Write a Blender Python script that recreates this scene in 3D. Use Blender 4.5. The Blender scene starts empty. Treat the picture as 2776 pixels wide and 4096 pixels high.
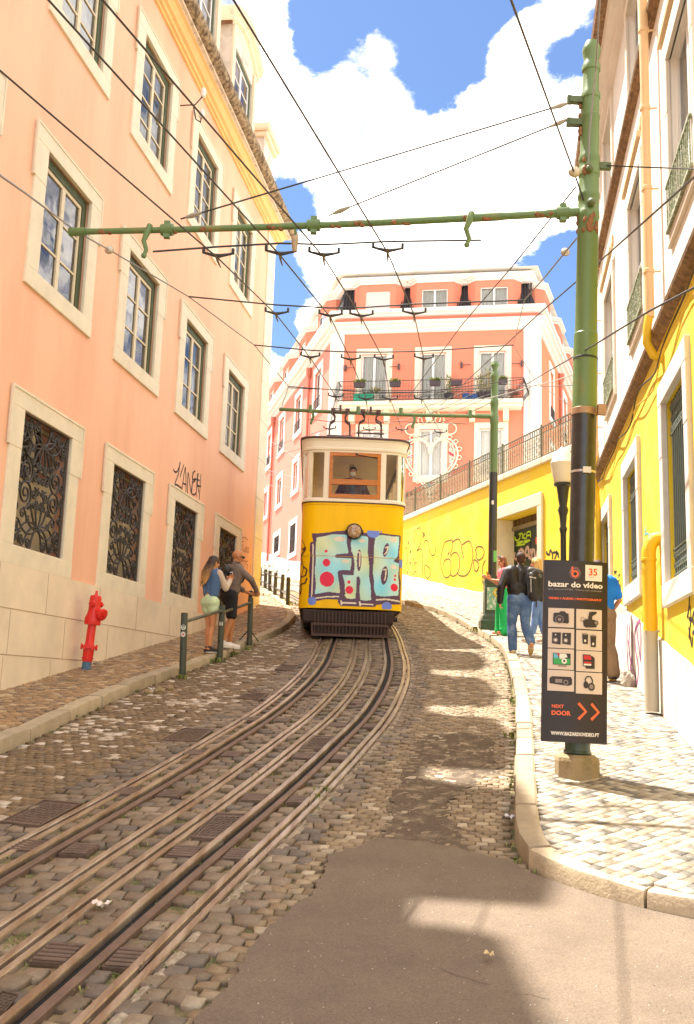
import bpy, bmesh, math, random
import numpy as np
from mathutils import Vector, Matrix, noise as mnoise
random.seed(7); rng = np.random.default_rng(7)
S = bpy.context.scene
C = S.collection
# ---------------------------------------------------------------- camera
F, PITCH, ROLL, CX, CY = 3982.0, .174, .032, 1388.0, 2048.0
cp, sp, cr, sr = math.cos(PITCH), math.sin(PITCH), math.cos(ROLL), math.sin(ROLL)
FWD = np.array([0, cp, sp]); UP0 = np.array([0, -sp, cp]); RT0 = np.array([1., 0, 0])
RT = cr*RT0 + sr*UP0; UP = -sr*RT0 + cr*UP0
cam = bpy.data.objects.new('camera', bpy.data.cameras.new('camera')); C.objects.link(cam)
cam.data.sensor_fit = 'VERTICAL'; cam.data.sensor_height = 36; cam.data.lens = F/4096*36
cam.data.clip_start = .05; cam.data.clip_end = 2000
cam.matrix_world = Matrix(((RT[0], UP[0], -FWD[0], 0), (RT[1], UP[1], -FWD[1], 0), (RT[2], UP[2], -FWD[2], 0), (0, 0, 0, 1)))
S.camera = cam
# ---------------------------------------------------------------- survey helpers (photo sight lines met with real planes)
def ray(u, v): return FWD + RT*(u-CX)/F - UP*(v-CY)/F
def inY(u, v, Y):
    r = ray(u, v); return Vector(r*(Y/r[1]))
KY = [(0, 0), (22, 0), (27, .25), (33, .5), (45, .3), (60, 0), (74, .39), (100, 1.2), (140, 2)]
def corr(Y):
    for (a, p), (b, q) in zip(KY, KY[1:]):
        if Y <= b:
            t = max(0, (Y-a)/(b-a)); t = t*t*(3-2*t); return p+(q-p)*t
    return 2
def gz(X, Y): return -2.076+.148*(X*math.sin(.16)+Y*math.cos(.16))+corr(Y)
def G(u, v, dz=0):
    r = ray(u, v); f = lambda t: r[2]*t-gz(r[0]*t, r[1]*t)-dz
    t = 2.
    while f(t) > 0 and t < 200: t += .25
    lo, hi = t-.25, t
    for _ in range(30):
        m = (lo+hi)/2
        if f(m) > 0: lo = m
        else: hi = m
    return Vector(r*lo)
def st(X, Y, az=.16): return X*math.sin(az)+Y*math.cos(az), X*math.cos(az)-Y*math.sin(az)
def ST(s, t, az=.16): return (s*math.sin(az)+t*math.cos(az), s*math.cos(az)-t*math.sin(az))
# ---------------------------------------------------------------- light
SUN_AZ, SUN_EL = math.radians(-45), math.radians(65)
S.view_settings.view_transform = 'Standard'; S.view_settings.look = 'None'; S.view_settings.gamma = 1
S.view_settings.exposure = 1.86
sl = bpy.data.lights.new('sun', 'SUN'); sl.energy = 3.7; sl.angle = math.radians(.55); sl.color = (1, .94, .84)
so = bpy.data.objects.new('sun', sl); C.objects.link(so)
sd = Vector((math.sin(SUN_AZ)*math.cos(SUN_EL), math.cos(SUN_AZ)*math.cos(SUN_EL), math.sin(SUN_EL)))
so.rotation_euler = sd.to_track_quat('Z', 'Y').to_euler(); so.location = (-10, 20, 40)
w = bpy.data.worlds.new('World'); S.world = w; w.use_nodes = True
nt = w.node_tree; N = nt.nodes; Lk = nt.links; N.clear()
out = N.new('ShaderNodeOutputWorld'); bg = N.new('ShaderNodeBackground'); Lk.new(bg.outputs[0], out.inputs[0])
sky = N.new('ShaderNodeTexSky'); sky.sky_type = 'NISHITA'; sky.sun_disc = False
sky.sun_elevation = SUN_EL; sky.sun_rotation = SUN_AZ % (2*math.pi); sky.air_density = 1.0; sky.dust_density = .4; sky.ozone_density = 2
bg.inputs[1].default_value = .145
tc = N.new('ShaderNodeTexCoord')
def math_(op, a, b=None, clamp=False):
    m = N.new('ShaderNodeMath'); m.operation = op; m.use_clamp = clamp
    for i, x in enumerate((a, b)):
        if x is None: continue
        if isinstance(x, (int, float)): m.inputs[i].default_value = x
        else: Lk.new(x, m.inputs[i])
    return m.outputs[0]
mp = N.new('ShaderNodeMapping'); mp.inputs['Scale'].default_value = (1, 1, 1.6); mp.inputs['Location'].default_value = (3.1, .4, 1.2)
Lk.new(tc.outputs['Generated'], mp.inputs[0])
n1 = N.new('ShaderNodeTexNoise'); n1.inputs['Scale'].default_value = 7.5; n1.inputs['Detail'].default_value = 9; n1.inputs['Roughness'].default_value = .68
n1.inputs['Distortion'].default_value = .25
Lk.new(mp.outputs[0], n1.inputs['Vector'])
n2 = N.new('ShaderNodeTexNoise'); n2.inputs['Scale'].default_value = 22; n2.inputs['Detail'].default_value = 5; Lk.new(mp.outputs[0], n2.inputs['Vector'])
n3 = N.new('ShaderNodeTexNoise'); n3.inputs['Scale'].default_value = 17; n3.inputs['Detail'].default_value = 6; n3.inputs['Roughness'].default_value = .6; Lk.new(tc.outputs['Generated'], n3.inputs['Vector'])
acc = None
# clearings and banks of the cloud cover, as directions in the sky (angular radius in radians, amount)
for (x, y, rad, amt) in [(955, 60, .05, -.36), (1060, 135, .05, -.42), (1230, 70, .05, -.26), (985, 225, .026, -.3), (1120, 20, .04, -.25), (735, 85, .032, -.48), (795, 15, .028, -.42), (890, 300, .016, -.24), (832, 180, .016, -.2), (1325, 105, .03, -.30), (700, 40, .018, -.3),
                         (660, 640, .055, -.42), (690, 470, .024, -.45), (650, 440, .02, -.4), (1255, 640, .04, -.40), (1265, 735, .03, -.34), (640, 790, .02, -.34), (1285, 565, .012, -.4), (1150, 105, .026, .62), (1205, 60, .014, .4), (1265, 38, .020, .55), (1185, 150, .012, .35),
                         (620, 60, .03, .2), (850, 110, .03, .24), (1100, 430, .13, .22), (850, 430, .09, .22), (720, 560, .03, .34), (700, 730, .014, .5), (620, 830, .022, .3), (800, 600, .06, .18), (1180, 270, .05, .22), (880, 220, .03, .12)]:
    r = Vector(ray(x*1.7625, y*1.7625)).normalized()
    dn = N.new('ShaderNodeVectorMath'); dn.operation = 'DISTANCE'; Lk.new(tc.outputs['Generated'], dn.inputs[0]); dn.inputs[1].default_value = r
    q = math_('DIVIDE', math_('ADD', dn.outputs['Value'], math_('MULTIPLY', math_('SUBTRACT', n3.outputs['Fac'], .5), min(rad*2.6, .11))), rad); q = math_('MULTIPLY', q, q); q = math_('MULTIPLY', q, -1); q = math_('EXPONENT', q)
    q = math_('MULTIPLY', q, amt); acc = q if acc is None else math_('ADD', acc, q)
v = math_('ADD', n1.outputs['Fac'], acc); v = math_('ADD', v, math_('MULTIPLY', math_('SUBTRACT', n2.outputs['Fac'], .5), .30))
mr = N.new('ShaderNodeMapRange'); mr.interpolation_type = 'SMOOTHSTEP'; mr.inputs['From Min'].default_value = .38; mr.inputs['From Max'].default_value = .60; Lk.new(v, mr.inputs['Value'])
skc = N.new('ShaderNodeMixRGB'); skc.blend_type = 'MULTIPLY'; skc.inputs[0].default_value = 1; skc.inputs[2].default_value = (.30, .335, .385, 1); Lk.new(sky.outputs[0], skc.inputs[1])
cc = N.new('ShaderNodeMixRGB'); cc.inputs[1].default_value = (1.75, 1.85, 2.05, 1); cc.inputs[2].default_value = (7.2, 6.8, 6.3, 1)
cs = N.new('ShaderNodeTexNoise'); cs.inputs['Scale'].default_value = 6.5; cs.inputs['Detail'].default_value = 7; cs.inputs['Roughness'].default_value = .6; Lk.new(tc.outputs['Generated'], cs.inputs['Vector'])
cr_ = N.new('ShaderNodeMapRange'); cr_.interpolation_type = 'SMOOTHSTEP'; cr_.inputs['From Min'].default_value = .33; cr_.inputs['From Max'].default_value = .52; Lk.new(cs.outputs['Fac'], cr_.inputs['Value']); Lk.new(cr_.outputs[0], cc.inputs[0])
mx = N.new('ShaderNodeMixRGB'); Lk.new(mr.outputs[0], mx.inputs[0]); Lk.new(skc.outputs[0], mx.inputs[1]); Lk.new(cc.outputs[0], mx.inputs[2])
Lk.new(mx.outputs[0], bg.inputs[0])
# ---------------------------------------------------------------- materials
MATS = {}
def mat(name, col=None, rough=.8, var=.12, scale=3., bump=.0, bscale=40., metal=0., spec=.5, attr=None, col2=None, stretch=None, emit=None, ramp=(.35, .65), fine=.0):
    if name in MATS: return MATS[name]
    m = bpy.data.materials.new(name); m.use_nodes = True; n = m.node_tree.nodes; l = m.node_tree.links
    b = n['Principled BSDF']; b.inputs['Roughness'].default_value = rough; b.inputs['Metallic'].default_value = metal
    b.inputs['Specular IOR Level'].default_value = spec
    t = n.new('ShaderNodeTexCoord'); vec = t.outputs['Object']
    if stretch:
        mpp = n.new('ShaderNodeMapping'); mpp.inputs['Scale'].default_value = stretch; l.new(vec, mpp.inputs[0]); vec = mpp.outputs[0]
    if attr:
        a = n.new('ShaderNodeAttribute'); a.attribute_name = attr; base = a.outputs['Color']
    else:
        rg = n.new('ShaderNodeRGB'); rg.outputs[0].default_value = (*col, 1); base = rg.outputs[0]
    if var or col2:
        nz = n.new('ShaderNodeTexNoise'); nz.inputs['Scale'].default_value = scale; nz.inputs['Detail'].default_value = 8; nz.inputs['Roughness'].default_value = .65; l.new(vec, nz.inputs['Vector'])
        mrr = n.new('ShaderNodeMapRange'); mrr.inputs['From Min'].default_value = ramp[0]; mrr.inputs['From Max'].default_value = ramp[1]; l.new(nz.outputs['Fac'], mrr.inputs['Value'])
        mxx = n.new('ShaderNodeMixRGB')
        l.new(mrr.outputs[0], mxx.inputs[0]); l.new(base, mxx.inputs[1])
        if col2: mxx.inputs[2].default_value = (*col2, 1)
        else:
            mm = n.new('ShaderNodeMixRGB'); mm.blend_type = 'MULTIPLY'; mm.inputs[0].default_value = 1; l.new(base, mm.inputs[1]); mm.inputs[2].default_value = (1-var, 1-var, 1-var, 1)
            l.new(mm.outputs[0], mxx.inputs[2])
        base = mxx.outputs[0]
    if fine:
        nf = n.new('ShaderNodeTexNoise'); nf.inputs['Scale'].default_value = 90; nf.inputs['Detail'].default_value = 3; l.new(t.outputs['Object'], nf.inputs['Vector'])
        mf = n.new('ShaderNodeMapRange'); mf.inputs['From Min'].default_value = .3; mf.inputs['From Max'].default_value = .7; mf.inputs['To Min'].default_value = 1-fine; mf.inputs['To Max'].default_value = 1+fine; l.new(nf.outputs['Fac'], mf.inputs['Value'])
        m2 = n.new('ShaderNodeMixRGB'); m2.blend_type = 'MULTIPLY'; m2.inputs[0].default_value = 1; l.new(base, m2.inputs[1]); l.new(mf.outputs[0], m2.inputs[2]); base = m2.outputs[0]
    l.new(base, b.inputs['Base Color'])
    if bump:
        nb = n.new('ShaderNodeTexNoise'); nb.inputs['Scale'].default_value = bscale; nb.inputs['Detail'].default_value = 6; l.new(t.outputs['Object'], nb.inputs['Vector'])
        bp = n.new('ShaderNodeBump'); bp.inputs['Strength'].default_value = bump; bp.inputs['Distance'].default_value = .02; l.new(nb.outputs['Fac'], bp.inputs['Height']); l.new(bp.outputs[0], b.inputs['Normal'])
    if emit:
        b.inputs['Emission Color'].default_value = (*emit[:3], 1); b.inputs['Emission Strength'].default_value = emit[3]
    MATS[name] = m; return m
def glassmat(name, tint=(1, 1, 1), refl=1.0, ior=1.5, wob=0.0):
    m = bpy.data.materials.new(name); m.use_nodes = True; n = m.node_tree.nodes; l = m.node_tree.links; n.clear()
    o = n.new('ShaderNodeOutputMaterial'); tr = n.new('ShaderNodeBsdfTransparent'); tr.inputs[0].default_value = (*tint, 1)
    g = n.new('ShaderNodeBsdfGlossy'); g.inputs['Roughness'].default_value = .02; fr = n.new('ShaderNodeFresnel'); fr.inputs['IOR'].default_value = ior
    x = n.new('ShaderNodeMixShader'); l.new(fr.outputs[0], x.inputs[0]); l.new(tr.outputs[0], x.inputs[1]); l.new(g.outputs[0], x.inputs[2]); l.new(x.outputs[0], o.inputs[0])
    if wob:
        t = n.new('ShaderNodeTexCoord'); nb = n.new('ShaderNodeTexNoise'); nb.inputs['Scale'].default_value = 2.2; l.new(t.outputs['Object'], nb.inputs['Vector'])
        bp = n.new('ShaderNodeBump'); bp.inputs['Strength'].default_value = wob; bp.inputs['Distance'].default_value = .05; l.new(nb.outputs['Fac'], bp.inputs['Height']); l.new(bp.outputs[0], g.inputs['Normal'])
    MATS[name] = m; return m
# ---------------------------------------------------------------- mesh builder
class MB:
    def __init__(s): s.v = []; s.f = []; s.m = []; s.c = []; s.xf = None; s.mi = 0; s.col = None; s.fc = []
    def add(s, vs, fs):
        o = len(s.v)
        if s.xf is not None: vs = [tuple(s.xf @ Vector(p)) for p in vs]
        s.v += [tuple(p) for p in vs]; s.f += [tuple(o+i for i in f) for f in fs]; s.m += [s.mi]*len(fs)
        if s.col is not None: s.c += [s.col]*len(vs)
        return s
    def box(s, x0, x1, y0, y1, z0, z1):
        return s.add([(x0, y0, z0), (x1, y0, z0), (x1, y1, z0), (x0, y1, z0), (x0, y0, z1), (x1, y0, z1), (x1, y1, z1), (x0, y1, z1)],
                     [(3, 2, 1, 0), (4, 5, 6, 7), (0, 1, 5, 4), (1, 2, 6, 5), (2, 3, 7, 6), (3, 0, 4, 7)])
    def bbox(s, x0, x1, y0, y1, z0, z1, b=.01):   # box with chamfered vertical+top edges
        b = min(b, (x1-x0)/3, (y1-y0)/3, (z1-z0)/3)
        def ring(e, z): return [(x0+e, y0+b*1.0, z), (x0+b, y0+e, z), (x1-b, y0+e, z), (x1-e, y0+b, z), (x1-e, y1-b, z), (x1-b, y1-e, z), (x0+b, y1-e, z), (x0+e, y1-b, z)]
        R = [ring(b*.6, z0), ring(0, z0+b), ring(0, z1-b), ring(b*.6, z1)]
        vs = sum(R, []); fs = []
        for k in range(3):
            for i in range(8): j = (i+1) % 8; fs.append((k*8+i, k*8+j, k*8+8+j, k*8+8+i))
        fs += [tuple(range(7, -1, -1)), tuple(range(24, 32))]
        return s.add(vs, fs)
    def quad(s, a, b, c, d): return s.add([a, b, c, d], [(0, 1, 2, 3)])
    def prism(s, poly, a, b, axis='y'):   # polygon in (x,z) extruded a..b along y, or (x,y) along z, or (y,z) along x
        k = len(poly)
        f = {'y': lambda p, t: (p[0], t, p[1]), 'z': lambda p, t: (p[0], p[1], t), 'x': lambda p, t: (t, p[0], p[1])}[axis]
        vs = [f(p, a) for p in poly]+[f(p, b) for p in poly]
        return s.add(vs, [tuple(range(k)), tuple(range(2*k-1, k-1, -1))]+[(i, i+k, (i+1) % k+k, (i+1) % k) for i in range(k)])
    def tube(s, pts, r, n=8, cap=True, closed=False):
        pts = [Vector(p) for p in pts]; k = len(pts)
        rs = r if isinstance(r, (list, tuple)) else [r]*k
        vs = []; fs = []; prev = None
        for i, p in enumerate(pts):
            a = pts[i-1] if (i or closed) else p; b = pts[(i+1) % k] if (i < k-1 or closed) else p
            d = (b-a)
            if d.length < 1e-9: d = Vector((0, 0, 1))
            d.normalize()
            if prev is None:
                u = d.orthogonal().normalized()
            else:
                u = prev-d*prev.dot(d)
                u = u.normalized() if u.length > 1e-6 else d.orthogonal().normalized()
            prev = u; w_ = d.cross(u)
            for j in range(n):
                t = 2*math.pi*j/n; vs.append(p+(u*math.cos(t)+w_*math.sin(t))*rs[i])
        for i in range(k if closed else k-1):
            o = i*n; q = ((i+1) % k)*n
            for j in range(n): fs.append((o+j, o+(j+1) % n, q+(j+1) % n, q+j))
        if cap and not closed: fs += [tuple(range(n-1, -1, -1)), tuple(range((k-1)*n, k*n))]
        return s.add(vs, fs)
    def lathe(s, prof, c=(0, 0, 0), n=16, cap=True):   # prof: (r,z)
        vs = []; fs = []
        for (r, z) in prof:
            for j in range(n):
                t = 2*math.pi*j/n; vs.append((c[0]+r*math.cos(t), c[1]+r*math.sin(t), c[2]+z))
        for i in range(len(prof)-1):
            for j in range(n): fs.append((i*n+j, i*n+(j+1) % n, (i+1)*n+(j+1) % n, (i+1)*n+j))
        if cap: fs += [tuple(range(n-1, -1, -1)), tuple(range((len(prof)-1)*n, len(prof)*n))]
        return s.add(vs, fs)
    def ball(s, c, r, n=10, m=8):
        rr = r if isinstance(r, (tuple, list)) else (r, r, r)
        vs = []; fs = []
        for i in range(m+1):
            ph = math.pi*i/m
            for j in range(n):
                t = 2*math.pi*j/n; vs.append((c[0]+rr[0]*math.sin(ph)*math.cos(t), c[1]+rr[1]*math.sin(ph)*math.sin(t), c[2]-rr[2]*math.cos(ph)))
        for i in range(m):
            for j in range(n): fs.append((i*n+j, i*n+(j+1) % n, (i+1)*n+(j+1) % n, (i+1)*n+j))
        return s.add(vs, fs)
    def strip(s, sections):  # list of equal-length point rows
        k = len(sections[0]); vs = sum([list(x) for x in sections], []); fs = []
        for i in range(len(sections)-1):
            for j in range(k-1): fs.append((i*k+j, i*k+j+1, (i+1)*k+j+1, (i+1)*k+j))
        return s.add(vs, fs)
    def build(s, name, mats, parent=None, smooth=False, fix=True):
        me = bpy.data.meshes.new(name); me.from_pydata(s.v, [], s.f)
        for m_ in (mats if isinstance(mats, (list, tuple)) else [mats]): me.materials.append(m_)
        if len(set(s.m)) > 1: me.polygons.foreach_set('material_index', s.m)
        if s.c:
            a = me.color_attributes.new('Col', 'FLOAT_COLOR', 'POINT')
            a.data.foreach_set('color', np.array([(*c[:3], 1) for c in s.c], dtype=np.float32).ravel())
        if fix:
            bm = bmesh.new(); bm.from_mesh(me); bmesh.ops.recalc_face_normals(bm, faces=bm.faces); bm.to_mesh(me); bm.free()
        if smooth:
            me.polygons.foreach_set('use_smooth', [True]*len(me.polygons))
            try: me.set_sharp_from_angle(angle=math.radians(38))
            except Exception: pass
        me.update()
        o = bpy.data.objects.new(name, me); C.objects.link(o)
        if parent: o.parent = parent
        return o
def tag(o, label=None, cat=None, group=None, kind=None):
    if label: o['label'] = label
    if cat: o['category'] = cat
    if group: o['group'] = group
    if kind: o['kind'] = kind
    return o
def thing(name, label, cat, loc=(0, 0, 0), rot=0, group=None):
    o = bpy.data.objects.new(name, None); C.objects.link(o); o.location = loc; o.rotation_euler = (0, 0, rot); o.empty_display_size = .2
    return tag(o, label, cat, group)
def dup(o, parent=None):
    c = o.copy(); C.objects.link(c)
    if parent is not None: c.parent = parent
    for ch in list(o.children): dup(ch, c)
    return c
def inv_pt(root, P):   # world point to a root's local frame (z-rotation only)
    d = Vector(P)-Vector(root.location); a = -root.rotation_euler[2]
    return Vector((d.x*math.cos(a)-d.y*math.sin(a), d.x*math.sin(a)+d.y*math.cos(a), d.z))
def stroke(mb, pts, wd, f, depth=.003, closed=False):   # flat painted line; f(a,b,depth)->3d
    P = [Vector((p[0], p[1])) for p in pts]; L_ = []; R_ = []
    k = len(P)
    for i, p in enumerate(P):
        a = P[i-1] if i or closed else p; b = P[(i+1) % k] if i < k-1 or closed else p
        d = (b-a); d = d.normalized() if d.length > 1e-9 else Vector((1, 0))
        n = Vector((-d.y, d.x))*wd/2; w_ = wd
        L_.append(f(*(p+n), depth)); R_.append(f(*(p-n), depth))
    vs = L_+R_; fs = [(i, i+1, k+i+1, k+i) for i in range(k-1)]
    if closed: fs.append((k-1, 0, k, 2*k-1))
    mb.add(vs, fs)
def smooth_pts(pts, n=6, closed=False):   # catmull-rom
    P = [Vector(p) for p in pts]; k = len(P); o = []
    rngk = range(k if closed else k-1)
    for i in rngk:
        p0 = P[(i-1) % k] if (i or closed) else P[0]; p1 = P[i]; p2 = P[(i+1) % k]; p3 = P[(i+2) % k] if (i+2 < k or closed) else P[-1]
        for j in range(n):
            t = j/n; o.append(.5*((2*p1)+(p2-p0)*t+(2*p0-5*p1+4*p2-p3)*t*t+(3*p1-p0-3*p2+p3)*t**3))
    if not closed: o.append(P[-1])
    return o
def text_mesh(txt, size, f, name, m, parent, depth=.003, align='LEFT', bold=0.0, xs=1.0):
    cu = bpy.data.curves.new('t', 'FONT'); cu.body = txt; cu.size = size; cu.align_x = align; cu.offset = bold; cu.resolution_u = 3
    o = bpy.data.objects.new('t', cu); C.objects.link(o)
    bpy.context.view_layer.update()
    me = bpy.data.meshes.new_from_object(o.evaluated_get(bpy.context.evaluated_depsgraph_get()))
    bpy.data.objects.remove(o); me.name = name
    bm = bmesh.new(); bm.from_mesh(me); bmesh.ops.triangulate(bm, faces=bm.faces)
    for v_ in bm.verts: v_.co = Vector(f(v_.co.x*xs, v_.co.y, depth))
    bm.to_mesh(me); bm.free(); me.materials.clear(); me.materials.append(m)
    ob = bpy.data.objects.new(name, me); C.objects.link(ob); ob.parent = parent; return ob
def pip(px, py, poly):
    px = np.asarray(px, float); py = np.asarray(py, float); ins = np.zeros(px.shape, bool); k = len(poly)
    for i in range(k):
        x0, y0 = poly[i][:2]; x1, y1 = poly[(i+1) % k][:2]
        if y0 == y1: continue
        c = ((y0 > py) != (y1 > py)) & (px < (x1-x0)*(py-y0)/(y1-y0)+x0); ins ^= c
    return ins
def paintgrid(name, W, H, nx, ny, fn, f, m, parent, depth=.004):   # fn(x,y)->rgb arrays ; f(x,y,depth)->3d ; mask -1 in r removes
    xs = np.linspace(W[0], W[1], nx); ys = np.linspace(H[0], H[1], ny); X, Y = np.meshgrid(xs, ys)
    col = fn(X, Y)
    vs = [f(float(a), float(b), depth) for a, b in zip(X.ravel(), Y.ravel())]
    keep = (col[..., 0] >= 0); fs = []
    for j in range(ny-1):
        for i in range(nx-1):
            if keep[j, i] and keep[j, i+1] and keep[j+1, i] and keep[j+1, i+1]: fs.append((j*nx+i, j*nx+i+1, (j+1)*nx+i+1, (j+1)*nx+i))
    me = bpy.data.meshes.new(name); me.from_pydata(vs, [], fs)
    a = me.color_attributes.new('Col', 'FLOAT_COLOR', 'POINT'); cc_ = np.ones((nx*ny, 4), np.float32); cc_[:, :3] = np.clip(col, 0, 1).reshape(-1, 3)
    a.data.foreach_set('color', cc_.ravel()); me.materials.append(m)
    bm = bmesh.new(); bm.from_mesh(me); bmesh.ops.delete(bm, geom=[v_ for v_ in bm.verts if not v_.link_faces], context='VERTS'); bm.to_mesh(me); bm.free()
    o = bpy.data.objects.new(name, me); C.objects.link(o); o.parent = parent; return o
def D(x, y): return x*1.7625, y*1.7625
# palette
stone = mat('limestone', (.82, .72, .54), .8, .14, 2.5, .12, 60, fine=.05)
stone_white = mat('pale_stone', (.78, .73, .66), .8, .12, 2.0, .12, 60, fine=.06)
peach = mat('peach_plaster', (.88, .505, .33), .85, .10, .8, .10, 60, stretch=(1, 1, .22), fine=.04, col2=(.78, .41, .26), ramp=(.45, .7))
yellow = mat('yellow_plaster', (.90, .66, .03), .85, .16, 1.3, .35, 14, fine=.05, col2=(.84, .62, .12), ramp=(.45, .75))
cream = mat('cream_plaster', (.82, .74, .60), .85, .10, 1.2, .08, 50, stretch=(2, 2, .3))
salmon = mat('salmon_plaster', (.73, .225, .135), .85, .06, .8, .05, 60)
white = mat('white_paint', (.8, .78, .74), .6, .06, 3)
trim = mat('white_trim', (.80, .75, .68), .7, .10, 1.5, stretch=(1, 1, 3))
ochre = mat('ochre_moulding', (.84, .56, .22), .8, .12, 2)
stained = mat('stained_gutter', (.45, .33, .19), .9, .1, 9, .4, 30, col2=(.10, .06, .03), ramp=(.38, .6))
wood_cream = mat('cream_joinery', (.74, .62, .42), .6, .12, 8)
greenfr = mat('green_frame', (.055, .075, .03), .6, .3, 6, col2=(.14, .14, .07), ramp=(.5, .8))
iron = mat('black_iron', (.035, .028, .024), .5, .2, 10, .1, 80)
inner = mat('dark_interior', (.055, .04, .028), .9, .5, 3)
glass = glassmat('window_glass', (.75, .78, .8), ior=2.3, wob=.06)
clear = glassmat('clear_glass', (.93, .94, .9), ior=1.45)
curtain = mat('curtain', (.78, .77, .75), .9, .3, 9, stretch=(3, 3, .2))
tile = mat('dark_tile', (.035, .028, .03), .7, .4, 6, .2, 40)
vcol = mat('painted_colours', (1, 1, 1), .6, 0, attr='Col')
black = mat('black_paint', (.02, .018, .018), .6, 0)
# ================================================================ GROUND
def itp(tab, s):
    if s <= tab[0][0]: return tab[0][1]
    for (a, p), (b, q) in zip(tab, tab[1:]):
        if s <= b: return p+(q-p)*(s-a)/(b-a)
    return tab[-1][1]
def densify(tab, n=8):
    o = smooth_pts([(a, b) for a, b in tab], n); return [(p[0], p[1]) for p in o]
KLt = densify([(-14, -4.6), (0, -4.65), (9.16, -4.76), (11.04, -4.86), (13.63, -4.93), (16.5, -4.82), (19.1, -4.87), (21.5, -4.9), (23.2, -4.98), (24.2, -5.13), (25.0, -5.4), (27.6, -6.2), (30.1, -7.3), (33, -8.7), (45, -14.2), (60, -21), (75, -27)])
KRt = densify([(5.0, 30), (5.2, 14), (5.35, 7), (5.55, 3), (5.75, 1.6), (5.95, 1.0), (6.2, .55), (6.56, .22), (7.03, .08), (8.33, .08), (11.6, .13), (14.5, .12), (17.4, .04), (19.78, -.14), (22, -.48), (23.95, -1.0), (25.9, -1.75), (27.9, -2.72), (32, -4.9), (36, -7.4), (48, -11.4), (60, -15.3), (75, -20)])
SLt = densify([(-12, -3.1), (0, -2.36), (3, -2.12), (4.25, -2.03), (6.05, -1.92), (8.2, -1.76), (10.1, -1.67), (12, -1.62), (14.5, -1.71), (16.8, -1.92), (18.9, -2.2), (21.2, -2.52), (23.4, -2.92), (26, -3.75), (29, -5.0), (33, -6.9), (40, -10.4), (50, -14.8), (62, -19.6), (75, -24.5)])
def kl(s): return itp(KLt, s)
def kr(s): return itp(KRt, s) if s > 5.0 else 60
def slot(s): return itp(SLt, s)
LW_X0, LW_AZ = -6.3, .152
def wl(s):   # left wall line in t
    if s > 26.9: return -60
    return -6.3*math.cos(.16)+0*s-.008*s
def wr(s):
    if s < 6.2: return 60
    if s < 21.9: return 1.79
    q = (s-21.9)*1.13; X, Y = 5.29-.2955*q, 21.5+.955*q
    return st(X, Y)[1]
cob_bed = mat('mortar_bed', (.25, .18, .095), .95, .4, 9, .5, 60, col2=(.085, .10, .03), ramp=(.45, .6))
cob_far = bpy.data.materials.new('cobbles_far')
def voro_mat(m, cA, cB, cG, scale, sx=1.0):
    m.use_nodes = True; n = m.node_tree.nodes; l = m.node_tree.links; b = n['Principled BSDF']; b.inputs['Roughness'].default_value = .8
    t = n.new('ShaderNodeTexCoord'); mp_ = n.new('ShaderNodeMapping'); mp_.inputs['Scale'].default_value = (1, sx, 1); l.new(t.outputs['Object'], mp_.inputs[0])
    vo = n.new('ShaderNodeTexVoronoi'); vo.inputs['Scale'].default_value = scale; vo.inputs['Randomness'].default_value = .7; l.new(mp_.outputs[0], vo.inputs['Vector'])
    ve = n.new('ShaderNodeTexVoronoi'); ve.feature = 'DISTANCE_TO_EDGE'; ve.inputs['Scale'].default_value = scale; ve.inputs['Randomness'].default_value = .7; l.new(mp_.outputs[0], ve.inputs['Vector'])
    sx_ = n.new('ShaderNodeSeparateColor'); l.new(vo.outputs['Color'], sx_.inputs[0])
    a = n.new('ShaderNodeMixRGB'); a.inputs[1].default_value = (*cA, 1); a.inputs[2].default_value = (*cB, 1); l.new(sx_.outputs[0], a.inputs[0])
    r = n.new('ShaderNodeMapRange'); r.inputs['From Max'].default_value = .09; l.new(ve.outputs['Distance'], r.inputs['Value'])
    c = n.new('ShaderNodeMixRGB'); c.inputs[1].default_value = (*cG, 1); l.new(r.outputs[0], c.inputs[0]); l.new(a.outputs[0], c.inputs[2]); l.new(c.outputs[0], b.inputs['Base Color'])
    bp = n.new('ShaderNodeBump'); bp.inputs['Distance'].default_value = .02; l.new(r.outputs[0], bp.inputs['Height']); l.new(bp.outputs[0], b.inputs['Normal'])
    return m
voro_mat(cob_far, (.46, .40, .32), (.30, .25, .19), (.16, .14, .09), 7)
pav_bed = mat('pavement_bed', (.26, .20, .13), .95, .3, 12, .4, 70, col2=(.16, .13, .08), ramp=(.4, .7))
pav_bed2 = mat('pavement_bed_left', (.34, .26, .17), .95, .3, 12, .4, 70)
def sheet(name, ss, tf0, tf1, nt_, dz, m, kind='structure', zf=None):
    mb = MB(); rows = []
    for s in ss:
        a, b = tf0(s), tf1(s); row = []
        for k in range(nt_+1):
            t = a+(b-a)*k/nt_; X, Y = ST(s, t); row.append((X, Y, gz(X, Y)+dz))
        rows.append(row)
    mb.strip(rows); return tag(mb.build(name, m, fix=False), kind=kind)
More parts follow.
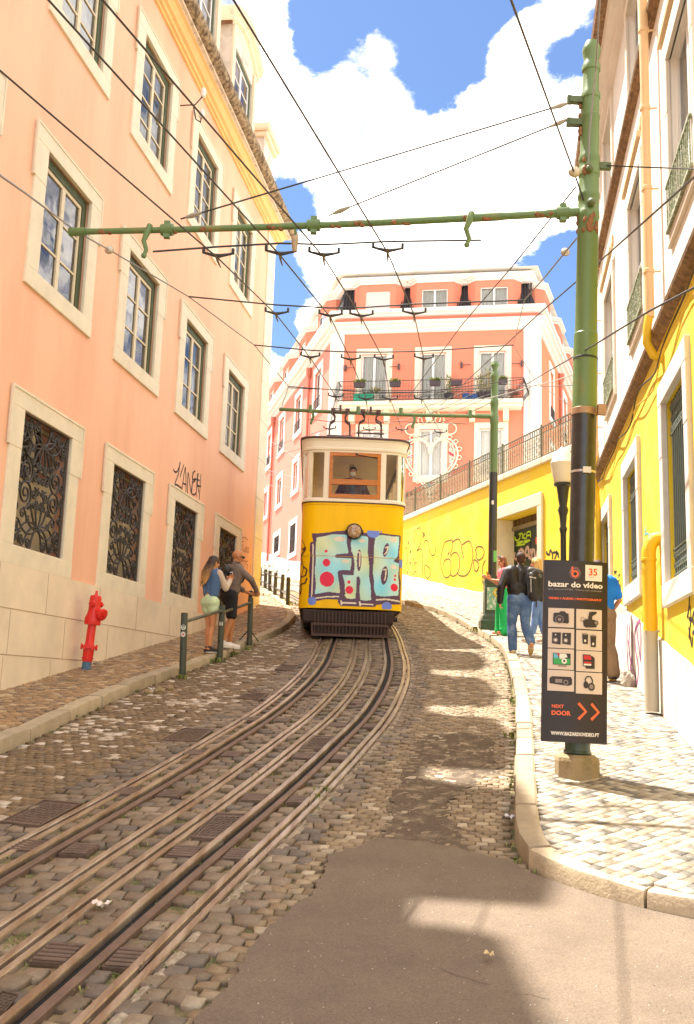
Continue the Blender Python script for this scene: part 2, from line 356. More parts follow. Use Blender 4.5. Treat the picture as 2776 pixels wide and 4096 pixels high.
# the wide ground: one sheet to the horizon
mb = MB(); rows = []
for Y in np.concatenate([np.linspace(-120, -8, 12), np.linspace(0, 80, 41), np.linspace(90, 600, 20)]):
    rows.append([(X, float(Y), min(gz(X, Y), 22)-.3-(abs(X) > 30)*.5) for X in np.concatenate([np.linspace(-400, -35, 8), np.linspace(-30, 30, 21), np.linspace(35, 400, 8)])])
mb.strip(rows); tag(mb.build('ground', mat('earth', (.30, .26, .2), .95, .3, .5), fix=False), kind='structure')
near = list(np.arange(-12, 31.01, .5)); far = list(np.arange(31, 78, 1.))
sheet('road', near, lambda s: -14 if s < 27 else kl(s)-.1, lambda s: 14 if s < 6 else 2.2, 22, -.022, cob_bed)
sheet('road_upper', far, lambda s: -40, lambda s: kr(s)+.3, 20, -.004, cob_far)
sheet('pavement_left', [x for x in near if x <= 27], lambda s: wl(s)-.15, lambda s: kl(s)-.05, 4, .098, pav_bed2)
sheet('pavement_left_upper', [27, 28, 29, 30, 31, 32, 34, 36, 40, 46], lambda s: kl(s)-3.2, lambda s: kl(s)-.05, 4, .10, cob_far)
sheet('pavement_right', list(np.arange(6.6, 24, .3)), lambda s: kr(s)+.08, lambda s: wr(s)+.12, 5, .098, pav_bed)
mb = MB(); rows = []
for s in np.arange(5.3, 6.75, .12):
    a = kr(s)+.1; rows.append([(*ST(s, a+(14-a)*k/12), gz(*ST(s, a+(14-a)*k/12))+.098) for k in range(13)])
mb.strip(rows); tag(mb.build('pavement_corner', pav_bed, fix=False), kind='structure')
sheet('pavement_right_upper', list(np.arange(23.7, 60, .7)), lambda s: kr(s)+.05, lambda s: wr(s)+.6, 4, .10, voro_mat(bpy.data.materials.new('pavement_far'), (.62, .57, .48), (.50, .43, .34), (.32, .27, .2), 8))
# ---- kerbs
def kerb(name, tf, ss, side, wd, m, z1=.125):
    mb = MB()
    P = [Vector((*ST(s, tf(s)), 0)) for s in ss]
    # resample to about 1 m stones
    L = [0]
    for a, b in zip(P, P[1:]): L.append(L[-1]+(b-a).length)
    def at(d):
        for i in range(len(L)-1):
            if d <= L[i+1]: return P[i].lerp(P[i+1], (d-L[i])/max(1e-6, L[i+1]-L[i]))
        return P[-1]
    d = 0
    while d < L[-1]-.2:
        ln = random.uniform(.75, 1.15); e = min(d+ln, L[-1]); n = 4; jz = random.uniform(-.012, .012); jo = random.uniform(-.008, .008)
        rows = []
        for k in range(n+1):
            dd = d+.010+(e-d-.020)*k/n; p = at(dd); q = at(min(dd+.05, L[-1])); r0 = at(max(dd-.05, 0)); t = (q-r0).normalized(); nn = Vector((t.y, -t.x, 0))*side
            g = gz(p.x, p.y)+jz; e_ = .012 if k in (0, n) else 0
            sec = [(0+jo, -.1), (0+jo, z1-.03-e_), (.008+jo, z1-.008-e_), (.03+jo, z1-e_), (wd-.02, z1+.004-e_), (wd, z1-.012-e_), (wd, -.1)]
            rows.append([(p.x+nn.x*o, p.y+nn.y*o, g+z) for o, z in sec])
        kk = random.uniform(.72, 1.1); mb.col = tuple(kk*c for c in ((.46, .365, .24)))
        mb.strip(rows)
        for rr in (rows[0], rows[-1]): mb.add(rr, [tuple(range(len(rr)))])
        d = e
    return tag(mb.build(name, m, smooth=True), kind='structure')
kerb_m = mat('kerb_stone', (.6, .5, .36), .75, .25, 6, .25, 50, attr='Col', fine=.06)
kerb('kerb_left', kl, list(np.arange(-4, 40, .25)), -1, .19, kerb_m)
_krs = [5.12, 5.2, 5.3, 5.45, 5.55, 5.65, 5.75, 5.85, 5.95, 6.05, 6.2, 6.35, 6.56, 6.8, 7.03]+list(np.arange(7.3, 60, .3))
kerb('kerb_right', lambda s: itp(KRt, s), _krs, 1, .175, kerb_m)
# ---- stones
def stones(name, m, test, az, du, dv, srange, trange, zoff, h, gap, jit, palette, brick=True, dome=.004, dz=.03, holes=(), smax=None):
    V = []; Fc = []; Cc = []
    ca, sa = math.cos(az), math.sin(az)
    nu = int((srange[1]-srange[0])/du); nv = int((trange[1]-trange[0])/dv)
    J = rng.uniform(-1, 1, (nu+2, 2*nv+6, 2))*jit
    def P(i, j, off):   # lattice corner: i along u (rows), j across (in half cells for brick)
        return (srange[0]+i*du+J[i, j % (2*nv+6), 0]*du, trange[0]+(j*.5)*dv+J[i, j % (2*nv+6), 1]*dv)
    for i in range(nu):
        for j in range(nv):
            jj = 2*j+((i % 2) if brick else 0)
            u0, v0 = srange[0]+(i+.5)*du, trange[0]+(jj*.5+.5)*dv
            a = [P(i, jj, 0), P(i, jj+2, 0), P(i+1, jj+2, 0), P(i+1, jj, 0)]
            cx = sum(p[0] for p in a)/4; cy = sum(p[1] for p in a)/4
            # lattice (u,v) -> (s,t)
            s_, t_ = cx*ca-cy*sa, cx*sa+cy*ca
            if not test(s_, t_): continue
            ring = [(p[0]*ca-p[1]*sa, p[0]*sa+p[1]*ca) for p in a]
            hh = zoff+rng.uniform(-h, h); tilt = rng.uniform(-.5*h, .5*h, 2); o = len(V)
            for lvl, (sh, z) in enumerate(((1-gap*.6, -dz), (1-gap*.75, -.008), (1-gap*1.45, 0.))):
                for k, p in enumerate(ring):
                    s2 = s_+(p[0]-s_)*sh; t2 = t_+(p[1]-t_)*sh; X, Y = ST(s2, t2)
                    V.append((X, Y, gz(X, Y)+hh+z+(tilt[0]*(1 if k > 1 else -1)+tilt[1]*(1 if k in (1, 2) else -1) if lvl else 0)))
            X, Y = ST(s_, t_); V.append((X, Y, gz(X, Y)+hh+dome))
            for b_ in (0, 4):
                for k in range(4): Fc.append((o+b_+k, o+b_+(k+1) % 4, o+b_+4+(k+1) % 4, o+b_+4+k))
            for k in range(4): Fc.append((o+8+k, o+8+(k+1) % 4, o+12))
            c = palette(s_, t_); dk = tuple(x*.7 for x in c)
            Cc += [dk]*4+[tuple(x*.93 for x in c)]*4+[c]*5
    me = bpy.data.meshes.new(name); me.from_pydata(V, [], Fc); me.materials.append(m)
    a = me.color_attributes.new('Col', 'FLOAT_COLOR', 'POINT'); arr = np.ones((len(V), 4), np.float32); arr[:, :3] = np.array(Cc); a.data.foreach_set('color', arr.ravel())
    bm = bmesh.new(); bm.from_mesh(me); bmesh.ops.recalc_face_normals(bm, faces=bm.faces); bm.to_mesh(me); bm.free()
    me.polygons.foreach_set('use_smooth', [True]*len(me.polygons))
    ob = bpy.data.objects.new(name, me); C.objects.link(ob); return tag(ob, kind='structure')
st_m = mat('cobble_stone', (1, 1, 1), .62, .28, 14, .35, 55, attr='Col', fine=.10)
RAILS = {'rail1': -1.31, 'slot1': -1.06, 'rail2': -.62, 'rail3': -.36, 'slot2': 0., 'rail4': .29}
def pos(tab, s): return slot(s)+tab
def near_rail(s, t, w_=.0):
    c = slot(s)
    for k, o in RAILS.items():
        hw = (.085 if 'slot' in k else .062)+w_
        if abs(t-(c+o)) < hw: return True
    return False
def s2xy(pts): return [tuple(G(*p).xy) for p in pts]
ASPH = s2xy([(560, 4500), (800, 4096), (900, 3950), (978, 3862), (1080, 3730), (1156, 3649), (1262, 3560), (1316, 3427), (1400, 3404), (1509, 3362), (1640, 3372), (1760, 3388), (1850, 3412), (1918, 3427), (2043, 3453), (2120, 3500)])
WORN = s2xy([(1380, 3440), (1509, 3350), (1535, 3300), (1554, 3258), (1565, 3190), (1589, 3133), (1634, 3027), (1669, 2955), (1749, 2929), (1830, 2935), (1909, 2929), (1989, 2964), (1975, 3030), (1989, 3098), (1927, 3124), (1838, 3169), (1803, 3222), (1820, 3293), (1874, 3364), (1918, 3440), (1800, 3450), (1600, 3420)])
ASPH += [tuple(ST(s, kr(s)-.01)) for s in (6.2, 5.95, 5.75, 5.55, 5.35, 5.2)]+[(14, -4), (-.5, -4)]
def in_asph(s, t):
    X, Y = ST(s, t); return bool(pip([X], [Y], ASPH)[0])
COV = [[(0, 3293), (178, 3204), (329, 3218), (160, 3311)], [(644, 2964), (738, 2916), (853, 2924), (791, 2969)], [(942, 2796), (996, 2773), (1076, 2778), (1040, 2803)], [(1098, 2680), (1124, 2662), (1200, 2664), (1178, 2687)],
       [(764, 3356), (867, 3258), (996, 3262), (889, 3364)], [(1200, 2996), (1253, 2947), (1338, 2951), (1293, 3000)], [(-60, 4030), (10, 3975), (72, 3990), (20, 4060)]]
COVW = [s2xy(c) for c in COV]
PL2 = [st(*G(*p).xy)[0] for p in [(375, 3825), (867, 3417), (1120, 3198), (1290, 3030), (1420, 2905), (1495, 2815), (1540, 2735)]]
PL1 = [st(*G(*p).xy)[0] for p in [(245, 3395), (600, 3173), (830, 3015), (1030, 2880), (1180, 2775), (1240, 2712), (1290, 2665)]]
def in_cov(s, t):
    X, Y = ST(s, t)
    for c in COVW:
        if pip([X], [Y], c)[0]: return True
    c = slot(s)
    for o, LL in ((0, PL2), (-1.06, PL1)):
        for q in LL:
            if abs(s-q) < .13 and abs(t-(c+o)) < .30: return True
    return False
def pick(cols, wts):
    def f(s, t):
        c = random.choices(cols, wts)[0]; k = random.uniform(.82, 1.15); return tuple(min(1, x*k) for x in c)
    return f
trk_pal = pick([(.19, .135, .085), (.235, .17, .11), (.15, .115, .085), (.30, .225, .15)], [4, 4, 3, 1.4])
def left_pal(s, t):
    nz = mnoise.noise(Vector((s*.9, t*.9, 0)))+mnoise.noise(Vector((s*3, t*3, 4)))*.5
    pal = [(.205, .133, .062), (.25, .165, .08), (.165, .108, .055)]
    if random.random() < .10+max(0, nz)*.7: c = random.choice([(.58, .48, .37), (.66, .56, .46), (.50, .40, .29)])
    else: c = random.choice(pal)
    k = random.uniform(.85, 1.12); return tuple(x*k for x in c)
stones('track_cobbles', st_m, lambda s, t: slot(s)-1.75 < t < slot(s)+.62 and t < kr(s)-.05 and not near_rail(s, t, .012) and not in_asph(s, t) and not in_cov(s, t), -.03, .128, .138, (0, 27), (-7, 2), .003, .006, .10, .17, trk_pal, dome=.003)
stones('road_cobbles_left', st_m, lambda s, t: kl(s)+.06 < t <= slot(s)-1.75 and not in_cov(s, t), .12, .078, .10, (0, 30), (-14, 2), .0, .005, .07, .17, left_pal, dome=.002)
r_pal = pick([(.27, .19, .105), (.22, .155, .085), (.34, .255, .155), (.44, .36, .25)], [4, 3, 2, 1])
stones('road_cobbles_right', st_m, lambda s, t: slot(s)+.62 <= t < kr(s)-.03 and not in_asph(s, t), .0, .085, .10, (3, 30), (-9, 2), .0, .005, .07, .14, r_pal, dome=.002)
w_pal = pick([(.43, .385, .315), (.36, .31, .24), (.27, .215, .15), (.15, .135, .115)], [6, 4, 2.2, 2.6])
stones('pavement_stones_right', st_m, lambda s, t: kr(s)+.19 < t < min(wr(s), 4.2)-.02 and s > 5.3, .72, .080, .080, (0, 30), (-26, 8), .120, .002, .06, .05, w_pal, brick=False, dome=.001)
l_pal = pick([(.40, .245, .115), (.33, .205, .105), (.24, .165, .10), (.52, .38, .23)], [4, 4, 2, 1.6])
stones('pavement_stones_left', st_m, lambda s, t: wl(s)-.0 < t < kl(s)-.2 and 6 < s < 27 or (s >= 27 and s < 34 and kl(s)-2.2 < t < kl(s)-.2), -.12, .085, .105, (3, 36), (-9, 2), .122, .005, .07, .16, l_pal, dome=.003)
# ---- asphalt patch with a ragged edge
asph = mat('asphalt', (.19, .14, .098), .85, .22, 2.5, .55, 130, fine=.22)
from mathutils.geometry import tessellate_polygon
rr = []
for a, b in zip(ASPH, ASPH[1:]+ASPH[:1]):
    a, b = Vector((*a, 0)), Vector((*b, 0)); k = min(200, max(1, int((b-a).length/.03))); dd = (b-a).normalized(); nn = Vector((-dd.y, dd.x, 0)); along = a.x < 3 and a.y < 12.9
    for q in range(k):
        p = a.lerp(b, q/k); near_kerb = abs(st(p.x, p.y)[1]-kr(st(p.x, p.y)[0])) < .12 or p.x > 4
        rr.append(p+nn*(0 if near_kerb else mnoise.noise(p*4)*.05+mnoise.noise(p*17)*.03))
V_ = [(p.x, p.y, gz(p.x, p.y)+.016) for p in rr]; mb = MB(); mb.add(V_, [tuple(t) for t in tessellate_polygon([[Vector(v) for v in V_]])])
mb.add([(x, y, z) for x, y, z in V_]+[(x, y, z-.05) for x, y, z in V_], [(i, (i+1) % len(V_), len(V_)+(i+1) % len(V_), len(V_)+i) for i in range(len(V_))])
tag(mb.build('asphalt', asph), kind='structure')
# worn patch of coarse tarmac farther up, cobbles poking through it
WX = [p[0] for p in WORN]; WY = [p[1] for p in WORN]; h_ = .032; xs = np.arange(min(WX)-.1, max(WX)+.1, h_); ys = np.arange(min(WY)-.1, max(WY)+.1, h_)
mb = MB(); idx = {}; zt_ = {}
for j, Y in enumerate(ys):
    for i, X in enumerate(xs):
        p = Vector((float(X), float(Y), 0)); a_ = mnoise.noise(p*5); b_ = mnoise.noise(p*23); idx[(j, i)] = len(mb.v)
        mb.v.append((p.x+.012*b_, p.y+.012*mnoise.noise(p*31), gz(p.x, p.y)+.004+.006*a_+.007*b_+.006*mnoise.noise(p*60))); zt_[(j, i)] = (p.x+.06*mnoise.noise(p*4+Vector((9, 0, 0)))+.03*mnoise.noise(p*14), p.y+.06*mnoise.noise(p*4)+.03*b_)
kx = np.array([zt_[(j, i)][0] for j in range(len(ys)) for i in range(len(xs))]); ky = np.array([zt_[(j, i)][1] for j in range(len(ys)) for i in range(len(xs))]); kin = pip(kx, ky, WORN).reshape(len(ys), len(xs))
for j in range(len(ys)-1):
    for i in range(len(xs)-1):
        if kin[j, i] and kin[j+1, i+1]: mb.f.append((idx[(j, i)], idx[(j, i+1)], idx[(j+1, i+1)], idx[(j+1, i)])); mb.m.append(0)
tag(mb.build('worn_tarmac', mat('worn_tarmac', (.11, .078, .052), .95, .45, 7, 1.0, 45, fine=.4, col2=(.26, .20, .14), ramp=(.5, .7)), smooth=True), kind='structure')
# hairline cracks and pale grit on the asphalt
mb = MB()
for pts in ([(1760, 3885), (1830, 3920), (1890, 3932), (1960, 3960)], [(2050, 3990), (2130, 4000), (2200, 4015)]):
    P = [G(*p).xy for p in pts]; P = smooth_pts([(p[0], p[1]) for p in P], 9); P = [Vector((p.x+.012*mnoise.noise(Vector((p.x*20, p.y*20, 0))), p.y+.02*mnoise.noise(Vector((p.x*20, p.y*20, 5))))) for p in P]
    stroke(mb, P, .0035, lambda a, b, d: (a, b, gz(a, b)+.0185), 0)
tag(mb.build('asphalt_cracks', mat('crack_dark', (.13, .10, .07), .95, .2), fix=False), kind='structure')
mb = MB()
for _ in range(1700):
    s_, t_ = random.uniform(3.2, 6.6), random.uniform(-1.8, 3.5)
    if not in_asph(s_, t_): continue
    X, Y = ST(s_, t_); r = random.uniform(.0015, .0042); z = gz(X, Y)+.017; mb.col = random.choice([(.5, .45, .38), (.35, .3, .24), (.62, .58, .5), (.09, .07, .06)])
    mb.add([(X-r, Y, z), (X, Y-r, z), (X+r, Y, z), (X, Y+r, z), (X, Y, z+r)], [(0, 1, 4), (1, 2, 4), (2, 3, 4), (3, 0, 4)])
tag(mb.build('grit', mat('grit', (1, 1, 1), .8, 0, attr='Col'), fix=False), 'pale grit scattered over the near asphalt', 'grit', kind='stuff')
# ---- rails
rail_m = mat('rail_steel', (.27, .185, .125), .34, .35, 3, .15, 60, metal=.6, col2=(.46, .38, .30), ramp=(.4, .62), stretch=(4, .4, 1))
rust_m = mat('rail_beam', (.20, .125, .09), .6, .35, 5, .2, 60, metal=.35)
dark_m = mat('slot_shade', (.004, .004, .004), .9, 0)
lab = {'rail1': 'worn grooved tram rail nearest the fire hydrant', 'slot1': 'first cable slot beam right of the hydrant side rail, open black slot along it', 'rail2': 'grooved tram rail third from the left, just right of the left cable slot',
       'rail3': 'grooved tram rail fourth from the left, left neighbour of the wide right cable slot', 'slot2': 'widest cable slot beam with an open black slot, second line from the asphalt', 'rail4': 'rightmost grooved tram rail, the one nearest the asphalt'}
def sweep(o, secs, s0=-8, s1=74, m=None, ds=.35):
    ss = list(np.arange(s0, 26, ds))+list(np.arange(26, s1, 1.2)); P = [Vector((*ST(s, slot(s)), 0)) for s in ss]; mb = MB()
    nr = []
    for i in range(len(P)):
        t = (P[min(i+1, len(P)-1)]-P[max(i-1, 0)]).normalized(); nr.append(Vector((t.y, -t.x, 0)))
    for sec in secs:
        mb.strip([[(p.x+nn.x*(o+a), p.y+nn.y*(o+a), gz(p.x+nn.x*(o+a), p.y+nn.y*(o+a))+z) for a, z in sec] for p, nn in zip(P, nr)])
    return mb
for k, o in RAILS.items():
    if 'slot' in k:
        r = thing('cable_slot', lab[k], 'cable slot', group='lines of the tramway')
        for sg in (-1, 1):
            sweep(o, [[(sg*.033, -.016), (sg*.033, .018), (sg*.037, .024), (sg*.078, .024), (sg*.084, .018), (sg*.084, -.03)]]).build('beam', rust_m if sg > 0 else rail_m, r, smooth=True)
        sweep(o, [[(-.036, -.017), (.036, -.017)]]).build('slot_shade_strip', dark_m, r)  # flat black strip stands in for the shade down the open slot
    else:
        mb = sweep(o, [[(-.06, -.03), (-.06, .012), (-.055, .018), (-.018, .018), (-.012, .012), (-.010, -.018), (.012, -.018), (.014, .008), (.020, .014), (.056, .014), (.06, .008), (.06, -.03)]])
        tag(mb.build('tram_rail', rail_m, smooth=True), lab[k], 'rail', 'lines of the tramway')
# ---- iron covers and ribbed plates
cov_m = mat('cast_iron_cover', (.17, .115, .085), .55, .3, 8, .3, 90, metal=.4)
cl = ['worn checkered iron cover at the left edge, left of the first rail', 'checkered iron cover beside the first rail, level with the leftmost bollard', 'small checkered iron cover left of the first rail, third one up the street', 'farthest small iron cover left of the rails, before the tram',
      'square checkered iron cover with two lift holes between the rails', 'smaller square iron cover between the rails farther up', 'rounded iron cover at the bottom left corner']
for i, c in enumerate(COVW):
    c = [Vector((*p, 0)) for p in c]; ctr = sum(c, Vector())/4
    t = thing('manhole_cover', cl[i], 'manhole cover', (ctr.x, ctr.y, gz(ctr.x, ctr.y)), group='iron covers in the paving')
    def bl(u, v, z):
        p = c[0].lerp(c[1], u).lerp(c[3].lerp(c[2], u), v); return (p.x-ctr.x, p.y-ctr.y, gz(p.x, p.y)-t.location.z+z)
    mb = MB(); mb.add([bl(0.03, .03, .006), bl(.97, .03, .006), bl(.97, .97, .006), bl(.03, .97, .006)], [(0, 1, 2, 3)])
    nn = 9 if i < 6 else 5
    for a in range(nn):
        for b in range(nn):
            u0, v0 = .1+.8*(a+.5)/nn, .1+.8*(b+.5)/nn; e = .8/nn*.42; th = math.pi/4 if (a+b) % 2 else -math.pi/4
            q = [(u0+e*(x*math.cos(th)-y*math.sin(th)), v0+e*(x*math.sin(th)+y*math.cos(th))) for x, y in ((-1, -.3), (1, -.3), (1, .3), (-1, .3))]
            mb.add([bl(*p, .006) for p in q]+[bl(*p, .013) for p in q], [(4, 5, 6, 7), (0, 1, 5, 4), (1, 2, 6, 5), (2, 3, 7, 6), (3, 0, 4, 7)])
    mb.build('cover_plate', cov_m, t)
    mb = MB()
    for q in ([(0, 0), (1, 0), (1, .035), (0, .035)], [(0, .965), (1, .965), (1, 1), (0, 1)], [(0, .035), (.035, .035), (.035, .965), (0, .965)], [(.965, .035), (1, .035), (1, .965), (.965, .965)]):
        mb.add([bl(*p, -.02) for p in q]+[bl(*p, .016) for p in q], [(4, 5, 6, 7), (0, 1, 5, 4), (1, 2, 6, 5), (2, 3, 7, 6), (3, 0, 4, 7)])
    mb.build('cover_frame', cov_m, t)
ords = ['nearest', 'second', 'third', 'fourth', 'fifth', 'sixth', 'farthest']
for nm, o, LL in (('right', 0, PL2), ('left', -1.06, PL1)):
    for k, q in enumerate(LL):
        X, Y = ST(q, slot(q)+o); t = thing('drain_plate', f'{ords[k]} pair of ribbed iron plates flanking the {nm} cable slot', 'drain plate', (X, Y, gz(X, Y)), -.16, group='ribbed plates along the cable slots')
        t.rotation_euler[0] = math.atan(.146)
        for sg in (-1, 1):
            mb = MB(); x0, x1 = (sg*.088, sg*.285) if sg > 0 else (-.285, -.088)
            mb.box(x0, x1, -.12, .12, -.02, .006)
            for b in range(5): mb.bbox(x0+.01, x1-.01, -.108+b*.045, -.108+b*.045+.03, .004, .016, .004)
            mb.build('ribbed_plate', cov_m, t)
# ---- weeds and moss in joints
wd = MB(); 
def tuft(X, Y, z, h, n, sp):
    for _ in range(n):
        a = random.uniform(0, 6.28); r = random.uniform(0, sp); x, y = X+r*math.cos(a), Y+r*math.sin(a); hh = h*random.uniform(.4, 1.1); l = hh*.7; b = random.uniform(0, 6.28); wv = hh*.16
        zz = z
        d = Vector((math.cos(b), math.sin(b), 0)); nn = Vector((-d.y, d.x, 0))*wv
        p = Vector((x, y, zz)); q = p+d*l*.5+Vector((0, 0, hh*.8)); e = p+d*l+Vector((0, 0, hh*.75))
        wd.col = random.choice([(.13, .16, .03), (.20, .22, .05), (.28, .28, .09), (.09, .11, .03)])
        wd.add([p-nn*.5, p+nn*.5, q+nn, q-nn, e], [(0, 1, 2, 3), (3, 2, 4)])
for k, o in RAILS.items():
    for s in np.arange(3.2, 22, .05):
        for sg in (-1, 1):
            nv = .08+ mnoise.noise(Vector((s*1.1, o*7, sg*3)))
            if nv > .02 and random.random() < .6*nv+.25:
                X, Y = ST(s+random.uniform(-.05, .05), slot(s)+o+sg*random.uniform(.085, .13)); tuft(X, Y, gz(X, Y)-.012, random.uniform(.015, .032), 7, .04)
for _ in range(3800):
    s = random.uniform(3.0, 12); t = slot(s)+random.uniform(-1.7, .62); nv = mnoise.noise(Vector((s*1.3, t*1.8, 7)))
    if nv > .0 and random.random() < nv*2.2 and not in_asph(s, t) and not in_cov(s, t): X, Y = ST(s, t); tuft(X, Y, gz(X, Y)-.012, random.uniform(.012, .022), 4, .03)
for s in np.arange(6.4, 26, .18):
    if random.random() < .55: X, Y = ST(s, kr(s)-.03); tuft(X, Y, gz(X, Y)-.01, random.uniform(.02, .06), 9, .05)
    if random.random() < .3 and s > 9: X, Y = ST(s, kl(s)+.04); tuft(X, Y, gz(X, Y)-.01, random.uniform(.02, .06), 8, .05)
for (u, v, h, n_, sp_) in [(1930, 2530, .16, 60, .3), (1960, 2532, .1, 30, .2), (870, 2652, .12, 40, .14), (850, 2640, .1, 30, .2), (725, 2716, .09, 30, .1), (935, 2622, .1, 24, .1), (990, 2600, .1, 30, .12), (1060, 2365, .16, 40, .4), (1090, 2395, .16, 40, .4), (1115, 2412, .16, 40, .4), (1140, 2420, .14, 40, .4), (1825, 2430, .14, 30, .15),
                        (1100, 2270, .2, 90, 1.6), (1060, 2255, .2, 60, 1.2), (1150, 2290, .2, 50, 1.2), (1300, 3160, .045, 40, .12), (1270, 3185, .04, 30, .1), (520, 3200, .035, 30, .15), (2312, 3118, .04, 30, .15), (2060, 2810, .08, 20, .06), (140, 2735, .04, 20, .1), (10, 2765, .04, 20, .1), (2040, 2950, .08, 25, .08), (1085, 3100, .035, 30, .2)]:
    p = G(u, v); tuft(p.x, p.y, p.z-.01, h, n_, sp_)
tag(wd.build('weeds', mat('weed_leaf', (1, 1, 1), .7, 0, attr='Col'), fix=False), 'small green weeds and moss in the paving joints', 'weeds', kind='stuff')
# moss/sand in joints beside rail 4 (pale mortar line)
pm = mat('pale_mortar', (.42, .34, .25), .95, .5, 30, .5, 60)
sweep(.29, [[(.07, -.004), (.10, .004), (.135, -.008)]], 3, 16, ds=.2).build('mortar_strip', pm)['kind'] = 'structure'
# ================================================================ FACADE TOOLS (local: x along the wall, -y outward, z up)
def wall_holes(mb, x0, x1, z0, z1, holes, depth=.22, y=0., zb=None):
    xs = sorted({x0, x1, *[h[0] for h in holes], *[h[1] for h in holes]}); zs = sorted({z0, z1, *[h[2] for h in holes], *[h[3] for h in holes]})
    xs = [x for x in xs if x0 <= x <= x1]; zs = [z for z in zs if z0 <= z <= z1]
    for a, b in zip(xs, xs[1:]):
        for c, d in zip(zs, zs[1:]):
            mx_, mz = (a+b)/2, (c+d)/2
            if any(h[0] < mx_ < h[1] and h[2] < mz < h[3] for h in holes): continue
            mb.quad((a, y, c), (b, y, c), (b, y, d), (a, y, d))
    for h in holes:
        a, b, c, d = h[:4]
        mb.quad((a, y, c), (a, y+depth, c), (a, y+depth, d), (a, y, d)); mb.quad((b, y, c), (b, y, d), (b, y+depth, d), (b, y+depth, c))
        mb.quad((a, y, d), (a, y+depth, d), (b, y+depth, d), (b, y, d)); mb.quad((a, y, c), (b, y, c), (b, y+depth, c), (a, y+depth, c))
def surround(mb, w, h, iw0, iw1, iz0, iz1, pr=.035, ear=.05, earz=None, back=.02):
    # stone frame: outer w x h (origin at lower left), opening iw0..iw1, iz0..iz1 ; ears at the head
    ez = earz if earz else h*.66
    mb.bbox(0, iw0, -pr, back, iz0, ez, .008); mb.bbox(iw1, w, -pr, back, iz0, ez, .008)
    mb.bbox(0-ear, iw0, -pr-.004, back, ez, iz1, .008); mb.bbox(iw1, w+ear, -pr-.004, back, ez, iz1, .008)
    mb.bbox(-ear, w+ear, -pr-.006, back, iz1, h, .008); mb.bbox(-.01, w+.01, -pr-.003, back, 0, iz0, .008)
    if ear: # thin outer fillet moulding
        mb.box(-ear-.02, -ear+.012, -pr-.018, -pr+.01, ez, h+.012); mb.box(w+ear-.012, w+ear+.02, -pr-.018, -pr+.01, ez, h+.012); mb.box(-ear+.012, w+ear-.012, -pr-.018, -pr+.01, h-.02, h+.012)
def casement(parent, loc, w, h, rows, mfr, mpane, mul=.05, st_=.055, outer=None, depth=.045, yy=0., cur=None, split=True):
    # parent gets a frame mesh and panes (sub-parts of the frame)
    x0, y0, z0 = loc
    if outer:
        mo, t = outer; mb = MB(); mb.box(x0, x0+t, y0-.02, y0+.06, z0, z0+h); mb.box(x0+w-t, x0+w, y0-.02, y0+.06, z0, z0+h); mb.box(x0+t, x0+w-t, y0-.02, y0+.06, z0+h-t, z0+h)
        mb.build('outer_frame', mo, parent); x0 += t; w -= 2*t; h -= t
    mb = MB(); c = x0+w/2
    mb.box(x0, x0+st_, y0, y0+depth, z0, z0+h); mb.box(x0+w-st_, x0+w, y0, y0+depth, z0, z0+h)
    mb.box(x0+st_, x0+w-st_, y0, y0+depth, z0, z0+st_*1.3); mb.box(x0+st_, x0+w-st_, y0, y0+depth, z0+h-st_, z0+h)
    if split: mb.box(c-mul, c+mul, y0-.006, y0+depth, z0+st_*1.3, z0+h-st_)
    bars = [z0+h*k/rows for k in range(1, rows)]
    for zb_ in bars:
        if split: mb.box(x0+st_, c-mul, y0+.005, y0+depth-.005, zb_-.015, zb_+.015); mb.box(c+mul, x0+w-st_, y0+.005, y0+depth-.005, zb_-.015, zb_+.015)
        else: mb.box(x0+st_, x0+w-st_, y0+.005, y0+depth-.005, zb_-.015, zb_+.015)
    fr = mb.build('sash_frame', mfr, parent)
    mb = MB(); yg = y0+depth*.5
    for a, b in (((x0+st_, c-mul), (c+mul, x0+w-st_)) if split else ((x0+st_, x0+w-st_),)):
        mb.quad((a, yg, z0+st_), (b, yg, z0+st_), (b, yg, z0+h-st_), (a, yg, z0+h-st_))
    mb.build('pane', mpane, fr if False else parent)
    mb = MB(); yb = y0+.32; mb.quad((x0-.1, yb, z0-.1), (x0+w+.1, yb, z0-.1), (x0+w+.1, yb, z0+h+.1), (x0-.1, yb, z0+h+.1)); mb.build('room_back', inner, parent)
    if cur:
        mb = MB(); n_ = 24
        for a, b in cur:
            mb.strip([[(x0+w*(a+(b-a)*k/n_), y0+.12+.02*math.sin(k*1.9), z) for k in range(n_+1)] for z in (z0+.03, z0+h-.03)])
        mb.build('curtain', curtain, parent, smooth=True)
def spiral(c, r, turns, a0, sg=1, n=26, r1=.15):
    return [(c[0]+r*(1-(1-r1)*k/n)*math.cos(a0+sg*turns*2*math.pi*k/n), c[1]+r*(1-(1-r1)*k/n)*math.sin(a0+sg*turns*2*math.pi*k/n)) for k in range(n+1)]
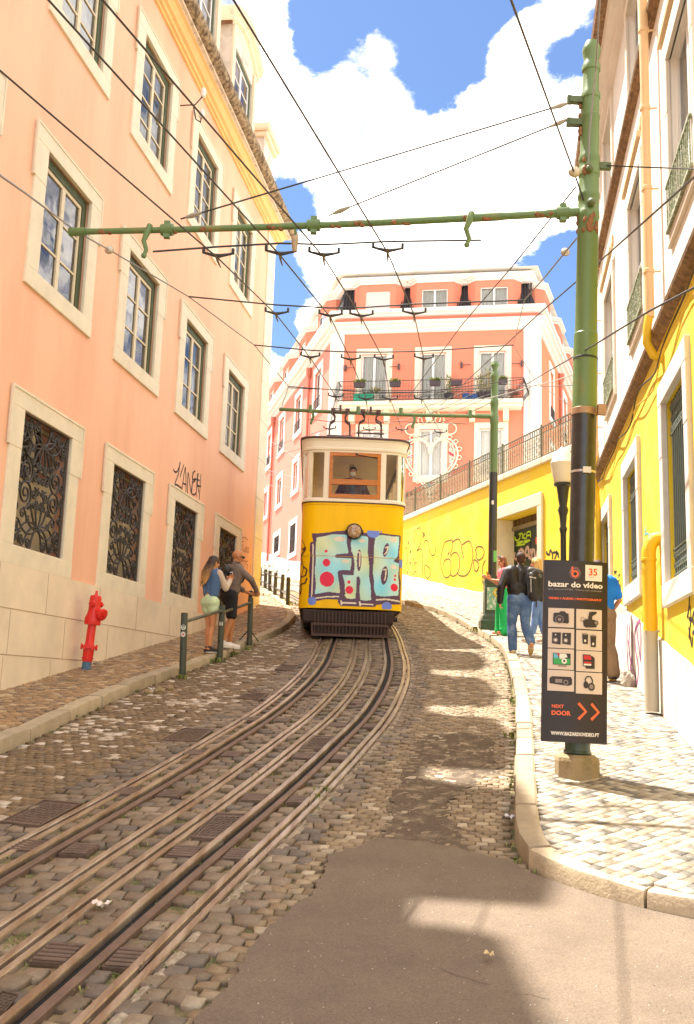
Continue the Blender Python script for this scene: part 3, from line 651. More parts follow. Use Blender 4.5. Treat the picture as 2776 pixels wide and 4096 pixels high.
# ================================================================ LEFT BUILDING
LB = thing('peach_building', 'peach plastered corner building with scrollwork barred windows and a mouldy eaves gutter', 'building', (LW_X0, 0, 0), math.pi/2-LW_AZ)
COLS = [14.02*.9-3*3.19, 14.02*.9-2*3.19, 14.02*.9-3.19, 12.62, 15.78, 18.97, 22.20]
ROWS = [(9.157, 2.385), (5.149, 2.311), (1.429, 2.30)]
IN = (.34, 1.86, .24, None)
holes = []
for s in COLS:
    for z, h in ROWS: holes.append((s+.30, s+1.88, z+.22, z+h-.22))
wm = MB(); wall_holes(wm, -9, 26.63, 1.40, 12.6, holes, depth=.34)
wm.build('wall', peach, LB)
pm_ = MB(); pm_.box(-9, 25.75, -.035, .1, -4.5, 1.432); pm_.build('plinth', mat('plinth_stone', (.84, .70, .52), .8, .16, 1.3, .1, 60, fine=.04), LB)
jm = MB()   # plinth joints
for z in (.86, .27, -.33, -.93): jm.box(-9, 25.7, -.038, -.02, z-.006, z+.006)
for i, z in enumerate((.86, .27, -.33, -.93)):
    s = -8.3+(i % 2)*.8
    while s < 25.5: jm.box(s-.004, s+.004, -.0375, -.02, z+.006, z+(.566 if i else .566)-.0); s += random.uniform(1.3, 1.9)
jm.build('plinth_joints', mat('joint_dark', (.48, .34, .22), .9, .3), LB)
cm = MB(); cm.bbox(25.80, 26.64, -.03, .12, 1.9, 12.4, .01); cm.bbox(25.70, 26.72, -.09, .15, -1, 1.78, .03); cm.bbox(25.66, 26.76, -.13, .15, 1.78, 1.95, .04)
cm.build('corner_pilaster', stone, LB)
cj = MB()
for z in np.arange(2.7, 12.2, 1.05): cj.box(25.80, 26.645, -.032, .0, z-.006, z+.006)
cj.build('pilaster_joints', mat('joint_soft', (.50, .40, .28), .9, .3), LB)
bm_ = MB(); bm_.box(26.60, 26.66, 0.05, 9, -1, 12.4); bm_.box(-9, 26.6, 9, 9.1, -4, 12.4); bm_.build('end_wall', peach, LB)
# eaves: ochre cove, stained gutter with fascia
def profile_run(name, prof, x0, x1, m, parent, n=60, smooth=False, ret=True):
    mb = MB(); mb.strip([[(x, y, z) for y, z in prof] for x in np.linspace(x0, x1, n)])
    if ret: mb.strip([[(x1, y, z) for y, z in prof], [(x1, .2, z) for y, z in prof]])
    return mb.build(name, m, parent, smooth=smooth)
# returned end round the corner
def mitred(name, prof, x0, x1, m, parent, back=6):
    mb = MB(); mb.strip([[(x0, y, z) for y, z in prof], [(x1-y-.0, y, z) for y, z in prof], [(x1-y, back, z) for y, z in prof]]); return mb.build(name, m, parent)
mitred('cove_moulding', [(0, 12.2), (-.05, 12.2), (-.05, 12.26), (-.10, 12.27), (-.11, 12.33), (-.17, 12.35), (-.20, 12.40), (-.24, 12.46), (-.30, 12.485)], -9, 26.64, ochre, LB)
mitred('cornice_soffit', [(-.30, 12.485), (-.31, 12.50), (-.37, 12.505), (-.38, 12.54)], -9, 26.64, mat('pale_soffit', (.72, .60, .46), .9, .3, 5, col2=(.35, .26, .18), ramp=(.5, .7)), LB)
mitred('gutter', [(-.38, 12.54), (-.44, 12.56), (-.50, 12.60), (-.535, 12.66), (-.54, 12.74), (-.50, 12.75), (-.46, 12.68), (-.2, 12.66), (.1, 12.8)], -9, 26.64, stained, LB)
rm = MB(); rm.strip([[(-9, .1, 12.7), (26.6, .1, 12.7)], [(-9, 1.5, 14.7), (25.6, 1.5, 14.7)], [(-9, 5, 15.6), (25.0, 5, 15.6)], [(-9, 9.1, 12.7), (25.6, 9.1, 12.7)]])
rm.add([(26.6, .1, 12.7), (26.6, 9.1, 12.7), (25.0, 5, 15.6), (25.6, 1.5, 14.7)], [(0, 1, 2, 3)]); rm.build('roof', mat('red_roof_tile', (.34, .13, .07), .8, .3, 6, .3, 30, stretch=(6, 1, 1)), LB)
# dormers
dm = mat('dormer_render', (.70, .62, .52), .9, .2, 2.2, .1, 30, col2=(.42, .36, .29), ramp=(.5, .75))
def dormer(s0, w_, flat=False, zt=15.85, y0=.05):
    d = MB(); h0 = 12.7; zs = zt-.38
    holes = [(s0+.22, s0+w_-.40+.16, 13.0, 15.1)] if not flat else []
    wall_holes(d, s0, s0+w_, h0, zs, holes, depth=.1, y=y0)
    d.quad((s0, y0, h0), (s0, y0, zs), (s0, y0+2.3, zs), (s0, y0+2.3, h0)); d.quad((s0+w_, y0, h0), (s0+w_, y0+2.3, h0), (s0+w_, y0+2.3, zs), (s0+w_, y0, zs))
    o = d.build('dormer', dm, LB)
    c = MB()
    if not flat:
        prof = [(.0, .0), (-.06, .03), (-.08, .12), (-.16, .18), (-.20, .30), (-.20, .36), (.0, .40)]
        n_ = 14; rows = []
        for k in range(n_+1):
            u = k/n_; x = s0-.18+(w_+.36)*u; z = zs-.02+.42*math.sin(math.pi*u); rows.append([(x, y0+yy_, z+zz) for yy_, zz in prof]+[(x, y0+2.3, z+.40)])
        c.strip(rows); c.prism([(s0, zs)]+[(s0-.0+w_*k/10, zs+.40*math.sin(math.pi*(k/10*.88+.06))) for k in range(11)]+[(s0+w_, zs)], y0+.002, y0+.03, 'y')
        for sg in (-.18, w_+.18): c.add([(s0+sg, y0+yy_, zs-.02+zz) for yy_, zz in prof]+[(s0+sg, y0+2.3, zs+.38), (s0+sg, y0+2.3, zs-.02)], [tuple(range(len(prof)+2))])
        c.box(s0-.02, s0+.2, y0-.05, y0-.001, 12.7, zs); c.box(s0+w_-.22, s0+w_+.02, y0-.05, y0-.001, 12.7, zs)
    else:
        c.bbox(s0-.16, s0+w_+.16, y0-.18, y0+2.4, zs-.02, zs+.22, .05); c.bbox(s0-.08, s0+w_+.08, y0-.1, y0+2.3, zs-.16, zs-.02, .03)
    c.build('dormer_pediment', mat('dormer_stone', (.80, .66, .46), .85, .25, 3, .2, 30, col2=(.45, .34, .22), ramp=(.55, .75)), LB)
    if not flat:
        wdo = tag(bpy.data.objects.new('dormer_window', None)); C.objects.link(wdo); wdo.parent = LB
        casement(wdo, (s0+.22, y0+.06, 13.0), w_-.46, 2.1, 4, white, glass, outer=(greenfr, .11))
for s0 in (-4.4, -1.1, 2.2, 5.4, 8.6, 11.8, 15.0, 18.28): dormer(s0, 2.18, zt=15.1 if s0 < 9 else 15.85)  # unseen near dormers lowered to shorten their shadow on the street
dormer(21.60, 2.18); dormer(25.35, 1.1, flat=True, zt=15.3, y0=.12)
# ordinary windows
def left_window(rows, h, barred=False):
    w_ = thing('window', None, None); w_.parent = LB
    mb = MB(); surround(mb, 2.17, h, .34, 1.85, .255, h-.245, pr=.03 if barred else .04, ear=.045, earz=h*.66)
    mb.build('stone_surround', stone, w_)
    if not barred:
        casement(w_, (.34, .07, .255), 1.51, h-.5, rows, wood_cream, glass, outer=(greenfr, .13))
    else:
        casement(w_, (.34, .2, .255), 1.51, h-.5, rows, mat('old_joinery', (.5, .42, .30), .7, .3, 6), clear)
    return w_
def grille_mesh():
    mb = MB(); W_, H_ = 1.50, 1.795; y = .035
    def T(pts, r=.011, cl=False, ribbon=True):
        mb.tube([(p[0]+.345, y, p[1]+.257) for p in pts], r*1.35, 5, closed=cl)
    T([(0.01, 0.01), (W_-.01, .01), (W_-.01, H_-.01), (.01, H_-.01)], .012, True)
    c = W_/2
    def scroll(x0, z0, x1, z1, bend, rr, tr=1.4, sg=1):   # S stem ending in a curl
        a = Vector((x0, z0)); b = Vector((x1, z1)); d = b-a; nn = Vector((-d.y, d.x))*bend
        pts = [a.lerp(b, t)+nn*4*t*(1-t)*.5 for t in [k/10 for k in range(11)]]
        T(pts, .011)
        e = (pts[-1]-pts[-2]).normalized(); ctr = b+Vector((-e.y, e.x))*rr*sg; a0 = math.atan2(b.y-ctr.y, b.x-ctr.x)
        T(spiral(ctr, rr, tr, a0, sg, 20, .12), .010)
    for half in (0, 1):
        fz = (lambda z: z) if half == 0 else (lambda z: H_-z)
        for sx in (-1, 1):
            fx = lambda x: c+sx*x
            m = (1 if half == 0 else -1)*sx
            # palmette spray from the base
            for x1, z1, bd, rr in ((.10, .62, .05, .05), (.24, .60, .16, .06), (.40, .50, .30, .075), (.56, .36, .42, .07)):
                scroll(fx(.012), fz(.30), fx(x1), fz(z1), -bd*m, rr, 1.3, m*-1)
            for x1, z1, bd, rr in ((.16, .06, -.2, .055), (.36, .08, -.35, .07), (.6, .10, -.45, .06)):
                scroll(fx(.012), fz(.34), fx(x1), fz(z1), -bd*m, rr, 1.3, m)
            # big side volutes
            T(spiral((fx(.44), fz(.74)), .20, 2.1, math.pi/2*(1 if half else -1), -m, 34, .14), .012)
            T(spiral((fx(.62), fz(.24)), .10, 1.7, 0 if sx < 0 else math.pi, m, 24, .14), .011)
            T(spiral((fx(.17), fz(.78)), .085, 1.7, math.pi/2, m, 24, .14), .011)
            T(spiral((fx(.66), fz(.54)), .075, 1.6, math.pi/2, -m, 22, .14), .011)
            T(spiral((fx(.24), fz(.10)), .08, 1.6, 0, m, 22, .14), .010)
            T(spiral((fx(.47), fz(.13)), .09, 1.7, 1.5, -m, 22, .14), .010)
            T(spiral((fx(.64), fz(.80)), .075, 1.6, 3.1, m, 22, .14), .010)
            T(spiral((fx(.08), fz(.66)), .055, 1.5, 0, m, 18, .15), .011)
            T(spiral((fx(.30), fz(.40)), .055, 1.5, 1, -m, 18, .15), .010)
            T([(fx(.70), fz(.03)), (fx(.715), fz(.4)), (fx(.69), fz(.88))], .010)
    for z in (.62, .82, .98, 1.18):
        for sx in (-1, 1): T(spiral((c+sx*.055, z), .05, 1.5, math.pi/2, -sx, 18, .15), .011)
    return mb
gm = grille_mesh(); g0 = None
scr = mat('dusty_blind', (.60, .49, .33), .9, .35, 3, col2=(.40, .32, .2))
for r_, (z, h) in enumerate(ROWS):
    proto = left_window(4 if r_ == 0 else 3, h, r_ == 2)
    if r_ == 2:
        g = gm.build('iron_grille', iron, proto, smooth=True)
        sb = MB(); sb.box(.36, 1.10, .150, .165, .27, 1.22); sb.box(1.12, 1.83, .155, .17, .27, 1.30); sb.build('blind', scr, proto)
    for i, s in enumerate(COLS):
        o = proto if i == 0 else dup(proto, LB)
        o.location = (s, 0, z)
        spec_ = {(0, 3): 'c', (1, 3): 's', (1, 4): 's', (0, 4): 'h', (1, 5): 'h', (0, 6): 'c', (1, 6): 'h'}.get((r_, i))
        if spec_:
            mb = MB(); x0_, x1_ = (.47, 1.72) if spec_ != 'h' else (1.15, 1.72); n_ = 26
            if spec_ == 's':
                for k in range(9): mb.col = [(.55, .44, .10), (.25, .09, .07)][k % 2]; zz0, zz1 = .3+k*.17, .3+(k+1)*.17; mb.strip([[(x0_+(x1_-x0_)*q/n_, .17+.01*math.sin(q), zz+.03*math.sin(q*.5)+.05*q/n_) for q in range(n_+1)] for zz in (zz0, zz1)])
                mb.build('awning_reflection', mat('reflection_stripes', (1, 1, 1), .9, .15, 5, attr='Col'), o)  # stripes painted behind the glass imitate the reflection of an awning
            else:
                mb.strip([[(x0_+(x1_-x0_)*q/n_, .17+.02*math.sin(q*1.7), zz) for q in range(n_+1)] for zz in (.3, h-.35)]); mb.build('curtain', curtain, o, smooth=True)
# graffiti on the peach wall
fL = lambda a, b, d: (a, -d, b)
gr = MB(); dk = mat('graffiti_black', (.02, .015, .015), .7, 0)
def LZ(u, v):   # photo point on the left wall -> local
    r = ray(u, v); n_ = np.array([math.cos(LW_AZ), -math.sin(LW_AZ), 0]); t = (LW_X0*math.cos(LW_AZ))/(r@n_); P = r*t
    return ((P[0]-LW_X0)*math.sin(LW_AZ)+P[1]*math.cos(LW_AZ), P[2])
def tagstroke(mb, pts, w_, fn, f, sm=3, depth=.004, m=None):
    stroke(mb, [p for p in smooth_pts([fn(*q) for q in pts], sm)], w_, f, depth)
z6 = lambda x, y: (600+x/2.25, 1900+y/2.25); z3 = lambda x, y: (x/1.4318, 1300+y/1.4318)
for pts in ([(992, 825), (1000, 840), (1015, 838), (1030, 800), (1030, 788), (1022, 850), (1000, 912), (1012, 915), (1040, 935)], [(1030, 870), (1052, 800)], [(1040, 950), (1057, 830), (1062, 825), (1065, 940), (1058, 970)], [(1046, 905), (1066, 915)], [(1072, 970), (1076, 845), (1085, 900), (1096, 965), (1104, 840)],
            [(1118, 835), (1108, 845), (1100, 880), (1118, 890), (1102, 905), (1095, 960), (1112, 972), (1122, 960)], [(1112, 880), (1142, 890)], [(1130, 850), (1122, 985)], [(1150, 855), (1140, 1000)], [(1136, 850), (1130, 900), (1138, 960)], [(1125, 920), (1150, 925)]):
    tagstroke(gr, pts, .035, lambda x, y: LZ(*z3(x, y)), fL)
gr.build('graffiti_scrawl', dk, LB)
gr = MB()
for pts in ([(820, 570), (850, 560), (880, 585)], [(815, 600), (805, 680), (830, 670)], [(805, 640), (835, 630)], [(815, 600), (840, 600)], [(838, 640), (838, 675), (850, 690), (855, 650)], [(858, 700), (862, 650), (875, 655), (862, 672), (876, 700)], [(885, 650), (878, 670), (882, 698), (890, 680), (885, 650)],
            [(812, 720), (806, 790)], [(825, 715), (820, 830)], [(808, 765), (835, 770)], [(842, 730), (836, 820)], [(838, 770), (868, 780)], [(855, 735), (850, 830)], [(880, 770), (862, 790), (880, 820), (870, 850)], [(905, 800), (895, 880), (865, 905)]):
    tagstroke(gr, pts, .022, lambda x, y: LZ(*z6(x, y)), fL, depth=.0045)
gr.build('graffiti_faint', mat('graffiti_faded', (.40, .14, .10), .8, 0), LB)
# insulator bracket on the wall
ib = MB(); y0 = -.05
ib.tube([(18.12, 0, 11.15), (18.2, -.30, 11.2), (18.3, -.42, 11.45)], .014, 6); ib.tube([(18.25, -.25, 11.2), (18.3, -.3, 10.95), (18.42, -.36, 10.95), (18.45, -.36, 11.1)], .014, 6)
b_ = ib.build('wire_bracket', iron, LB)
for c_ in ((18.3, -.42, 11.42), (18.45, -.36, 11.06)): ib = MB(); ib.lathe([(.03, 0), (.055, .02), (.05, .07), (.06, .1), (.045, .17), (.02, .2)], c_); ib.build('insulator', white, LB, smooth=True)
# ================================================================ RIGHT BUILDING (local x = 21.9 - s, -y towards the street)
_p = ST(21.9, 1.79); RB = thing('yellow_and_cream_house', 'sunlit house, yellow below and cream above, with barred windows and ochre drainpipes', 'building', (*_p, 0), math.pi/2-.16+math.pi)
RX = lambda s: 21.9-s
wins = [(5.2, 7.0, .45, 3.55), (9.75, 11.55, .98, 3.53), (13.43, 15.27, 1.31, 3.46), (17.1, 18.9, 1.72, 3.37), (20.15, 21.5, 2.1, 3.3)]
holes = [(RX(b)+.2, RX(a)-.2, c+.24, d-.24) for a, b, c, d in wins]
mb = MB(); wall_holes(mb, 0, RX(6.2), -3, 4.12, [h for h in holes if h[1] < RX(6.2)], depth=.3); mb.box(RX(6.2), RX(6.2)+.05, 0, 8, -3, 4.12); mb.build('ground_floor_wall', yellow, RB)
plz = lambda s: .24+(s-9.76)*.185
mb = MB()
ss = np.arange(6.2, 21.95, .45)
mb.strip([[(RX(s), -.03, plz(s)+.012*math.sin(s*5)-.0), (RX(s), -.03, -3)] for s in ss]); mb.strip([[(RX(s), -.03, plz(s)+.012*math.sin(s*5)), (RX(s), .02, plz(s)+.02)] for s in ss])
mb.strip([[(RX(6.2)+.03, -.03, plz(6.2)), (RX(6.2)+.03, -.03, -3)], [(RX(6.2)+.03, 8, plz(6.2)), (RX(6.2)+.03, 8, -3)]])
mb.build('plinth', mat('whitewashed_plinth', (.72, .69, .62), .9, .25, 3.5, .3, 25, col2=(.40, .31, .24), ramp=(.54, .8), stretch=(1.5, 1.5, .5)), RB)
barm = mat('pale_green_bars', (.16, .20, .17), .45, .2, 10)
for k, (a, b, c, d) in enumerate(wins[1:]):
    w_ = thing('window', None, None, (RX(b), 0, c)); w_.parent = RB; W_, H_ = b-a, d-c
    mb = MB(); surround(mb, W_, H_, .21, W_-.21, .25, H_-.25, pr=.05, ear=0); mb.build('stone_surround', stone_white, w_)
    mb = MB(); n_ = 11
    for q in range(n_):
        x = .24+(W_-.48)*(q+.5)/n_; mb.tube([(x, .06, .25), (x, .06, H_-.25)], .012, 6)
        for z0_, z1_ in ((.27, .62), (H_-.62, H_-.27)):
            for t_ in range(3):
                zc = z0_+(z1_-z0_)*(t_+.5)/3
                mb.tube([(p[0], .055, p[1]) for p in spiral((x+.028, zc), .045, 1.2, 2, 1, 9, .3)], .008, 4); mb.tube([(p[0], .055, p[1]) for p in spiral((x-.028, zc), .045, 1.2, 1.1, -1, 9, .3)], .008, 4)
    for z_ in (.3, .62, H_-.62, H_-.3): mb.box(.21, W_-.21, .045, .062, z_-.008, z_+.008)
    mb.build('window_bars', barm, w_)
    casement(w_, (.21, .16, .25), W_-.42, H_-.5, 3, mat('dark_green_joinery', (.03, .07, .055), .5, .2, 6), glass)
# upper storeys
creamw = mat('cream_upper_wall', (.82, .78, .70), .85, .14, 1.4, .08, 40, col2=(.74, .60, .42), ramp=(.6, .85), stretch=(2, 2, .35))  # the wall's own cream, with ochre patches at random
up = []
for s in (7.05, 10.6, 14.2, 17.8): up += [(RX(s), RX(s)+1.35, 5.05, 7.1), (RX(s-.2), RX(s-.2)+1.3, 8.72, 10.15)]
mb = MB(); wall_holes(mb, RX(19.4), RX(6.2), 4.12, 10.6, [h for h in up if h[1] < RX(6.2)], depth=.16, y=.02); mb.box(RX(19.4)-.02, RX(19.4), .02, 8, 4.12, 10.6); mb.box(RX(6.2), RX(6.2)+.02, 0.02, 8, 4.12, 10.6); mb.build('upper_wall', creamw, RB)
brownm = mat('weathered_brown_eave', (.36, .22, .11), .9, .4, 10, .3, 30, col2=(.15, .09, .05))
mb = MB(); mb.strip([[(x, y, z) for y, z in ((0, 4.07), (-.05, 4.09), (-.08, 4.13), (-.11, 4.15), (-.12, 4.19), (-.09, 4.22), (.02, 4.26))] for x in (RX(20.4), RX(6.0))]); mb.build('string_course', brownm, RB)
mb = MB(); mb.strip([[(x, y, z) for y, z in ((.02, 8.24), (-.04, 8.25), (-.05, 8.29), (-.09, 8.30), (-.10, 8.34), (.02, 8.38))] for x in (RX(19.5), RX(6.0))]); mb.build('upper_string_course', brownm, RB)
mb = MB(); mb.strip([[(x, y, z) for y, z in ((.02, 10.35), (-.08, 10.4), (-.1, 10.48), (-.22, 10.52), (-.25, 10.6))] for x in (RX(19.5), RX(6.0))]); mb.build('eave_moulding', trim, RB)
mb = MB(); mb.strip([[(x, y, z) for y, z in ((-.2, 10.6), (-.40, 10.61), (-.42, 10.69), (.3, 10.80), (3, 11.9), (8, 10.6))] for x in (RX(19.6), RX(6.0))]); mb.build('eave', brownm, RB)
mouldm = mat('pale_ochre_moulding', (.76, .55, .32), .8, .15, 4)
for a, b, c, d in up:
    if b > RX(6.2): continue
    w_ = thing('window', None, None, (a-.16, 0.02, c-.16)); w_.parent = RB; W_, H_ = b-a+.32, d-c+.32
    mb = MB(); surround(mb, W_, H_, .16, W_-.16, .16, H_-.16, pr=.04, ear=0); mb.build('stone_surround', mat('cream_window_trim', (.80, .72, .60), .8, .12, 3), w_)  # warm cream trim, one colour on every upper window
    mb = MB(); mb.bbox(-.05, W_+.05, -.10, -.04, H_+.10, H_+.2, .01); mb.bbox(.1, W_-.1, -.03, -.005, H_+.35, H_+.5, .01); mb.build('head_moulding', mouldm, w_)
    casement(w_, (.16, .08, .16), W_-.32, H_-.32, 2, white, glass, cur=[(0, .3), (.7, 1)])
    if c < 6:
        mb = MB(); mb.box(.1, W_-.1, -.08, -.04, .12, .16); 
        for q in range(13): x = .14+(W_-.28)*q/12; mb.tube([(x, -.06, .14), (x+.03*math.sin(q), -.06, .42), (x, -.06, .66)], .010, 5)
        mb.box(.1, W_-.1, -.075, -.045, .65, .68); mb.build('window_rail', mat('peeling_green_iron', (.20, .24, .14), .7, .5, 30, col2=(.55, .54, .42), ramp=(.5, .6)), w_)
# drain pipes
pipe_o = mat('pipe_ochre', (.80, .54, .28), .6, .08, 3); pipe_y = mat('pipe_yellow', (.84, .54, .02), .55, .1, 3); pipe_g = mat('pipe_grey_peeling', (.50, .45, .35), .7, .2, 4, .1, 30, col2=(.12, .10, .08), ramp=(.66, .70))
for (s0, s1, top) in ((11.45, 11.95, 10.5), (18.55, 18.75, 10.5)):
    p = thing('drainpipe', None, None); p.parent = RB; x0, x1 = RX(s0), RX(s1); g = gz(*ST(s1, 1.7))+.12
    mb = MB(); mb.tube([(x0, -.13, 4.36), (x0, -.13, top)], .055, 14)
    for z_ in np.arange(4.9, top, 1.05): mb.lathe([(.055, 0), (.066, .01), (.066, .05), (.055, .06)], (x0, -.13, z_), 14, cap=False); mb.box(x0-.01, x0+.01, -.08, .01, z_+.02, z_+.035)
    mb.build('upper_pipe', pipe_o, p, smooth=True)
    mb = MB(); mb.tube([(x0, -.13, 4.42), (x0, -.17, 4.2), (x0, -.18, 4.0), (x0, -.12, 3.7), (x0, -.10, 3.4)] if s0 > 12 else [(x0, -.13, 4.42), (x0, -.16, 4.25), (x0, -.17, 4.05), (x0, -.10, 3.9), (x0, .02, 3.84)], .05, 12)
    if s0 > 12: mb.tube([(x0, -.10, 3.4), (x0, -.10, g)], .06, 12)
    mb.build('pipe_offset', pipe_y, p, smooth=True)
    if s0 < 12:
        mb = MB(); z_ = 1.80; mb.tube([(x1, .03, z_+.03), (x1, -.05, z_+.02), (x1, -.11, z_-.04), (x1, -.13, z_-.13), (x1, -.13, z_-.25)], .083, 14); mb.tube([(x1, -.13, z_-.22), (x1, -.13, .74)], .08, 14); mb.lathe([(.08, 0), (.09, .005), (.09, .03), (.08, .035)], (x1, -.13, z_-.24), 14, cap=False)
        mb.build('yellow_pipe', pipe_y, p, smooth=True)
        mb = MB(); mb.tube([(x1, -.13, .74), (x1, -.13, g+.02)], .083, 14); mb.box(x1-.11, x1+.06, -.2, -.03, .735, .755); mb.build('iron_boot', pipe_g, p, smooth=True)
        mb = MB(); mb.tube([(x1-.19, -.035, .95), (x1-.19, -.035, g)], .022, 8); mb.build('conduit', mat('conduit_white', (.75, .72, .66), .6, .1), p)
# loose cables under the string course
for k, (pts, r) in enumerate([([(19, 3.98), (17.5, 3.86), (16, 3.97), (14.5, 3.8), (13, 3.95), (11.5, 3.78), (10, 3.95), (8, 3.85), (6.4, 3.95)], .011), ([(19, 3.9), (16.5, 3.80), (14, 3.88), (12, 3.65), (10.2, 3.86), (6.4, 3.74)], .009)]):
    mb = MB(); mb.tube([(RX(p[0]), -.05-.02*math.sin(p[0]*3), p[1]) for p in smooth_pts(pts, 6)], r, 5); mb.build('wall_cable', mat('cable_yellowed', (.62, .42, .05), .6, .2) if k else iron, RB)
fR = lambda a, b, d: (a, -d-.0, b)
def RZ(u, v, o=0):
    r = ray(u, v); n_ = np.array([math.cos(.16), -math.sin(.16), 0]); t = (1.79-o)/(r@n_); P = r*t; return (RX(P[0]*math.sin(.16)+P[1]*math.cos(.16)), P[2])
r4 = lambda x, y: (2276+x/2.324, 2000+y/2.324)
mb = MB()
for pts in ([(715, 240), (710, 300), (722, 250)], [(700, 330), (690, 420), (660, 430)], [(665, 330), (672, 400)], [(705, 320), (735, 310), (740, 380), (715, 400), (705, 350)], [(745, 320), (770, 330), (765, 400), (740, 420), (742, 340)], [(690, 460), (675, 600), (700, 610), (705, 570), (680, 560)], [(705, 480), (700, 580)], [(725, 500), (720, 580)], [(705, 530), (725, 525)], [(740, 460), (732, 520), (755, 530), (760, 470), (738, 455)], [(770, 440), (768, 520)]):
    tagstroke(mb, pts, .028, lambda x, y: RZ(*r4(x, y)), fR, depth=.005)
mb.build('graffiti_turquoise', mat('graffiti_turquoise', (.12, .50, .50), .7, 0), RB)
mb = MB()
for pts in ([(1125, 890), (1118, 1000), (1100, 1095)], [(1128, 985), (1135, 1080), (1118, 1290)], [(1115, 1100), (1162, 1120)], [(1115, 1180), (1130, 1280), (1145, 1360), (1150, 1270)], [(1175, 1020), (1150, 1100), (1175, 1200), (1150, 1240)],
            [(418, 650), (440, 690)], [(430, 660), (422, 700)], [(420, 672), (446, 660)], [(455, 690), (470, 740), (458, 760), (478, 800)], [(465, 700), (475, 690)], [(478, 760), (486, 850)]):
    tagstroke(mb, pts, .04 if pts[0][0] > 1000 else .03, lambda x, y: RZ(*r4(x, y)), fR, depth=.005)
mb.build('graffiti_black_tag', dk, RB)
mb = MB()
for pts in ([(565, 1150), (560, 1350), (575, 1600)], [(585, 1160), (580, 1400), (600, 1500), (590, 1620)], [(600, 1220), (610, 1450), (590, 1560)], [(615, 1110), (612, 1500), (640, 1640), (655, 1700), (668, 1560), (640, 1380), (635, 1250), (650, 1180), (665, 1300), (690, 1500)], [(672, 1130), (690, 1150), (692, 1480)], [(648, 1180), (672, 1130)], [(570, 1300), (600, 1550), (612, 1640)]):
    tagstroke(mb, pts, .05, lambda x, y: RZ(*r4(x, y)), fR, depth=.036, sm=5)
mb.build('graffiti_purple', mat('graffiti_purple', (.50, .14, .36), .7, .3, 5), RB)
# ================================================================ YELLOW RETAINING WALL (local x = L - q)
YW_AZ, YWL = -.3, 19.5; P0y = Vector((5.29, 21.5, 0)); dy = Vector((math.sin(YW_AZ), math.cos(YW_AZ), 0))
YW = thing('yellow_retaining_wall', 'long bright yellow retaining wall with stone coping, doorway and graffiti, behind the far green pole', 'wall', tuple(P0y+dy*YWL), math.pi/2-YW_AZ+math.pi)
QX = lambda q: YWL-q
def gq(q): p = P0y+dy*q; return gz(p.x, p.y)+.1
mb = MB(); wall_holes(mb, 0, QX(0), -1, 5.45, [(QX(4.44), QX(2.24), gq(3)-.0, 4.46)], depth=.5); mb.box(-.02, 0, 0, .6, -1, 5.45); mb.box(0, QX(0), .55, .6, 0, 5.4)
mb.build('wall', yellow, YW)
mb = MB(); 
for q in np.arange(0, YWL-.9, 1.0): mb.bbox(QX(q+.994), QX(q), -.07, .35, 5.45+random.uniform(-.004, .004), 5.60, .02)
mb.build('coping', stone, YW)
mb = MB(); qs = np.arange(4.7, YWL+.01, .5)
for A, B in ((qs, 0), (np.arange(-.05, 1.9, .3), 0)):
    mb.strip([[(QX(q), -.06, gq(q)+.36+.02*math.sin(q*4)), (QX(q), -.06, gq(q)-1)] for q in A]); mb.strip([[(QX(q), -.06, gq(q)+.36+.02*math.sin(q*4)), (QX(q), .0, gq(q)+.37+.02*math.sin(q*4))] for q in A])
mb.build('plinth', stone_white, YW)
dr = thing('doorway', None, None, (QX(4.61), 0, gq(3.3))); dr.parent = YW; H_ = 4.76-gq(3.3)
mb = MB(); mb.bbox(0, .17, -.06, .0, -.2, H_-.31, .01); mb.bbox(2.37, 2.60, -.06, 0, -.1, H_-.31, .01); mb.bbox(0, 2.60, -.065, 0, H_-.31, H_, .012); mb.box(.165, .185, 0, .5, -.2, H_-.31); mb.bbox(.17, 2.37, -.02, .5, -.3, .06, .01)
mb.build('door_frame', stone, dr)
dgm = mat('dark_green_door', (.03, .05, .03), .5, .3, 6, .05, 40)
mb = MB(); mb.box(.185, 1.27, .45, .49, .06, 2.30); mb.box(1.285, 2.37, .45, .49, .06, 2.30)
for x in (.28, 1.38):
    for z0_, z1_ in ((.15, .75), (.85, 2.2)):
        for bx in ((x, x+.02, z0_, z1_), (x+.80, x+.82, z0_, z1_), (x+.02, x+.80, z0_, z0_+.02), (x+.02, x+.80, z1_-.02, z1_)): mb.box(bx[0], bx[1], .435, .455, bx[2], bx[3])
mb.build('door_leaves', dgm, dr)
mb = MB(); mb.box(.185, 2.37, .38, .49, 2.30, 2.40); mb.build('transom_bar', mat('transom_grey', (.30, .26, .18), .7, .2), dr)
mb = MB(); 
for q in range(19): x = .185+2.185*q/19; mb.box(x+.004, x+2.185/19-.004, .42+.012*(q % 2), .48, 2.40, H_-.31)
mb.build('slatted_fanlight', mat('brown_slats', (.14, .095, .05), .7, .3, 6), dr)
def QZ(u, v, o=0):
    n_ = np.array([math.cos(YW_AZ), -math.sin(YW_AZ), 0]); Q = np.array(P0y)-n_*o; r = ray(u, v); t = (Q@n_)/(r@n_); P = r*t; return (QX((P-Q)@np.array(dy)), P[2])
z5 = lambda x, y: (1600+x/2.25, 1600+y/2.25)
mb = MB()
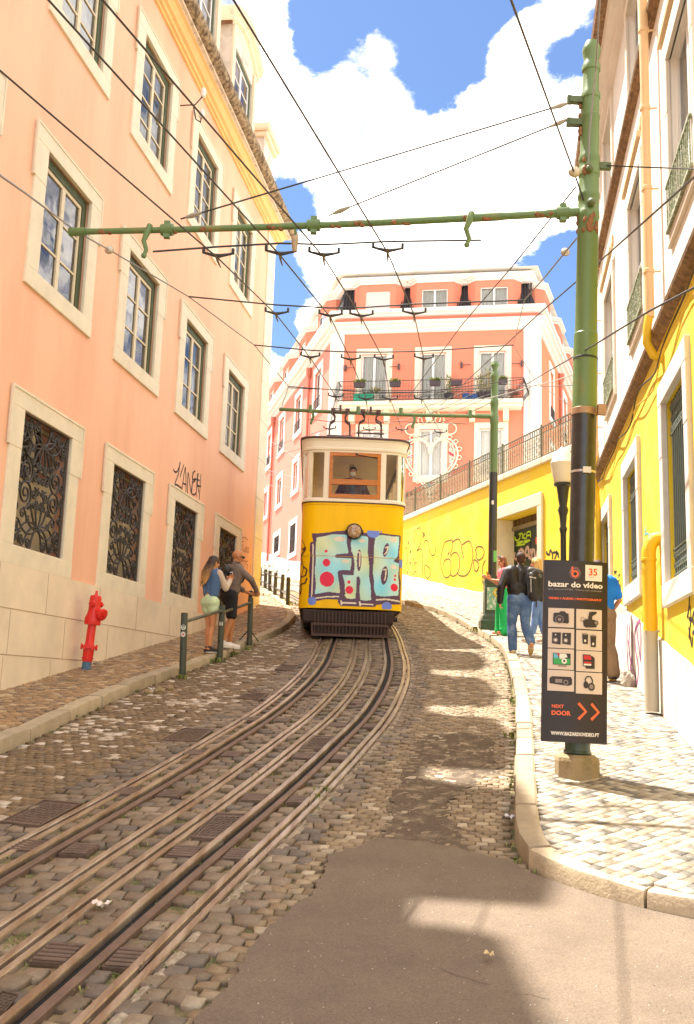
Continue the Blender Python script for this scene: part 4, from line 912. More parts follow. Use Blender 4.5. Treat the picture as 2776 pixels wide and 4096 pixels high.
for pts, cl in (([(440, 1265), (400, 1290), (372, 1400), (370, 1500), (400, 1590), (440, 1590), (458, 1540), (455, 1450), (430, 1430), (400, 1450), (392, 1490)], 0), ([(440, 1265), (470, 1262), (475, 1310), (450, 1400)], 0), ([(430, 1400), (445, 1365), (432, 1385)], 0), ([(470, 1280), (520, 1250), (545, 1275), (555, 1340), (575, 1425)], 0),
                ([(455, 1420), (475, 1380), (510, 1375), (535, 1420), (535, 1500), (515, 1560), (480, 1585), (450, 1570)], 0), ([(558, 1305), (620, 1268), (650, 1330), (655, 1420), (630, 1530), (590, 1580), (540, 1580), (520, 1560)], 0),
                ([(690, 1380), (680, 1350), (700, 1320), (740, 1325), (758, 1370), (740, 1420), (705, 1440), (685, 1410)], 1), ([(665, 1440), (668, 1520), (690, 1540), (710, 1500), (700, 1460)], 1),
                ([(150, 1165), (180, 1150), (188, 1200), (183, 1300), (150, 1360), (190, 1340), (205, 1420), (200, 1560), (185, 1640), (150, 1675), (115, 1650), (112, 1590), (140, 1540), (152, 1580), (135, 1610)], 0), ([(130, 1300), (128, 1200), (140, 1160)], 0), ([(215, 1290), (230, 1262), (255, 1280), (265, 1350), (290, 1400), (315, 1380), (322, 1320)], 0),
                ([(225, 1490), (220, 1560), (245, 1605), (275, 1570), (270, 1520), (240, 1490)], 1), ([(45, 1340), (60, 1330), (70, 1400), (60, 1480), (48, 1440)], 0), ([(36, 1500), (40, 1640), (70, 1670), (105, 1630)], 0), ([(120, 1420), (135, 1465), (152, 1460)], 0), ([(135, 1465), (125, 1500)], 0),
                ([(200, 1190), (230, 1230)], 0), ([(228, 1190), (200, 1240)], 0), ([(212, 1180), (215, 1250)], 0), ([(90, 1350), (100, 1375)], 0), ([(102, 1352), (88, 1378)], 0), ([(85, 1460), (100, 1470)], 0), ([(95, 1450), (88, 1475)], 0), ([(60, 1540), (72, 1560)], 0), ([(70, 1535), (62, 1565)], 0), ([(70, 1270), (82, 1300)], 0), ([(82, 1268), (72, 1300)], 0),
                ([(135, 1625), (150, 1640), (162, 1630)], 0), ([(770, 1440), (745, 1500), (740, 1650)], 0)):
    P = smooth_pts([QZ(*z5(*p)) for p in pts], 5, closed=bool(cl)); stroke(mb, P, .032, fR, .005, closed=bool(cl))
mb.build('graffiti_outline', mat('graffiti_brown', (.075, .045, .02), .7, 0), YW)
mb = MB()
for pts in ([(1325, 1360), (1320, 1380), (1345, 1390), (1352, 1350), (1370, 1380), (1372, 1430)], [(1375, 1375), (1400, 1370), (1430, 1385)], [(1412, 1355), (1405, 1400), (1390, 1430)], [(1412, 1360), (1430, 1420)], [(1482, 1390), (1490, 1410)]):
    P = smooth_pts([QZ(*z5(*p)) for p in pts], 4); stroke(mb, P, .05, fR, .005)
mb.build('graffiti_tag', dk, YW)
o_d = .285
def DZ(u, v):
    x, z_ = QZ(u, v, -.45); return (x-QX(4.61), z_-gq(3.3))
fD = lambda a, b, d: (a, .434-d, b)
mb = MB()
for pts in ([(1010, 1232), (1003, 1250), (1020, 1255)], [(1022, 1235), (1025, 1262)], [(1022, 1235), (1038, 1236), (1028, 1245), (1045, 1258)], [(1045, 1232), (1048, 1262), (1080, 1255), (1090, 1205)], [(1075, 1210), (1090, 1204), (1110, 1203)], [(1108, 1210), (1108, 1250)], [(1135, 1200), (1110, 1232), (1138, 1248)], [(1145, 1248), (1150, 1195), (1180, 1188), (1180, 1240)], [(1148, 1222), (1180, 1215)], [(1055, 1285), (1120, 1272), (1050, 1310), (1130, 1298)], [(1122, 1270), (1180, 1262), (1120, 1290)]):
    P = smooth_pts([DZ(*z5(*p)) for p in pts], 3); stroke(mb, P, .045, fD, .004)
mb.build('graffiti_lime', mat('graffiti_lime', (.50, .78, .05), .7, 0), dr)
mb = MB()
for pts in ([(990, 1350), (1000, 1380), (985, 1420), (995, 1450)], [(1020, 1340), (1010, 1400), (1030, 1440), (1040, 1370)], [(1080, 1345), (1085, 1450), (1105, 1420), (1120, 1370), (1090, 1340)], [(1125, 1440), (1140, 1350), (1160, 1330), (1170, 1430)], [(1135, 1400), (1165, 1395)], [(1180, 1340), (1200, 1450)], [(1205, 1335), (1180, 1440)], [(1215, 1340), (1225, 1440), (1245, 1350)]):
    P = smooth_pts([DZ(*z5(*p)) for p in pts], 4); stroke(mb, P, .085, fD, .004)
mb.build('graffiti_pink_white', mat('graffiti_pinkish', (.62, .46, .40), .7, 0), dr)
mb = MB()
for pts in ([(1228, 1245), (1232, 1298)], [(1228, 1245), (1245, 1242), (1248, 1262), (1232, 1272)]):
    P = smooth_pts([DZ(*z5(*p)) for p in pts], 3); stroke(mb, P, .05, fD, .004)
mb.build('graffiti_red', mat('graffiti_red', (.85, .10, .03), .7, 0), dr)
# railing on the coping
ral = thing('iron_railing', 'dark green iron railing along the top of the yellow wall', 'railing', tuple(P0y+dy*YWL)+(), math.pi/2-YW_AZ+math.pi)
rg = mat('railing_green_iron', (.13, .12, .06), .6, .3, 12)
mb = MB(); mb.box(.1, QX(.1), .10, .135, 6.42, 6.45); mb.box(.1, QX(.1), .108, .128, 5.70, 5.72); mb.box(.1, QX(.1), .108, .128, 6.28, 6.30); mb.build('rails', rg, ral)
q = .2; mb = MB(); mp2 = MB(); k = 0
while q < YWL-.2:
    x = QX(q)
    if k % 18 == 0: mp2.box(x-.022, x+.022, .095, .14, 5.58, 6.46); mp2.ball((x, .118, 6.49), .03, 8, 6)
    else:
        mb.tube([(x, .118, 5.71), (x, .118, 6.42)], .009, 5); mb.tube([(x-.0, .118, 6.30), (x+.05, .118, 6.36), (x, .118, 6.42)], .006, 4); mb.ball((x, .118, 6.02), .016, 5, 4)
    q += .118; k += 1
bal = mb.build('balusters', rg, ral); bal['kind'] = 'stuff'; mp2.build('posts', rg, ral)
mesh_m = mat('trellis_screen', (.60, .50, .34), .8, .2, 20)
mb = MB()
xx = .15
while xx < QX(.2):
    mb.tube([(xx, .19, 5.66), (xx+.30, .19, 6.34)], .006, 4, cap=False); mb.tube([(xx+.30, .20, 5.66), (xx, .20, 6.34)], .006, 4, cap=False); xx += .075
sc = mb.build('trellis', mesh_m, ral)
# terrace behind the wall
mb = MB(); n_ = Vector((-math.cos(YW_AZ), math.sin(YW_AZ), 0)); a = P0y+dy*0-n_*.4; b = P0y+dy*YWL-n_*.4
mb.prism([(a.x, a.y), (b.x, b.y), (-.7, 52), (9.4, 50.3), (22, 60), (24, 18)], 5.2, 5.45, 'z'); tag(mb.build('terrace', stone_white), kind='structure')
# stretch of wall from the end of the railing to the pink building
# ================================================================ CENTRE BUILDING
CB = thing('salmon_corner_palace', 'salmon pink corner block with white cornices, mansard dormers and a long balcony', 'building', (-.9, 52, 0), 0)
C0 = Vector((-.9, 52, 0)); AF = 1.75; LF = 10.85; C1 = C0+Vector((math.sin(AF)*LF, math.cos(AF)*LF, 0))
def fmat(org, az, flip=False):   # frame: x along az, -y outward
    R_ = Matrix.Rotation(math.pi/2-az, 4, 'Z'); return Matrix.Translation(org-C0) @ R_
MF = fmat(C0, AF)                         # front: x left to right as seen, -y towards the viewer
LWL = 40.; dl = Vector((math.sin(-.25), math.cos(-.25), 0)); ML = fmat(C0+dl*LWL, -.25+math.pi)   # left wing, x = LWL - q
RWL = 22.; ang = .346; MR = fmat(C1, ang)
salmon2 = mat('pink_plaster', (.72, .23, .16), .85, .06, .8, .05, 60)
def part_frame(Mx, x, z, y=0.): # an empty under CB carrying a window
    o = bpy.data.objects.new('window', None); C.objects.link(o); o.parent = CB; o.matrix_local = Mx @ Matrix.Translation((x, y, z)); return o
FW = [(1.17, 1.97), (4.35, 1.97), (7.5, 1.97)]
hf = [(x+.28, x+w_-.28, 15.0, 17.79) for x, w_ in FW]+[(x+.27, x+w_-.27, 11.0, 13.55) for x, w_ in [(1.25, 1.77), (4.40, 1.77), (7.55, 1.77)]]
mb = MB(); mb.xf = MF; wall_holes(mb, 0, LF, 4, 19.1, hf, depth=.25); mb.build('front_wall', salmon, CB)
hl = []
LWW = [(2.9, 5.3), (8.45, 10.85), (14.0, 16.38), (19.05, 21.0), (21.3, 23.2), (27, 29.3), (33, 35.3)]
LMM = [(3.2, 5.2), (8.6, 10.8), (14.0, 16.35), (19.4, 21.6), (27, 29.3)]
LGG = [(2.9, 5.3, 7.4), (8.45, 11.0, 7.8), (13.9, 16.55, 8.5)]
X = lambda q: LWL-q
for a, b in LWW: hl.append((X(b)+.35, X(a)-.35, 15.85, 18.15))
for a, b in LMM: hl.append((X(b)+.35, X(a)-.35, 12.1, 13.9))
for a, b, z in LGG: hl.append((X(b)+.4, X(a)-.4, z+.3, 9.9))
mb = MB(); mb.xf = ML; wall_holes(mb, 0, LWL, 4, 19.1, hl, depth=.25); mb.build('left_wing_wall', salmon2, CB)
rw = [(3.9, 5.9), (9.6, 11.6), (15.3, 17.3)]
hr_ = [(a+.3, b-.3, 15.3, 18.1) for a, b in rw]+[(a+.3, b-.3, 11.3, 13.7) for a, b in rw]
mb = MB(); mb.xf = MR; wall_holes(mb, 0, RWL, 4, 19.1, hr_, depth=.25); mb.build('right_wing_wall', mat('salmon_right_wing', (.72, .23, .10), .85, .06, .8), CB)
# base band of the left wing, following the street
mb = MB(); mb.xf = ML
def gl(q): p = C0+dl*q; return gz(p.x, p.y)
qs = np.arange(0, LWL, 1.); mb.strip([[(X(q), -.05, gl(q)+.75), (X(q), -.05, gl(q)-1.5)] for q in qs]); mb.strip([[(X(q), -.05, gl(q)+.75), (X(q), .02, gl(q)+.78)] for q in qs]); mb.build('base_band', mat('white_base', (.78, .74, .70), .85, .12, 2), CB)
# pilasters
for M_, a_, b_ in ((MF, -.28, .48), (MF, LF-.75, LF+.05), (ML, LWL-.9, LWL+.02), (MR, -.02, .55)): mb = MB(); mb.xf = M_; mb.bbox(a_, b_, -.10, .05, 4, 19.0, .02); mb.build('corner_pilaster', trim, CB)
for xq in (.08, LF-.36):
    mb = MB(); mb.xf = MF @ Matrix.Translation((xq, -.16, 0)); mb.lathe([(.07, 6), (.07, 17.6), (.10, 17.65), (.10, 17.8), (.17, 17.95), (.17, 18.02), (.08, 18.05), (.07, 18.3), (.0, 18.6)], n=12, cap=False); mb.build('slender_colonnette', trim, CB, smooth=True)
# cornices run round the three faces
def run3(name, prof, m, ext=1.):
    mb = MB(); rows = []
    def off(org, az, y): return org
    # offset outlines: intersect neighbouring offset lines
    nl = Vector((-math.cos(-.25), math.sin(-.25), 0)); nf_ = Vector((-math.cos(AF), math.sin(AF), 0)); nf_ = nf_ if nf_.y < 0 else -nf_; nr_ = Vector((math.cos(ang), -math.sin(ang), 0))
    df = (C1-C0).normalized(); dr_ = Vector((math.sin(ang), math.cos(ang), 0))
    def meet(p, n1, a, q, n2, b, pt):   # point at distance a along n1, b along n2 from pt
        A = Matrix(((n1.x, n1.y), (n2.x, n2.y))); v = A.inverted() @ Vector((n1.dot(pt)+a, n2.dot(pt)+b)); return Vector((v.x, v.y, 0))
    cols = []
    for y, z in prof:
        a = meet(0, nl, y, 0, nf_, y, C0); b = meet(0, nf_, y, 0, nr_, y, C1)
        pts = [C0+dl*LWL*ext+nl*y, a, b, C1+dr_*RWL+nr_*y]
        cols.append([(p-C0).to_tuple()[:2]+(z,) for p in pts])
    for k in range(4): rows.append([c[k] for c in cols])
    mb.strip(rows); return mb.build(name, m, CB)
run3('main_cornice', [(0, 18.95), (.08, 18.98), (.10, 19.15), (.25, 19.22), (.30, 19.35), (.45, 19.40), (.48, 19.50), (.0, 19.52)], trim)
run3('frieze', [(.05, 19.5), (.05, 19.86)], salmon)
run3('eaves_cornice', [(.05, 19.83), (.2, 19.86), (.22, 19.98), (.40, 20.02), (.42, 20.2), (.0, 20.25), (-.8, 20.25)], trim)
run3('mansard_tiles', [(-.1, 20.22), (-.75, 22.0)], tile)
run3('roof_parapet', [(-.55, 21.75), (-.35, 21.8), (-.33, 22.05), (-.25, 22.1), (-.25, 22.35), (-.6, 22.5), (-1.2, 22.55)], trim)
mb = MB(); mb.xf = MF; mb.bbox(4.6, 7.6, 1.2, 3.2, 22.3, 22.95, .05); mb.build('lift_housing', trim, CB)
mb = MB(); mb.xf = MF; mb.quad((4.85, 1.19, 22.65), (7.2, 1.19, 22.65), (7.2, 1.19, 22.8), (4.85, 1.19, 22.8)); mb.build('lift_opening', salmon, CB)
mb = MB(); mb.add([tuple(Vector((0, 0, 22.5))), tuple(C1-C0+Vector((0, 0, 22.5))), tuple(C1-C0+Vector((math.sin(ang)*RWL, math.cos(ang)*RWL, 22.5))), (dl*LWL).to_tuple()[:2]+(22.5,)], [(0, 1, 2, 3)]); mb.build('flat_roof', trim, CB)
mb = MB(); mb.xf = MF; mb.tube([(2.9, 1.2, 22.4), (2.92, 1.2, 25.2)], .03, 5); mb.build('antenna_mast', mat('galvanised', (.4, .42, .44), .4, .1, metal=.6), CB)
# tile ribs on the mansard of the front
mb = MB(); mb.xf = MF
for x in np.arange(.3, LF-.2, .17): mb.tube([(x, .05, 20.25), (x, .68, 22.0)], .045, 5, cap=False)
mb.build('tile_ribs', tile, CB)
def dormer_c(Mx, x, w_, z0=20.2, z1=21.75, shutter=False, win=True):
    d = bpy.data.objects.new('dormer', None); C.objects.link(d); d.parent = CB; d.matrix_local = Mx @ Matrix.Translation((x, 0, z0))
    h = z1-z0; b = .42; y0 = -.12
    mb = MB(); mb.box(0, .28, y0, .3, 0, h); mb.box(w_-.28, w_, y0, .3, 0, h); mb.box(.28, w_-.28, y0, .3, 1.14, h)
    mb.prism([(0, y0), (0, .9), (-b, .9), (-b, .35)], 0, h, 'z'); mb.prism([(w_, y0), (w_+b, .35), (w_+b, .9), (w_, .9)], 0, h, 'z'); mb.build('dormer_wall', salmon, d)
    c = MB(); o2 = .16
    for e, za, zb_ in ((0, h-.02, h+.12), (.08, h+.12, h+.24), (.14, h+.24, h+.34)):
        c.prism([(-.02-e*.5, y0-.05-e), (w_+.02+e*.5, y0-.05-e), (w_+b+.05+e, .35-e*.6), (w_+b+.05+e, 1.0), (-b-.05-e, 1.0), (-b-.05-e, .35-e*.6)], za, zb_, 'z')
    c.build('dormer_cornice', trim, d)
    if shutter:
        m2 = MB()
        for k in range(22): z_ = 1.14*k/22; m2.prism([(-.06, z_), (-.045, z_+.052*.5), (-.06, z_+.05), (-.03, z_+.05), (-.03, z_)], .28, w_-.28, 'x')
        m2.build('roller_shutter', mat('shutter_beige', (.72, .66, .60), .6, .05), d)
    elif win:
        casement(d, (.28, y0+.06, 0), w_-.56, 1.14, 1, white, clear, cur=[(0, .5), (.5, 1)])
dormer_c(MF, 1.31, 1.92, shutter=True); dormer_c(MF, 4.40, 1.95); dormer_c(MF, 7.55, 2.0)
for q in (2.2, 7.6, 13.0, 18.5, 24, 30): dormer_c(ML, X(q)-2.2, 2.2)
for q in (1.6, 7.0, 12.5, 18): dormer_c(MR, q, 2.0)
def cwin(Mx, x, z, w_, h, side, top, bot, m, rows=1, cur=True, rail=False, bars=False, apron=False):
    o = part_frame(Mx, x, z); mb = MB(); pr = .05
    mb.bbox(0, side, -pr, .02, bot, h-top, .01); mb.bbox(w_-side, w_, -pr, .02, bot, h-top, .01); mb.bbox(0, w_, -pr-.01, .02, h-top, h, .01)
    if bot: mb.bbox(-.03, w_+.03, -pr-.03, .02, 0, bot, .01)
    mb.build('stone_surround', m, o)
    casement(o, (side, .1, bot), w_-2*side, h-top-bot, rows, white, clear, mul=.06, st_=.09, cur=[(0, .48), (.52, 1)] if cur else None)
    if rail:
        mb = MB()
        for q in range(9): xx_ = side+(w_-2*side)*q/8; mb.tube([(xx_, -.07, bot+.02), (xx_, -.07, bot+.62)], .014, 4)
        mb.box(side, w_-side, -.085, -.055, bot+.6, bot+.63); mb.box(side, w_-side, -.085, -.055, bot+.05, bot+.08); mb.build('window_rail', iron, o)
    if bars:
        mb = MB()
        for q in range(9): xx_ = side+(w_-2*side)*(q+.5)/9; mb.tube([(xx_, -.03, bot), (xx_, -.03, h-top)], .018, 5)
        mb.box(side, w_-side, -.045, -.02, (h+bot)*.45, (h+bot)*.45+.03); mb.build('window_bars', iron, o)
    return o
for x, w_ in FW: cwin(MF, x, 14.9, w_, 3.2, .28, .31, .0, stone)
for x, w_ in [(1.25, 1.77), (4.40, 1.77), (7.55, 1.77)]: cwin(MF, x, 10.7, w_, 3.17, .27, .31, .3, stone)
for a, b in LWW: cwin(ML, X(b), 15.5, b-a, 3.05, .35, .4, .35, trim, rail=True)
for a, b in LMM: cwin(ML, X(b), 11.8, b-a, 2.45, .35, .35, .3, trim)
for a, b, z in LGG: cwin(ML, X(b), z, b-a, 10.25-z, .4, .35, .3, trim, cur=False, bars=True)
for a, b in rw: cwin(MR, a, 15.0, b-a, 3.5, .3, .4, .3, trim, rail=True); cwin(MR, a, 11.0, b-a, 3.0, .3, .35, .3, trim)
# arched doorway and down pipes on the left wing
o = part_frame(ML, X(23.4), 8.9); o.name = 'arched_door'; mb = MB(); ap = [(2.3*k/16*0+1.15-1.15*math.cos(math.pi*k/16), 3.2+1.15*math.sin(math.pi*k/16)) for k in range(17)]; ip = [(1.15-.85*math.cos(math.pi*k/16), 3.2+.85*math.sin(math.pi*k/16)) for k in range(17)]
mb.strip([[(p[0], -.08, p[1]) for p in [(0, -.5)]+ap+[(2.3, -.5)]], [(p[0], -.08, p[1]) for p in [(.3, -.5)]+ip+[(2.0, -.5)]]]); mb.strip([[(p[0], -.08, p[1]) for p in [(0, -.5)]+ap+[(2.3, -.5)]], [(p[0], .02, p[1]) for p in [(0, -.5)]+ap+[(2.3, -.5)]]]); mb.build('arch_surround', trim, o)
mb = MB(); mb.add([(p[0], -.03, p[1]) for p in [(.3, -.5)]+ip+[(2.0, -.5)]], [tuple(range(19))]); mb.build('door_leaf', mat('door_grey_green', (.12, .14, .13), .5, .2), o)
mb = MB(); mb.box(1.12, 1.18, -.06, -.03, -.5, 3.2); mb.box(.3, 2.0, -.06, -.03, 3.15, 3.25); mb.build('door_bars', iron, o)
for q in (6.2, 18.1): mb = MB(); mb.xf = ML; mb.tube([(X(q), -.12, gl(q)+.3), (X(q), -.12, 18.4)], .08, 8); mb.lathe([(.08, 18.3), (.2, 18.6), (.2, 18.95)], (X(q), -.12, 0), 8); mb.build('drainpipe', mat('pipe_salmon', (.55, .15, .09), .6, .1), CB)
mb = MB(); mb.xf = MR; mb.tube([(8.0, -.12, 8), (8.0, -.12, 18.4)], .09, 8); mb.lathe([(.09, 18.3), (.22, 18.6), (.22, 18.95)], (8.0, -.12, 0), 8); mb.build('drainpipe', MATS['pipe_salmon'], CB)
# balcony
bc = bpy.data.objects.new('balcony', None); C.objects.link(bc); bc.parent = CB; bc.matrix_local = MF
mb = MB(); mb.bbox(.42, 10.08, -.95, 0, 14.68, 14.9, .05); mb.bbox(.5, 10.0, -.85, 0, 14.5, 14.68, .05); mb.build('slab', stone, bc)
for x in (1.05, 2.95, 5.2, 7.45, 9.2): mb = MB(); mb.prism([(0, 14.5), (-.6, 14.5), (-.62, 14.35), (-.45, 14.28), (-.4, 14.0), (-.3, 13.92), (0, 13.9)], x-.15, x+.15, 'x'); mb.build('corbel', stone, bc)
mb = MB(); y = -.9
for z_ in (14.95, 15.3, 15.98): mb.box(.42, 10.08, y-.015, y+.015, z_, z_+.03)
for x in np.arange(.45, 10.08, .155): mb.tube([(x, y, 14.95), (x, y, 15.98)], .009, 4, cap=False); mb.ball((x, y, 15.72), .022, 5, 4)
for x in np.arange(.55, 10.0, .31): mb.tube([(p[0], y, p[1]) for p in spiral((x+.06, 15.13), .085, 1.1, 0, 1, 12, .3)], .012, 4); mb.tube([(p[0], y, p[1]) for p in spiral((x-.09, 15.13), .085, 1.1, math.pi, -1, 12, .3)], .012, 4)
for x, sg in ((.42, -1), (10.08, 1)):
    for k in range(7):
        yy = y*(1-k/6.); mb.tube([(x, yy, 14.95), (x+sg*.28, yy, 15.3), (x+sg*.05, yy, 15.98)], .012, 4)
    mb.box(min(x, x+sg*.05), max(x, x+sg*.05), y, 0, 15.97, 16.0); mb.box(min(x+sg*.26, x+sg*.3), max(x+sg*.26, x+sg*.3), y, 0, 15.29, 15.31)
mb.build('balustrade', iron, bc)
for x in (.85, 3.25, 7.1, 9.75):
    mb = MB(); mb.xf = MF; sg = 1 if x in (3.25, 9.75) else -1; mb.box(x-.25, x+.25, -.1, -.08, 17.02, 17.05); mb.box(x+sg*.25-.05, x+sg*.25+.05, -.16, -.02, 16.88, 17.18); mb.build('wall_light', mat('bronze_dark', (.08, .05, .05), .4, .1), CB)
# flower boxes and clutter: things standing or hanging on the balcony
def onF(x, y, z): return C0+MF @ Vector((x, y, z))
RF = math.pi/2-AF
pl_lab = ['dark planter with yellow green plants hanging on the balcony rail at its left end', 'dark planter with grassy plants on the rail right of the left french window', 'dark planter with bushy plants on the rail below the middle french window', 'empty looking long planter just right of the middle french window', 'long planter on the rail behind the far pole']
for k, (x, ww) in enumerate([(1.55, .62), (3.45, .62), (5.55, .6), (6.65, .62), (9.0, .6)]):
    t = thing('planter', pl_lab[k], 'planter', onF(x, -1.02, 15.62), RF, 'planters hanging on the balcony rail')
    mb = MB(); mb.prism([(-ww/2+.05, 0), (ww/2-.05, 0), (ww/2, .26), (-ww/2, .26)], -.1, .1, 'y'); mb.build('box', mat('planter_dark', (.05, .03, .035), .6, .1), t)
    if k != 3:
        mb = MB()
        for _ in range(60):
            a = random.uniform(-ww/2+.05, ww/2-.05); h = random.uniform(.06, .28); d = random.uniform(-.12, .12); mb.col = random.choice([(.16, .24, .05), (.30, .30, .06), (.45, .42, .12), (.10, .16, .04)])
            mb.add([(a, 0, .24), (a+.03, .02, .24), (a+d+.03, .05, .24+h), (a+d, -.03, .24+h*.8)], [(0, 1, 2, 3)])
        mb.build('plants', mat('leaf_vcol', (1, 1, 1), .7, 0, attr='Col'), t, fix=False)
def pot(x, lab, col, plant=0, w_=.26, h=.42):
    t = thing('plant_pot', lab, 'plant pot', onF(x, -.55, 14.9), RF, 'pots standing on the balcony'); mb = MB(); mb.lathe([(w_*.75, 0), (w_, h), (w_*.9, h)], n=10); mb.build('pot', mat('pot_'+lab[:6], col, .6, .1), t)
    if plant:
        mb = MB()
        for _ in range(90):
            a = random.uniform(0, 6.28); r = random.uniform(0, .3); zz = h+random.uniform(.1, plant); mb.col = random.choice([(.13, .16, .04), (.30, .24, .08), (.40, .28, .12), (.08, .12, .03)])
            mb.add([(r*math.cos(a), r*math.sin(a), zz), (r*math.cos(a)+.05, r*math.sin(a), zz+.02), (r*1.5*math.cos(a)+.03, r*1.5*math.sin(a), zz+.16)], [(0, 1, 2)])
        mb.tube([(0, 0, h*.8), (0.02, 0, h+plant*.8)], .02, 5); mb.build('foliage', MATS['leaf_vcol'], t, fix=False)
pot(6.25, 'black square pot with a dry shrub, right of the middle window on the balcony', (.03, .03, .035), .9)
pot(7.9, 'dark pot with a small palm like plant left of the far pole', (.05, .035, .04), 1.0); pot(8.3, 'dark pot with tall drooping dry leaves left of the far pole', (.06, .04, .04), 1.25)
pot(2.35, 'pale pot with a small bush seen through the balustrade below the left window', (.45, .42, .36), .3)
t = thing('storage_tub', 'turquoise green plastic tub on the balcony floor at the left', 'tub', onF(1.75, -.6, 14.9), RF); mb = MB(); mb.bbox(-.55, .55, -.2, .2, 0, .38, .06); mb.build('tub_body', mat('turquoise_plastic', (.03, .50, .30), .4, .05), t); mb = MB(); mb.bbox(-.58, .58, -.22, .22, .38, .45, .02); mb.build('lid', MATS['turquoise_plastic'], t)
t = thing('blue_crate', 'pair of bright blue bags on the balcony floor right of the middle window', 'bag', onF(7.35, -.6, 14.9), RF); mb = MB(); mb.bbox(-.4, 0, -.2, .2, 0, .38, .08); mb.bbox(.02, .42, -.2, .2, 0, .34, .08); mb.build('bags', mat('blue_plastic', (.01, .12, .40), .4, .2, 9), t)
t = thing('deck_chair', 'folded reddish deck chair leaning at the right end of the balcony', 'chair', onF(9.75, -.5, 14.9), RF); mb = MB()
mb.box(-.45, .1, -.25, .25, .35, .55); mb.build('seat', mat('brown_wood', (.22, .09, .06), .6, .2), t)
mb = MB(); mb.tube([(-.4, -.2, 0), (.3, -.2, 1.0)], .03, 6); mb.tube([(-.4, .2, 0), (.3, .2, 1.0)], .03, 6); mb.build('legs', MATS['brown_wood'], t)
# heart shaped wrought ornament with a painted heart behind, round the middle window of the lower floor
hc = (5.28, 12.05)
hp = []
for k in range(60):
    a = 2*math.pi*k/60; x = 16*math.sin(a)**3; z_ = 13*math.cos(a)-5*math.cos(2*a)-2*math.cos(3*a)-math.cos(4*a); hp.append((x/16*1.28+hc[0], z_/16*1.55+hc[1]-.25))
def heart(Xg, Zg):
    ins = pip(Xg, Zg, hp); c = np.full(Xg.shape+(3,), -1.); n_ = np.sin(Xg*4+2*np.sin(Zg*3))+np.sin(Zg*5+Xg*2)
    pal = np.array([(.45, .04, .05), (.75, .72, .66), (.12, .40, .36), (.65, .45, .12), (.70, .66, .60), (.30, .05, .10), (.78, .74, .7)]); k = (np.floor((n_+2)*3.5*1.6) % 7).astype(int); c[ins] = pal[k][ins]; c[(Xg > 4.36) & (Xg < 6.21) & (Zg > 10.65) & (Zg < 13.9)] = -1; return c
paintgrid('painted_heart', (hc[0]-1.9, hc[0]+1.9), (hc[1]-2.3, hc[1]+1.7), 90, 90, heart, lambda a, b, d: tuple(MF @ Vector((a, -.012, b))), vcol, CB)
mb = MB(); mb.xf = MF; gold = mat('gilded_filigree', (.88, .78, .58), .5, .15, 8)
big = [((x-hc[0])*1.12+hc[0], (z_-hc[1])*1.12+hc[1]) for x, z_ in hp]
mb.tube([(p[0], -.08, p[1]) for p in big], .05, 6, closed=True); mb.tube([(p[0], -.07, p[1]) for p in hp], .035, 5, closed=True)
for k in range(0, 60, 2):
    p = big[k]; q = ((p[0]-hc[0])*1.07+hc[0], (p[1]-hc[1])*1.07+hc[1]); mb.tube([(s_[0], -.09, s_[1]) for s_ in spiral(q, .13, .95, 0, 1, 10, .7)], .028, 5)
    q2 = ((p[0]+hp[k][0])/2, (p[1]+hp[k][1])/2); mb.tube([(s_[0], -.07, s_[1]) for s_ in spiral(q2, .09, 1.1, 2, -1, 10, .4)], .022, 4)
for x0, z0_, rr in ((hc[0], hc[1]+2.15, .28), (hc[0]-.45, hc[1]+1.98, .24), (hc[0]+.45, hc[1]+1.98, .24), (hc[0], hc[1]+2.1, .5), (hc[0]-1.05, hc[1]+1.5, .3), (hc[0]+1.05, hc[1]+1.5, .3)):
    mb.tube([(s_[0], -.08, s_[1]) for s_ in spiral((x0, z0_), rr, 1, 0, 1, 16, 1.0)], .035, 5)
mb.build('filigree_heart_outline', gold, CB)
# spiked fence at the foot of the front
fn = thing('spiked_fence', 'low dark spiked iron fence in front of the salmon building, behind the wall railing', 'fence', onF(3.3, -3.5, 0), RF); mb = MB()
for x in np.arange(0, 5.2, .2): mb.tube([(x, 0, 5.45), (x, 0, 9.3)], .02, 4); mb.lathe([(.0, 9.55), (.06, 9.38), (.02, 9.28)], (x, 0, 0), 4)
for z_ in (9.1, 8.4): mb.box(0, 5.2, -.02, .02, z_, z_+.05)
mb.build('bars', iron, fn); mb = MB()
for x in np.arange(0, 5.2, .13): mb.tube([(x, .06, 5.45), (x+.5, .06, 9.0)], .012, 4, cap=False); mb.tube([(x+.5, .07, 5.45), (x, .07, 9.0)], .012, 4, cap=False)
mb.build('trellis', mat('trellis_wood', (.45, .28, .17), .8, .2), fn)
# ================================================================ POLES
green = mat('pole_green', (.125, .205, .07), .42, .12, 3, .10, 26, col2=(.26, .22, .07), ramp=(.56, .72), spec=.5, stretch=(1, 1, .35))
green_d = mat('pole_green_dark', (.045, .075, .045), .35, .3, 6, .12, 24, spec=.6)
blk = mat('pole_black', (.022, .024, .024), .28, .4, 6, .25, 16, spec=.7)
rust = mat('rust', (.30, .13, .05), .8, .4, 12, .3, 40)
conc = mat('mossy_concrete', (.30, .22, .12), .9, .35, 7, .5, 30, col2=(.20, .16, .06), ramp=(.5, .68))
insm = mat('insulator_clay', (.50, .36, .22), .5, .2, 8); porc = mat('porcelain', (.66, .60, .48), .35, .15)
wirem = mat('wire_dark', (.035, .028, .026), .5, .1); wirel = mat('wire_rope_grey', (.30, .27, .25), .5, .3, 40, metal=.3); wireb = mat('contact_wire_bronze', (.14, .085, .04), .45, .2, metal=.4)
P1 = G(2308, 3100, .12); PY = P1.y
